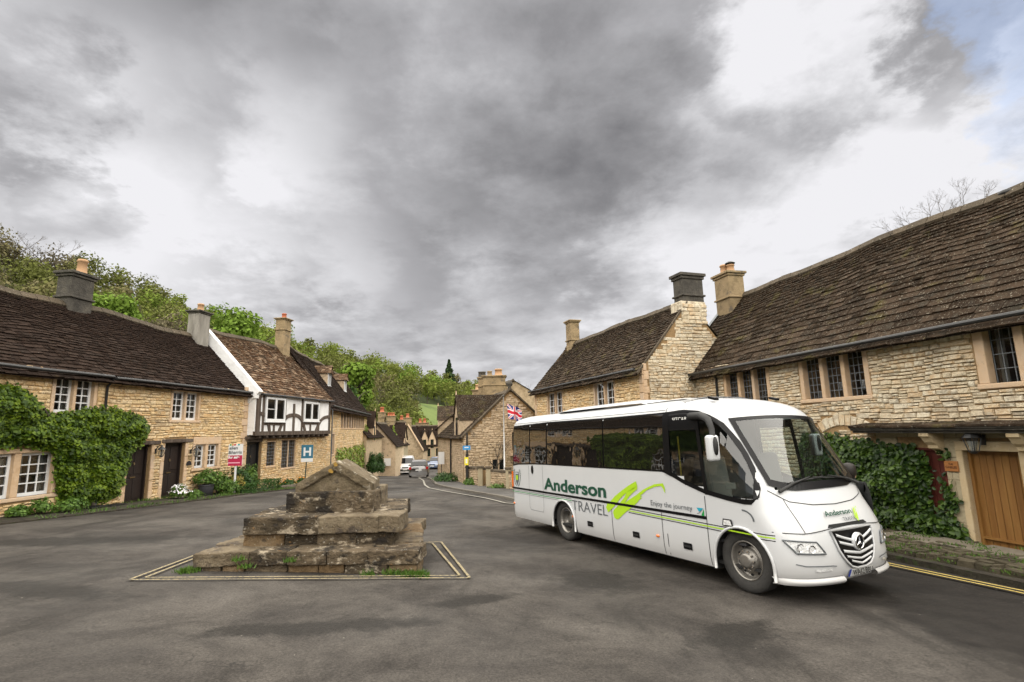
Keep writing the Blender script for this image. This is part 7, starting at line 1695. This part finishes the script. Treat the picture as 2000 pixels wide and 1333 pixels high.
zb_ = at(910, 875, y).z; MB().box((x-.02, y-.1, zb_), (.22, 0, 0), (0, .015, 0), (0, 0, .12)).build('blue_sign', plain('bright blue sign', (.03, .25, .55), .5), t); MB().box((x-.02, y-.12, zb_+.02), (.12, 0, 0), (0, .004, 0), (0, 0, .03)).build('sign_mark', MT['white'], t)
zb_ = at(910, 901, y).z; MB().box((x-.03, y-.1, zb_), (.11, 0, 0), (0, .015, 0), (0, 0, .22)).build('notice', plain('yellow notice', (.75, .65, .02), .6), t); MB().box((x-.03, y-.118, zb_), (.05, 0, 0), (0, .002, 0), (0, 0, .12)).build('print', MT['white'], t)
p = at(862, 895, 41); t = thing('white_sign', 'white upright sign board on the corner of the low wing', 'sign', p); MB().box(p, (.23, 0, 0), (0, .02, 0), (0, 0, .46)).build('board', MT['white'], t); MB().tube([(p.x, p.y+.04, p.z+.4), (p.x, p.y+.04, gz(p.x, p.y))], .03, 6).build('post', MT['blackmetal'], t)
# flag and pole
x, y = at(985, 900, 31).x, 31.; z = gz(x, y); ztop = at(985, 775, 31).z; zbt = z
t = thing('flagpole', 'slim white flagpole in front of the stone gable', 'flagpole', (x, y, z)); MB().tube([(x+.0, y, z), (x+.02, y, ztop)], [.045, .03], 8).build('pole', MT['white'], t, True); MB().lathe((x+.02, y, ztop), (0, 0, 1), [(.05, 0), (.07, .05), (0, .1)], 8).build('finial', MT['blackmetal'], t)
MT['union'] = None
ft = thing('union_flag', 'fluttering red, white and blue union flag on the white pole', 'flag', (x+.1, y, at(990, 790, 31).z)); FB = base(ft)
hoist = [at(990, 789, 31), at(993, 818, 31)]; RD, WHt, BL = plain('flag red', (.55, .01, .03), .8), plain('flag white', (.75, .75, .78), .8), plain('flag blue', (.01, .015, .16), .8)
fl = MB(); mats_ = []
nu_, nv_ = 48, 28
def fpos(u, v):
    hs = hoist[0]*(1-v)+hoist[1]*v; dr = .28*u*u; k = 1-.45*max(0, u-.35)
    return hs+Vector((.86*u*(1-.08*v), .18*sin(u*9+v*2)*u, -.26*u-dr*(1-v)*.75+.10*u*v+(.06*sin(u*11+v*3))*u)) - Vector((0, 0, (v-.5)*(1-k)*.6))
for i in range(nu_):
    for j in range(nv_):
        u, v = (i+.5)/nu_*2-1, (j+.5)/nv_*2-1; fl.quad(fpos(i/nu_, j/nv_), fpos((i+1)/nu_, j/nv_), fpos((i+1)/nu_, (j+1)/nv_), fpos(i/nu_, (j+1)/nv_))
        if abs(v) < .2 or abs(u) < .1: c = 0
        elif abs(v) < .34 or abs(u) < .17: c = 1
        else:
            d = abs(abs(u)-abs(v)); c = 0 if d < .07 else (1 if d < .2 else 2)
        mats_.append(c)
o = fl.build('cloth', RD, ft); o.data.materials.append(WHt); o.data.materials.append(BL); o.data.polygons.foreach_set('material_index', mats_)

# ------------------------------------------------------------------ cars in the lane
def car(name, label, cat, pos, yaw, L, Wd, H, col, kind, face):
    """local x forward; a shell lofted from side profile stations"""
    M4 = Matrix.Translation(pos) @ Matrix.Rotation(yaw, 4, 'Z'); t = thing(name, label, cat, mtx=M4)
    van = kind == 'van'; belt = .52*H if not van else .55*H; zb = .20
    # stations: x, roof/bonnet height, shoulder height
    if van: P_ = [(0, .45), (.02, .62), (.06, .72), (.22, .80), (.33, 1.0*.60), (.36, .66)]; prof = [(0., .30), (.015, .44), (.05, .50), (.20, .56), (.30, .84), (.36, .95), (.45, .985), (.8, 1.), (.97, .97), (1., .80)]
    elif kind == 'hatch': prof = [(0., .30), (.015, .42), (.06, .50), (.26, .60), (.30, .66), (.43, .93), (.55, .995), (.75, .985), (.90, .90), (.975, .66), (1., .55)]
    else: prof = [(0., .30), (.015, .42), (.06, .50), (.27, .60), (.30, .64), (.42, .92), (.55, .995), (.70, .97), (.84, .72), (.97, .66), (1., .45)]
    X = lambda f: L/2-f*L
    body = MB(); ns = 44; st = []
    for i in range(ns+1):
        f = i/ns; top_ = interp(prof, f)*H; sh = min(top_, belt+.03*H); e = min(f, 1-f); wd = Wd/2*(1-.22*max(0, 1-e/.09)**2)
        tw = wd*(.72+.28*max(0, (belt+.02*H-top_+.12*H)/(.14*H)) if top_ > sh+.001 else .98); tw = min(wd*.98, max(tw, wd*.74)); cab = top_ > belt+.05*H
        arch = 0
        for wc in (.19, .80): d = abs(f-wc)*L; arch = max(arch, (max(0, .34**2-d*d)**.5)+.28 if d < .34 else 0)
        zl = max(zb, arch); st.append([(X(f), 0, zb), (X(f), wd*.9, zb), (X(f), wd, max(zl, zb)), (X(f), wd, max(zl, .45*H*.9)), (X(f), wd*.985, sh-.02), (X(f), wd*.95 if not cab else wd*.93, sh), (X(f), tw if cab else wd*.85, top_-.045*H if cab else top_-.005), (X(f), tw*.86 if cab else wd*.5, top_-.008), (X(f), 0, top_)])
    K = len(st[0])
    for s in (1, -1):
        n0 = len(body.v)
        for r_ in st: body.v += [(a, b*s, c) for a, b, c in r_]
        for i in range(ns):
            for k in range(1, K-1):
                q = (n0+i*K+k, n0+(i+1)*K+k, n0+(i+1)*K+k+1, n0+i*K+k+1); body.f.append(q if s > 0 else q[::-1])
        for e_ in (0, ns): body.f.append(tuple(n0+e_*K+k for k in range(K)))
    pm = plain(name+' paint', col, .28, .5, .3 if kind != 'van' else 0, .7); bo = body.build('body', pm, t, True)
    gl = MT['pane0']
    def side_y(f, z): # cabin side
        top_ = interp(prof, f)*H; t_ = (z-belt-.03*H)/max(.05, top_-.045*H-belt-.03*H); wd = Wd/2; return wd*.93+(wd*.74-wd*.93)*min(1, max(0, t_))
    for s in (1, -1):
        for (fa, fb) in (((.33, .47), (.49, .66), (.67, .86)) if kind == 'hatch' else ((.33, .47), (.49, .68)) if kind != 'van' else ((.30, .44),)):
            m = MB()
            def g_(u, v): f = fa+(fb-fa)*u; tp = interp(prof, f)*H-.07*H; z = belt+.05*H+(max(.02, tp-belt-.05*H))*v; return (X(f), s*(side_y(f, z)+.012), z)
            m.grid(g_, 6, 2).build('side_window', gl, t)
        for f in (.19, .80):
            c = (X(f), s*(Wd/2-.2), .30); wt = bpy.data.objects.new('wheel', None); COL.objects.link(wt); wt.parent = t; BASE[wt.name] = Vector((0, 0, 0)); MB().lathe(c, (0, s, 0), [(.18, -.02), (.28, -.02), (.30, .02), (.30, .16), (.28, .19), (.19, .19)], 20).build('tyre', BP['tyre'], wt, True); MB().lathe(c, (0, s, 0), [(.19, .18), (.17, .14), (.05, .16), (0, .17)], 16).build('rim', BP['rim'], wt, True)
        MB().box((X(.33), s*(Wd/2+.08), belt+.10*H), (.06, 0, 0), (0, .09, 0), (0, 0, .07)).build('mirror', pm if kind != 'van' else BP['rub'], t)
    def across(f0, f1, w0, w1, off, mt, nm, n=6):
        m = MB()
        def g_(u, v): f = f0+(f1-f0)*v; z = interp(prof, f)*H; dx = interp(prof, f+.01)*H-interp(prof, f-.01)*H; nn_ = Vector((-(-dx), 0, .02*L)).normalized(); nn_ = Vector((dx, 0, .02*L)).normalized(); w_ = w0+(w1-w0)*v; p = Vector((X(f), (u*2-1)*w_, z-.02*abs(u*2-1)**3))+nn_*off; return p
        m.grid(g_, 10, n).build(nm, mt, t, True)
    if van: across(.215, .34, Wd*.44, Wd*.38, .03, gl, 'windscreen')
    else: across(.31, .42, Wd*.43, Wd*.36, .03, gl, 'windscreen')
    if kind == 'hatch': across(.895, .965, Wd*.34, Wd*.40, .05, gl, 'rear_window')
    elif kind == 'saloon': across(.72, .83, Wd*.34, Wd*.40, .04, gl, 'rear_window')
    fx, rx = X(0)+.02, X(1)-.02
    for s in (1, -1):
        MB().box((fx-.10, s*Wd*.38, .40*H), (.10, s*-.04, 0), (0, .14, 0), (0, 0, .06)).build('headlight', BP['lamp'], t); MB().box((rx+.06, s*Wd*.42, .56*H if kind != 'van' else .5*H), (.08, 0, 0), (0, .10, 0), (0, 0, .10 if kind == 'hatch' else .06)).build('tail_light', plain('red lens', (.45, .01, .01), .2), t)
    MB().box((fx-.02, 0, .25*H), (.05, 0, 0), (0, Wd*.40, 0), (0, 0, .10)).build('bumper', BP['rub'] if van else pm, t); MB().box((rx+.04, 0, .24*H), (.06, 0, 0), (0, Wd*.44, 0), (0, 0, .12)).build('bumper', pm, t)
    MB().box((fx+.035, 0, .28*H), (.005, 0, 0), (0, .26, 0), (0, 0, .055)).build('number_plate', BP['plate'], t); MB().box((rx-.03, 0, .45*H), (.005, 0, 0), (0, .26, 0), (0, 0, .055)).build('number_plate', BP['plate'] if kind == 'hatch' else plain('yellow plate', (.7, .55, .05), .5), t)
    MB().box((fx-.02, 0, .40*H), (.03, 0, 0), (0, Wd*.2, 0), (0, 0, .05)).build('grille', BP['rub'], t)
    if van:
        for f in (.42, .6): MB().box((X(f), 0, H+.04), (.03, 0, 0), (0, Wd*.38, 0), (0, 0, .03)).build('roof_bar', MT['white'], t)
    return t
def carpos(px, py):
    p = on_ground(px, py); return p
def place(px0, px1, py): a = on_ground((px0+px1)/2, py); return a
p = place(801, 838, 933); car('silver_hatchback', 'silver grey hatchback driving away behind the white van', 'car', p+Vector((-.3, 1.6, 0)), radians(98), 4.2, 1.72, 1.48, (.25, .245, .245), 'hatch', 'rear')
p = place(773, 812, 927); car('white_van', 'small white van coming up the lane towards the square', 'van', p+Vector((-.3, 2.1, 0)), radians(-84), 4.3, 1.78, 1.95, (.76, .76, .77), 'van', 'front')
p = place(836, 858, 917); car('blue_car', 'pale blue car furthest down the lane', 'car', p+Vector((.0, 2.1, 0)), radians(-95), 4.3, 1.72, 1.50, (.12, .16, .26), 'saloon', 'front')

# ------------------------------------------------------------------ hillside and wood
RID = [(-420, 330, 95), (-150, 395, 100), (0, 462, 110), (60, 478, 113), (130, 492, 116), (200, 520, 120), (290, 548, 128), (370, 575, 136), (450, 602, 146), (540, 632, 158), (620, 658, 172), (700, 682, 190), (780, 702, 210), (860, 719, 232), (915, 733, 250), (938, 760, 262), (975, 800, 275), (1040, 822, 290), (1120, 832, 320)]
FOOT = [(-420, 34), (0, 40), (300, 48), (560, 62), (700, 85), (760, 108), (850, 132), (940, 150), (1120, 200)]
TRH = 9.0
def hillpt(px, t, th=0.):
    """t 0 foot .. 1 ridge .. 1.35 beyond, px in survey units"""
    py = interp([(a, b) for a, b, c in RID], px); dr = interp([(a, c) for a, b, c in RID], px); df = interp(FOOT, px)
    hd = lambda d: Vector(((px-1000)/1020*d, d))
    rz_ = at(px, py, dr).z-TRH*(1 if px < 930 else .6); fz = -3.0 if px > 600 else -1.0
    if t <= 1: y = df+(dr-df)*t; z = fz+(rz_-fz)*(t**.9*.85+.15*t*t)
    else: y = dr+(t-1)*160; z = rz_-(t-1)*rz_*1.1
    p = hd(y); return Vector((p.x, p.y, z))
m = MB().grid(lambda u, v: (lambda p: p+Vector((0, 0, 1.2*mnoise.noise(p*.03))))(hillpt(-420+1540*u, 1.5*v)), 60, 26); o = m.build('hill', MT['hillfloor'], smooth=True); o['kind'] = 'structure'
m = MB().grid(lambda u, v: (lambda p: p+Vector((0, 0, 1.6)))(hillpt(815+62*u, .02+.5*v)), 14, 12); o = m.build('field', MT['meadow'], smooth=True); o['kind'] = 'structure'
def woodmat(name):
    m = bpy.data.materials.new(name); m.use_nodes = True; nt = m.node_tree; p = nt.nodes['Principled BSDF']; a = N(nt, 'ShaderNodeAttribute', attribute_name='tint'); geo = N(nt, 'ShaderNodeNewGeometry')
    c = ramp(nt, a.outputs['Fac'], [(0, (.06, .055, .04)), (.12, (.14, .12, .08)), (.22, (.16, .145, .065)), (.36, (.11, .12, .035)), (.5, (.135, .155, .035)), (.64, (.165, .205, .04)), (.76, (.12, .20, .028)), (.88, (.06, .11, .03)), (1, (.025, .045, .022))])
    r = ramp(nt, geo.outputs['Random Per Island'], [(0, (.6, .6, .6)), (1, (1.35, 1.35, 1.3))]); c = mixc(nt, 1., c, r, 'MULTIPLY'); nt.links.new(c, p.inputs['Base Color']); p.inputs['Roughness'].default_value = .8; p.inputs['Specular IOR Level'].default_value = .1
    o = nt.nodes['Material Output']; t = N(nt, 'ShaderNodeBsdfTranslucent'); nt.links.new(c, t.inputs[0]); mx = N(nt, 'ShaderNodeMixShader'); mx.inputs[0].default_value = .25; nt.links.new(p.outputs[0], mx.inputs[1]); nt.links.new(t.outputs[0], mx.inputs[2]); nt.links.new(mx.outputs[0], o.inputs[0]); return m
MT['wood'] = woodmat('mixed spring foliage')
def crown_pts(g, n, r, h):
    """leaf clump positions of one crown built from several boughs; returns offsets and outward normals"""
    nb = 15; bc = g.normal(0, 1, (nb, 3)); bc /= np.linalg.norm(bc, axis=1, keepdims=True); bc[:, 2] = bc[:, 2]*.9; bc = bc*np.array([r*.66, r*.66, h*.36])*g.uniform(.5, 1, (nb, 1))+np.array([0, 0, h*.55])
    k = g.integers(0, nb, n); d = g.normal(0, 1, (n, 3)); d /= np.linalg.norm(d, axis=1, keepdims=True); rr = r*g.uniform(.32, .55, nb)[k][:, None]; q = bc[k]+d*rr*g.uniform(.6, 1.08, (n, 1))*np.array([1, 1, .9]); return q, d
g = np.random.default_rng(21); VV = []; TT = []; trees_near = []
cands = []
for i in range(2600):
    px = g.uniform(-330, 1060); t = g.uniform(.0, 1.08)**.9; p = hillpt(px, t); cands.append((px, t, p))
kept = []
for px, t, p in cands:
    if any((p-q).length < 4.6+p.y*.006 for q in kept): continue
    if 808 < px < 880 and t < .56: continue
    if 905 < px and t < .3: continue
    kept.append(p); d = p.y; h = TRH*g.uniform(.75, 1.15); r = h*g.uniform(.40, .56)
    ty = mnoise.noise(p*.03)*.35+.42+g.normal(0, .14); ty = min(1, max(0, ty))
    if px < 110 and t > .6: ty = g.choice([.06, .12, .2, .4])
    n = int(min(1150, 95000/d)); size = .27+d*.0019
    q, D = crown_pts(g, n, r, h)
    if ty < .16: n2 = int(n*.55); q, D = q[:n2], D[:n2]; size *= .6
    VV.append(leaf_verts(q+np.array(p), D, size, g, False, .35, .9)); TT.append(np.full(len(q), ty)+g.normal(0, .015, len(q)))
VV = np.concatenate(VV); TT = np.concatenate(TT); print('wood quads', len(VV), 'trees', len(kept))
o = np_mesh('hillside_wood', VV, LEAF_F, MT['wood'], None, attr=np.clip(TT, 0, 1)); props(o, 'mixed spring woodland covering the hillside behind the village', 'woodland', kind='stuff')
m = MB()
for p in kept: m.tube([p-Vector((0, 0, 1)), p+Vector((0, 0, TRH*.55))], [.22, .12], 4, False)
o = m.build('wood_trunks', MT['bark']); props(o, 'dark trunks of the hillside woodland', 'woodland', kind='stuff')
def tree(name, label, p, h, r, tint, n, size, seed, bare=False, conifer=False, group=None, mt=None):
    g = np.random.default_rng(seed); global R5; R5 = random.Random(seed); t = thing(name, label, 'tree', p, group); P0 = Vector(p); m = MB()
    if conifer:
        m.tube([P0, P0+Vector((0, 0, h))], [.25, .03], 6).build('trunk', MT['bark'], t); k = int(n); z = g.uniform(.08, 1, k)**.9; rr = r*(1-z)*g.uniform(.2, 1, k)*(1+.25*np.sin(z*38)); a = g.uniform(0, 6.28, k); q = np.stack([rr*np.cos(a), rr*np.sin(a), z*h-rr*.25], 1)+np.array(P0); D = np.stack([np.cos(a), np.sin(a), np.full(k, .6)], 1)
        np_mesh('crown', leaf_verts(q, D, size, g), LEAF_F, MT['wood'], t, attr=np.full(k, tint), kind='stuff'); return t
    m.tube([P0-Vector((0, 0, .5)), P0+Vector((.1, 0, h*.3)), P0+Vector((-.1, .1, h*.55))], [h*.028, h*.02, h*.012], 8)
    for k in range(9):
        a = k*2.4; s = P0+Vector((0, 0, h*(.22+.035*k))); e = s+Vector((cos(a)*r*.6, sin(a)*r*.6, h*.28)); m.tube([s, (s+e)/2+Vector((0, 0, .05*h)), e], [h*.012, h*.008, h*.003], 5, False)
        if bare: twig(e, (e-s).normalized(), h*.10, h*.004, 4, m, None, .8)
    m.build('trunk', MT['bark'], t)
    if n:
        q, D = crown_pts(g, n, r, h); np_mesh('crown', leaf_verts(q+np.array(P0), D, size, g, False, .35, .9), LEAF_F, mt or MT['wood'], t, attr=np.full(len(q), tint), kind='stuff')
    return t
def hp(px, pytop, y, h): p = at(px, pytop, y); return (p.x, p.y, p.z-h)
tree('fir_tree', 'single dark fir standing above the hill skyline', hp(877, 704, 240, 14), 14, 5.2, .97, 1600, 1.1, 1, conifer=True)
tree('broadleaf_tree', 'bright green tree rising just behind the large dark chimney', hp(205, 560, 62, 12), 12, 5.0, .74, 5000, .42, 2)
tree('broadleaf_tree', 'bright green tree behind the roof between the first two chimneys', hp(245, 590, 70, 11), 11, 4.4, .66, 3800, .45, 3)
tree('broadleaf_tree', 'fresh green tree left of the red pot chimney', hp(450, 598, 75, 12), 12, 5.4, .74, 4200, .48, 4)
tree('broadleaf_tree', 'lime green tree right behind the timbered house chimney', hp(505, 622, 80, 11), 11, 4.6, .70, 3200, .5, 5)
tree('broadleaf_tree', 'yellow green tree behind the dormer roofs', hp(700, 692, 95, 13), 13, 4.2, .73, 2800, .6, 6)
tree('broadleaf_tree', 'dark evergreen tree behind the right dormer', hp(690, 735, 85, 11), 11, 3.4, .92, 2200, .55, 7)
tree('broadleaf_tree', 'grey brown budding tree above the second chimney', hp(330, 605, 72, 9), 9, 4.2, .14, 2600, .34, 8, bare=True)
tree('bare_tree', 'bare grey tree on the skyline at the far left', hp(25, 455, 100, 13), 13, 5, .08, 900, .4, 9, bare=True); tree('bare_tree', 'bare grey tree on the skyline left of the first chimney', hp(100, 470, 104, 13), 13, 5, .08, 900, .4, 10, bare=True)
tree('broadleaf_tree', 'olive green tree left of the large dark chimney', hp(95, 522, 80, 11), 11, 4, .34, 3000, .5, 11)
tree('poplar_tree', 'pale budding poplar between the flag house and the next roof', hp(1038, 748, 60, 10), 10, 2.6, .26, 1300, .32, 12, bare=True); tree('broadleaf_tree', 'bright green bush low behind the flag house gable', hp(1034, 790, 52, 7), 7, 2.2, .72, 1500, .35, 13)
tree('broadleaf_tree', 'dark evergreen behind the pole top', hp(976, 752, 70, 9), 9, 2.0, .95, 900, .45, 14)
# bare twigs behind the ridge of the big house
for k, (px, py, y, L) in enumerate(((1760, 452, 14.5, .55), (1790, 430, 14.4, .7), (1815, 415, 14.2, .8), (1845, 405, 14, .8), (1895, 385, 13.6, .8), (1925, 390, 13.3, .7))):
    pass
R5 = random.Random(12); t = thing('bare_tree', 'bare twigs of a tree showing above the ridge of the big house', 'tree', (14.5, 15, -1)); m = MB()
for (px, py, dx, L) in ((1770, 474, -.5, .42), (1800, 462, .0, .48), (1822, 445, .1, .50), (1850, 432, .1, .50), (1870, 425, .3, .38), (1893, 408, -.05, .45), (1915, 402, .3, .40)):
    b_ = at(px, py+25, 15.2); m.tube([b_-Vector((0, 0, 4)), b_], [.05, .022], 5, False); twig(b_, Vector((dx, .1, 1)).normalized(), L, .014, 5, m, None, .75)
m.tube([(14.5, 15.4, -1), (14.0, 15.3, 3), (13.4, 15.2, 5.5)], [.25, .18, .1], 8); m.build('trunk', MT['bark'], t)

# ------------------------------------------------------------------ passer-by on the far side of the coach
def person():
    r = ray(1659, 923); hd = CAM+r*((bO+bs*(BW+.5)-CAM).dot(bs)/r.dot(bs)); x, y = hd.x, hd.y; z = gz(x, y)+.02; hz = hd.z
    t = thing('person', 'dark haired person in a dark jacket standing beyond the front of the coach', 'person', (x, y, z)); H_ = max(1.5, min(1.8, hz+.1-z)); s = H_/1.7
    fw = Vector((.80, .60, 0)); sd_ = Vector((-.60, .80, 0))
    J = dict(pel=(0, .95, .0), sp=(0, 1.15, .0), ch=(0, 1.35, .01), nk=(0, 1.47, .0), hd=(0, 1.60, .02), tp=(0, 1.66, .015), ls=(.19, 1.40, 0), le=(.25, 1.12, -.02), lw=(.24, .88, .05), lh=(.24, .80, .07), rs=(-.19, 1.40, 0), re=(-.25, 1.12, -.02), rw=(-.22, .90, .08), rh=(-.21, .82, .11), lp=(.1, .9, 0), lk=(.11, .5, .02), la=(.11, .09, -.02), lf=(.12, .04, .14), rp=(-.1, .9, 0), rk=(-.11, .5, .02), ra=(-.11, .09, -.02), rf=(-.12, .04, .14))
    Rr = dict(pel=.14, sp=.125, ch=.15, nk=.055, hd=.10, tp=.085, ls=.07, le=.05, lw=.035, lh=.04, rs=.07, re=.05, rw=.035, rh=.04, lp=.09, lk=.062, la=.045, lf=.035, rp=.09, rk=.062, ra=.045, rf=.035)
    E_ = [('pel', 'sp'), ('sp', 'ch'), ('ch', 'nk'), ('nk', 'hd'), ('hd', 'tp'), ('ch', 'ls'), ('ls', 'le'), ('le', 'lw'), ('lw', 'lh'), ('ch', 'rs'), ('rs', 're'), ('re', 'rw'), ('rw', 'rh'), ('pel', 'lp'), ('lp', 'lk'), ('lk', 'la'), ('la', 'lf'), ('pel', 'rp'), ('rp', 'rk'), ('rk', 'ra'), ('ra', 'rf')]
    K = list(J); me = bpy.data.meshes.new('body'); me.from_pydata([tuple((sd_*J[k][0]+fw*J[k][2]+Vector((0, 0, J[k][1])))*s) for k in K], [(K.index(a), K.index(b)) for a, b in E_], [])
    o = link('body', me, mat('dark jacket cloth', [(.008, .009, .010), (.014, .015, .016)], .9, 8, bump=.1), t); sk = o.modifiers.new('skin', 'SKIN'); sk.use_smooth_shade = True
    for k, v in zip(K, me.skin_vertices[0].data): v.radius = (Rr[k]*s, Rr[k]*s)
    me.skin_vertices[0].data[0].use_root = True; o.modifiers.new('sub', 'SUBSURF').levels = 2; o.modifiers['sub'].render_levels = 2
    c = Vector((x, y, z+1.60*s)); sk_ = plain('skin', (.45, .27, .19), .6)
    f = MB().lathe(c+Vector((0, 0, -.13)), (0, 0, 1), [(0, 0), (.05, .01), (.078, .06), (.088, .12), (.086, .18), (.07, .23), (0, .26)], 18).build('face', sk_, t, True)
    for v in f.data.vertices: v.co += fw*.03
    MB().tube([c+fw*.115+Vector((0, 0, .02)), c+fw*.14+Vector((0, 0, -.02))], [.012, .018], 6).build('nose', sk_, t); 
    for q in (-1, 1): MB().lathe(c+fw*.112+sd_*q*.033+Vector((0, 0, .025)), fw, [(.011, 0), (.008, .006), (0, .008)], 8).build('eye', BP['rub'], t); MB().lathe(c+sd_*q*.088, sd_*q, [(.02, 0), (.012, .012), (0, .014)], 8).build('ear', sk_, t)
    MB().box(c+fw*.113+Vector((0, 0, -.055)), sd_*.025, fw*.004, (0, 0, .005)).build('mouth', plain('lips', (.3, .1, .09), .6), t)
    h = MB().lathe(c-fw*.022+Vector((0, 0, -.09)), (0, 0, 1), [(.07, 0), (.10, .05), (.112, .12), (.108, .19), (.08, .235), (0, .255)], 20).build('hair', plain('dark hair', (.012, .008, .006), .6), t, True)
person()
print('objects', len(bpy.data.objects))
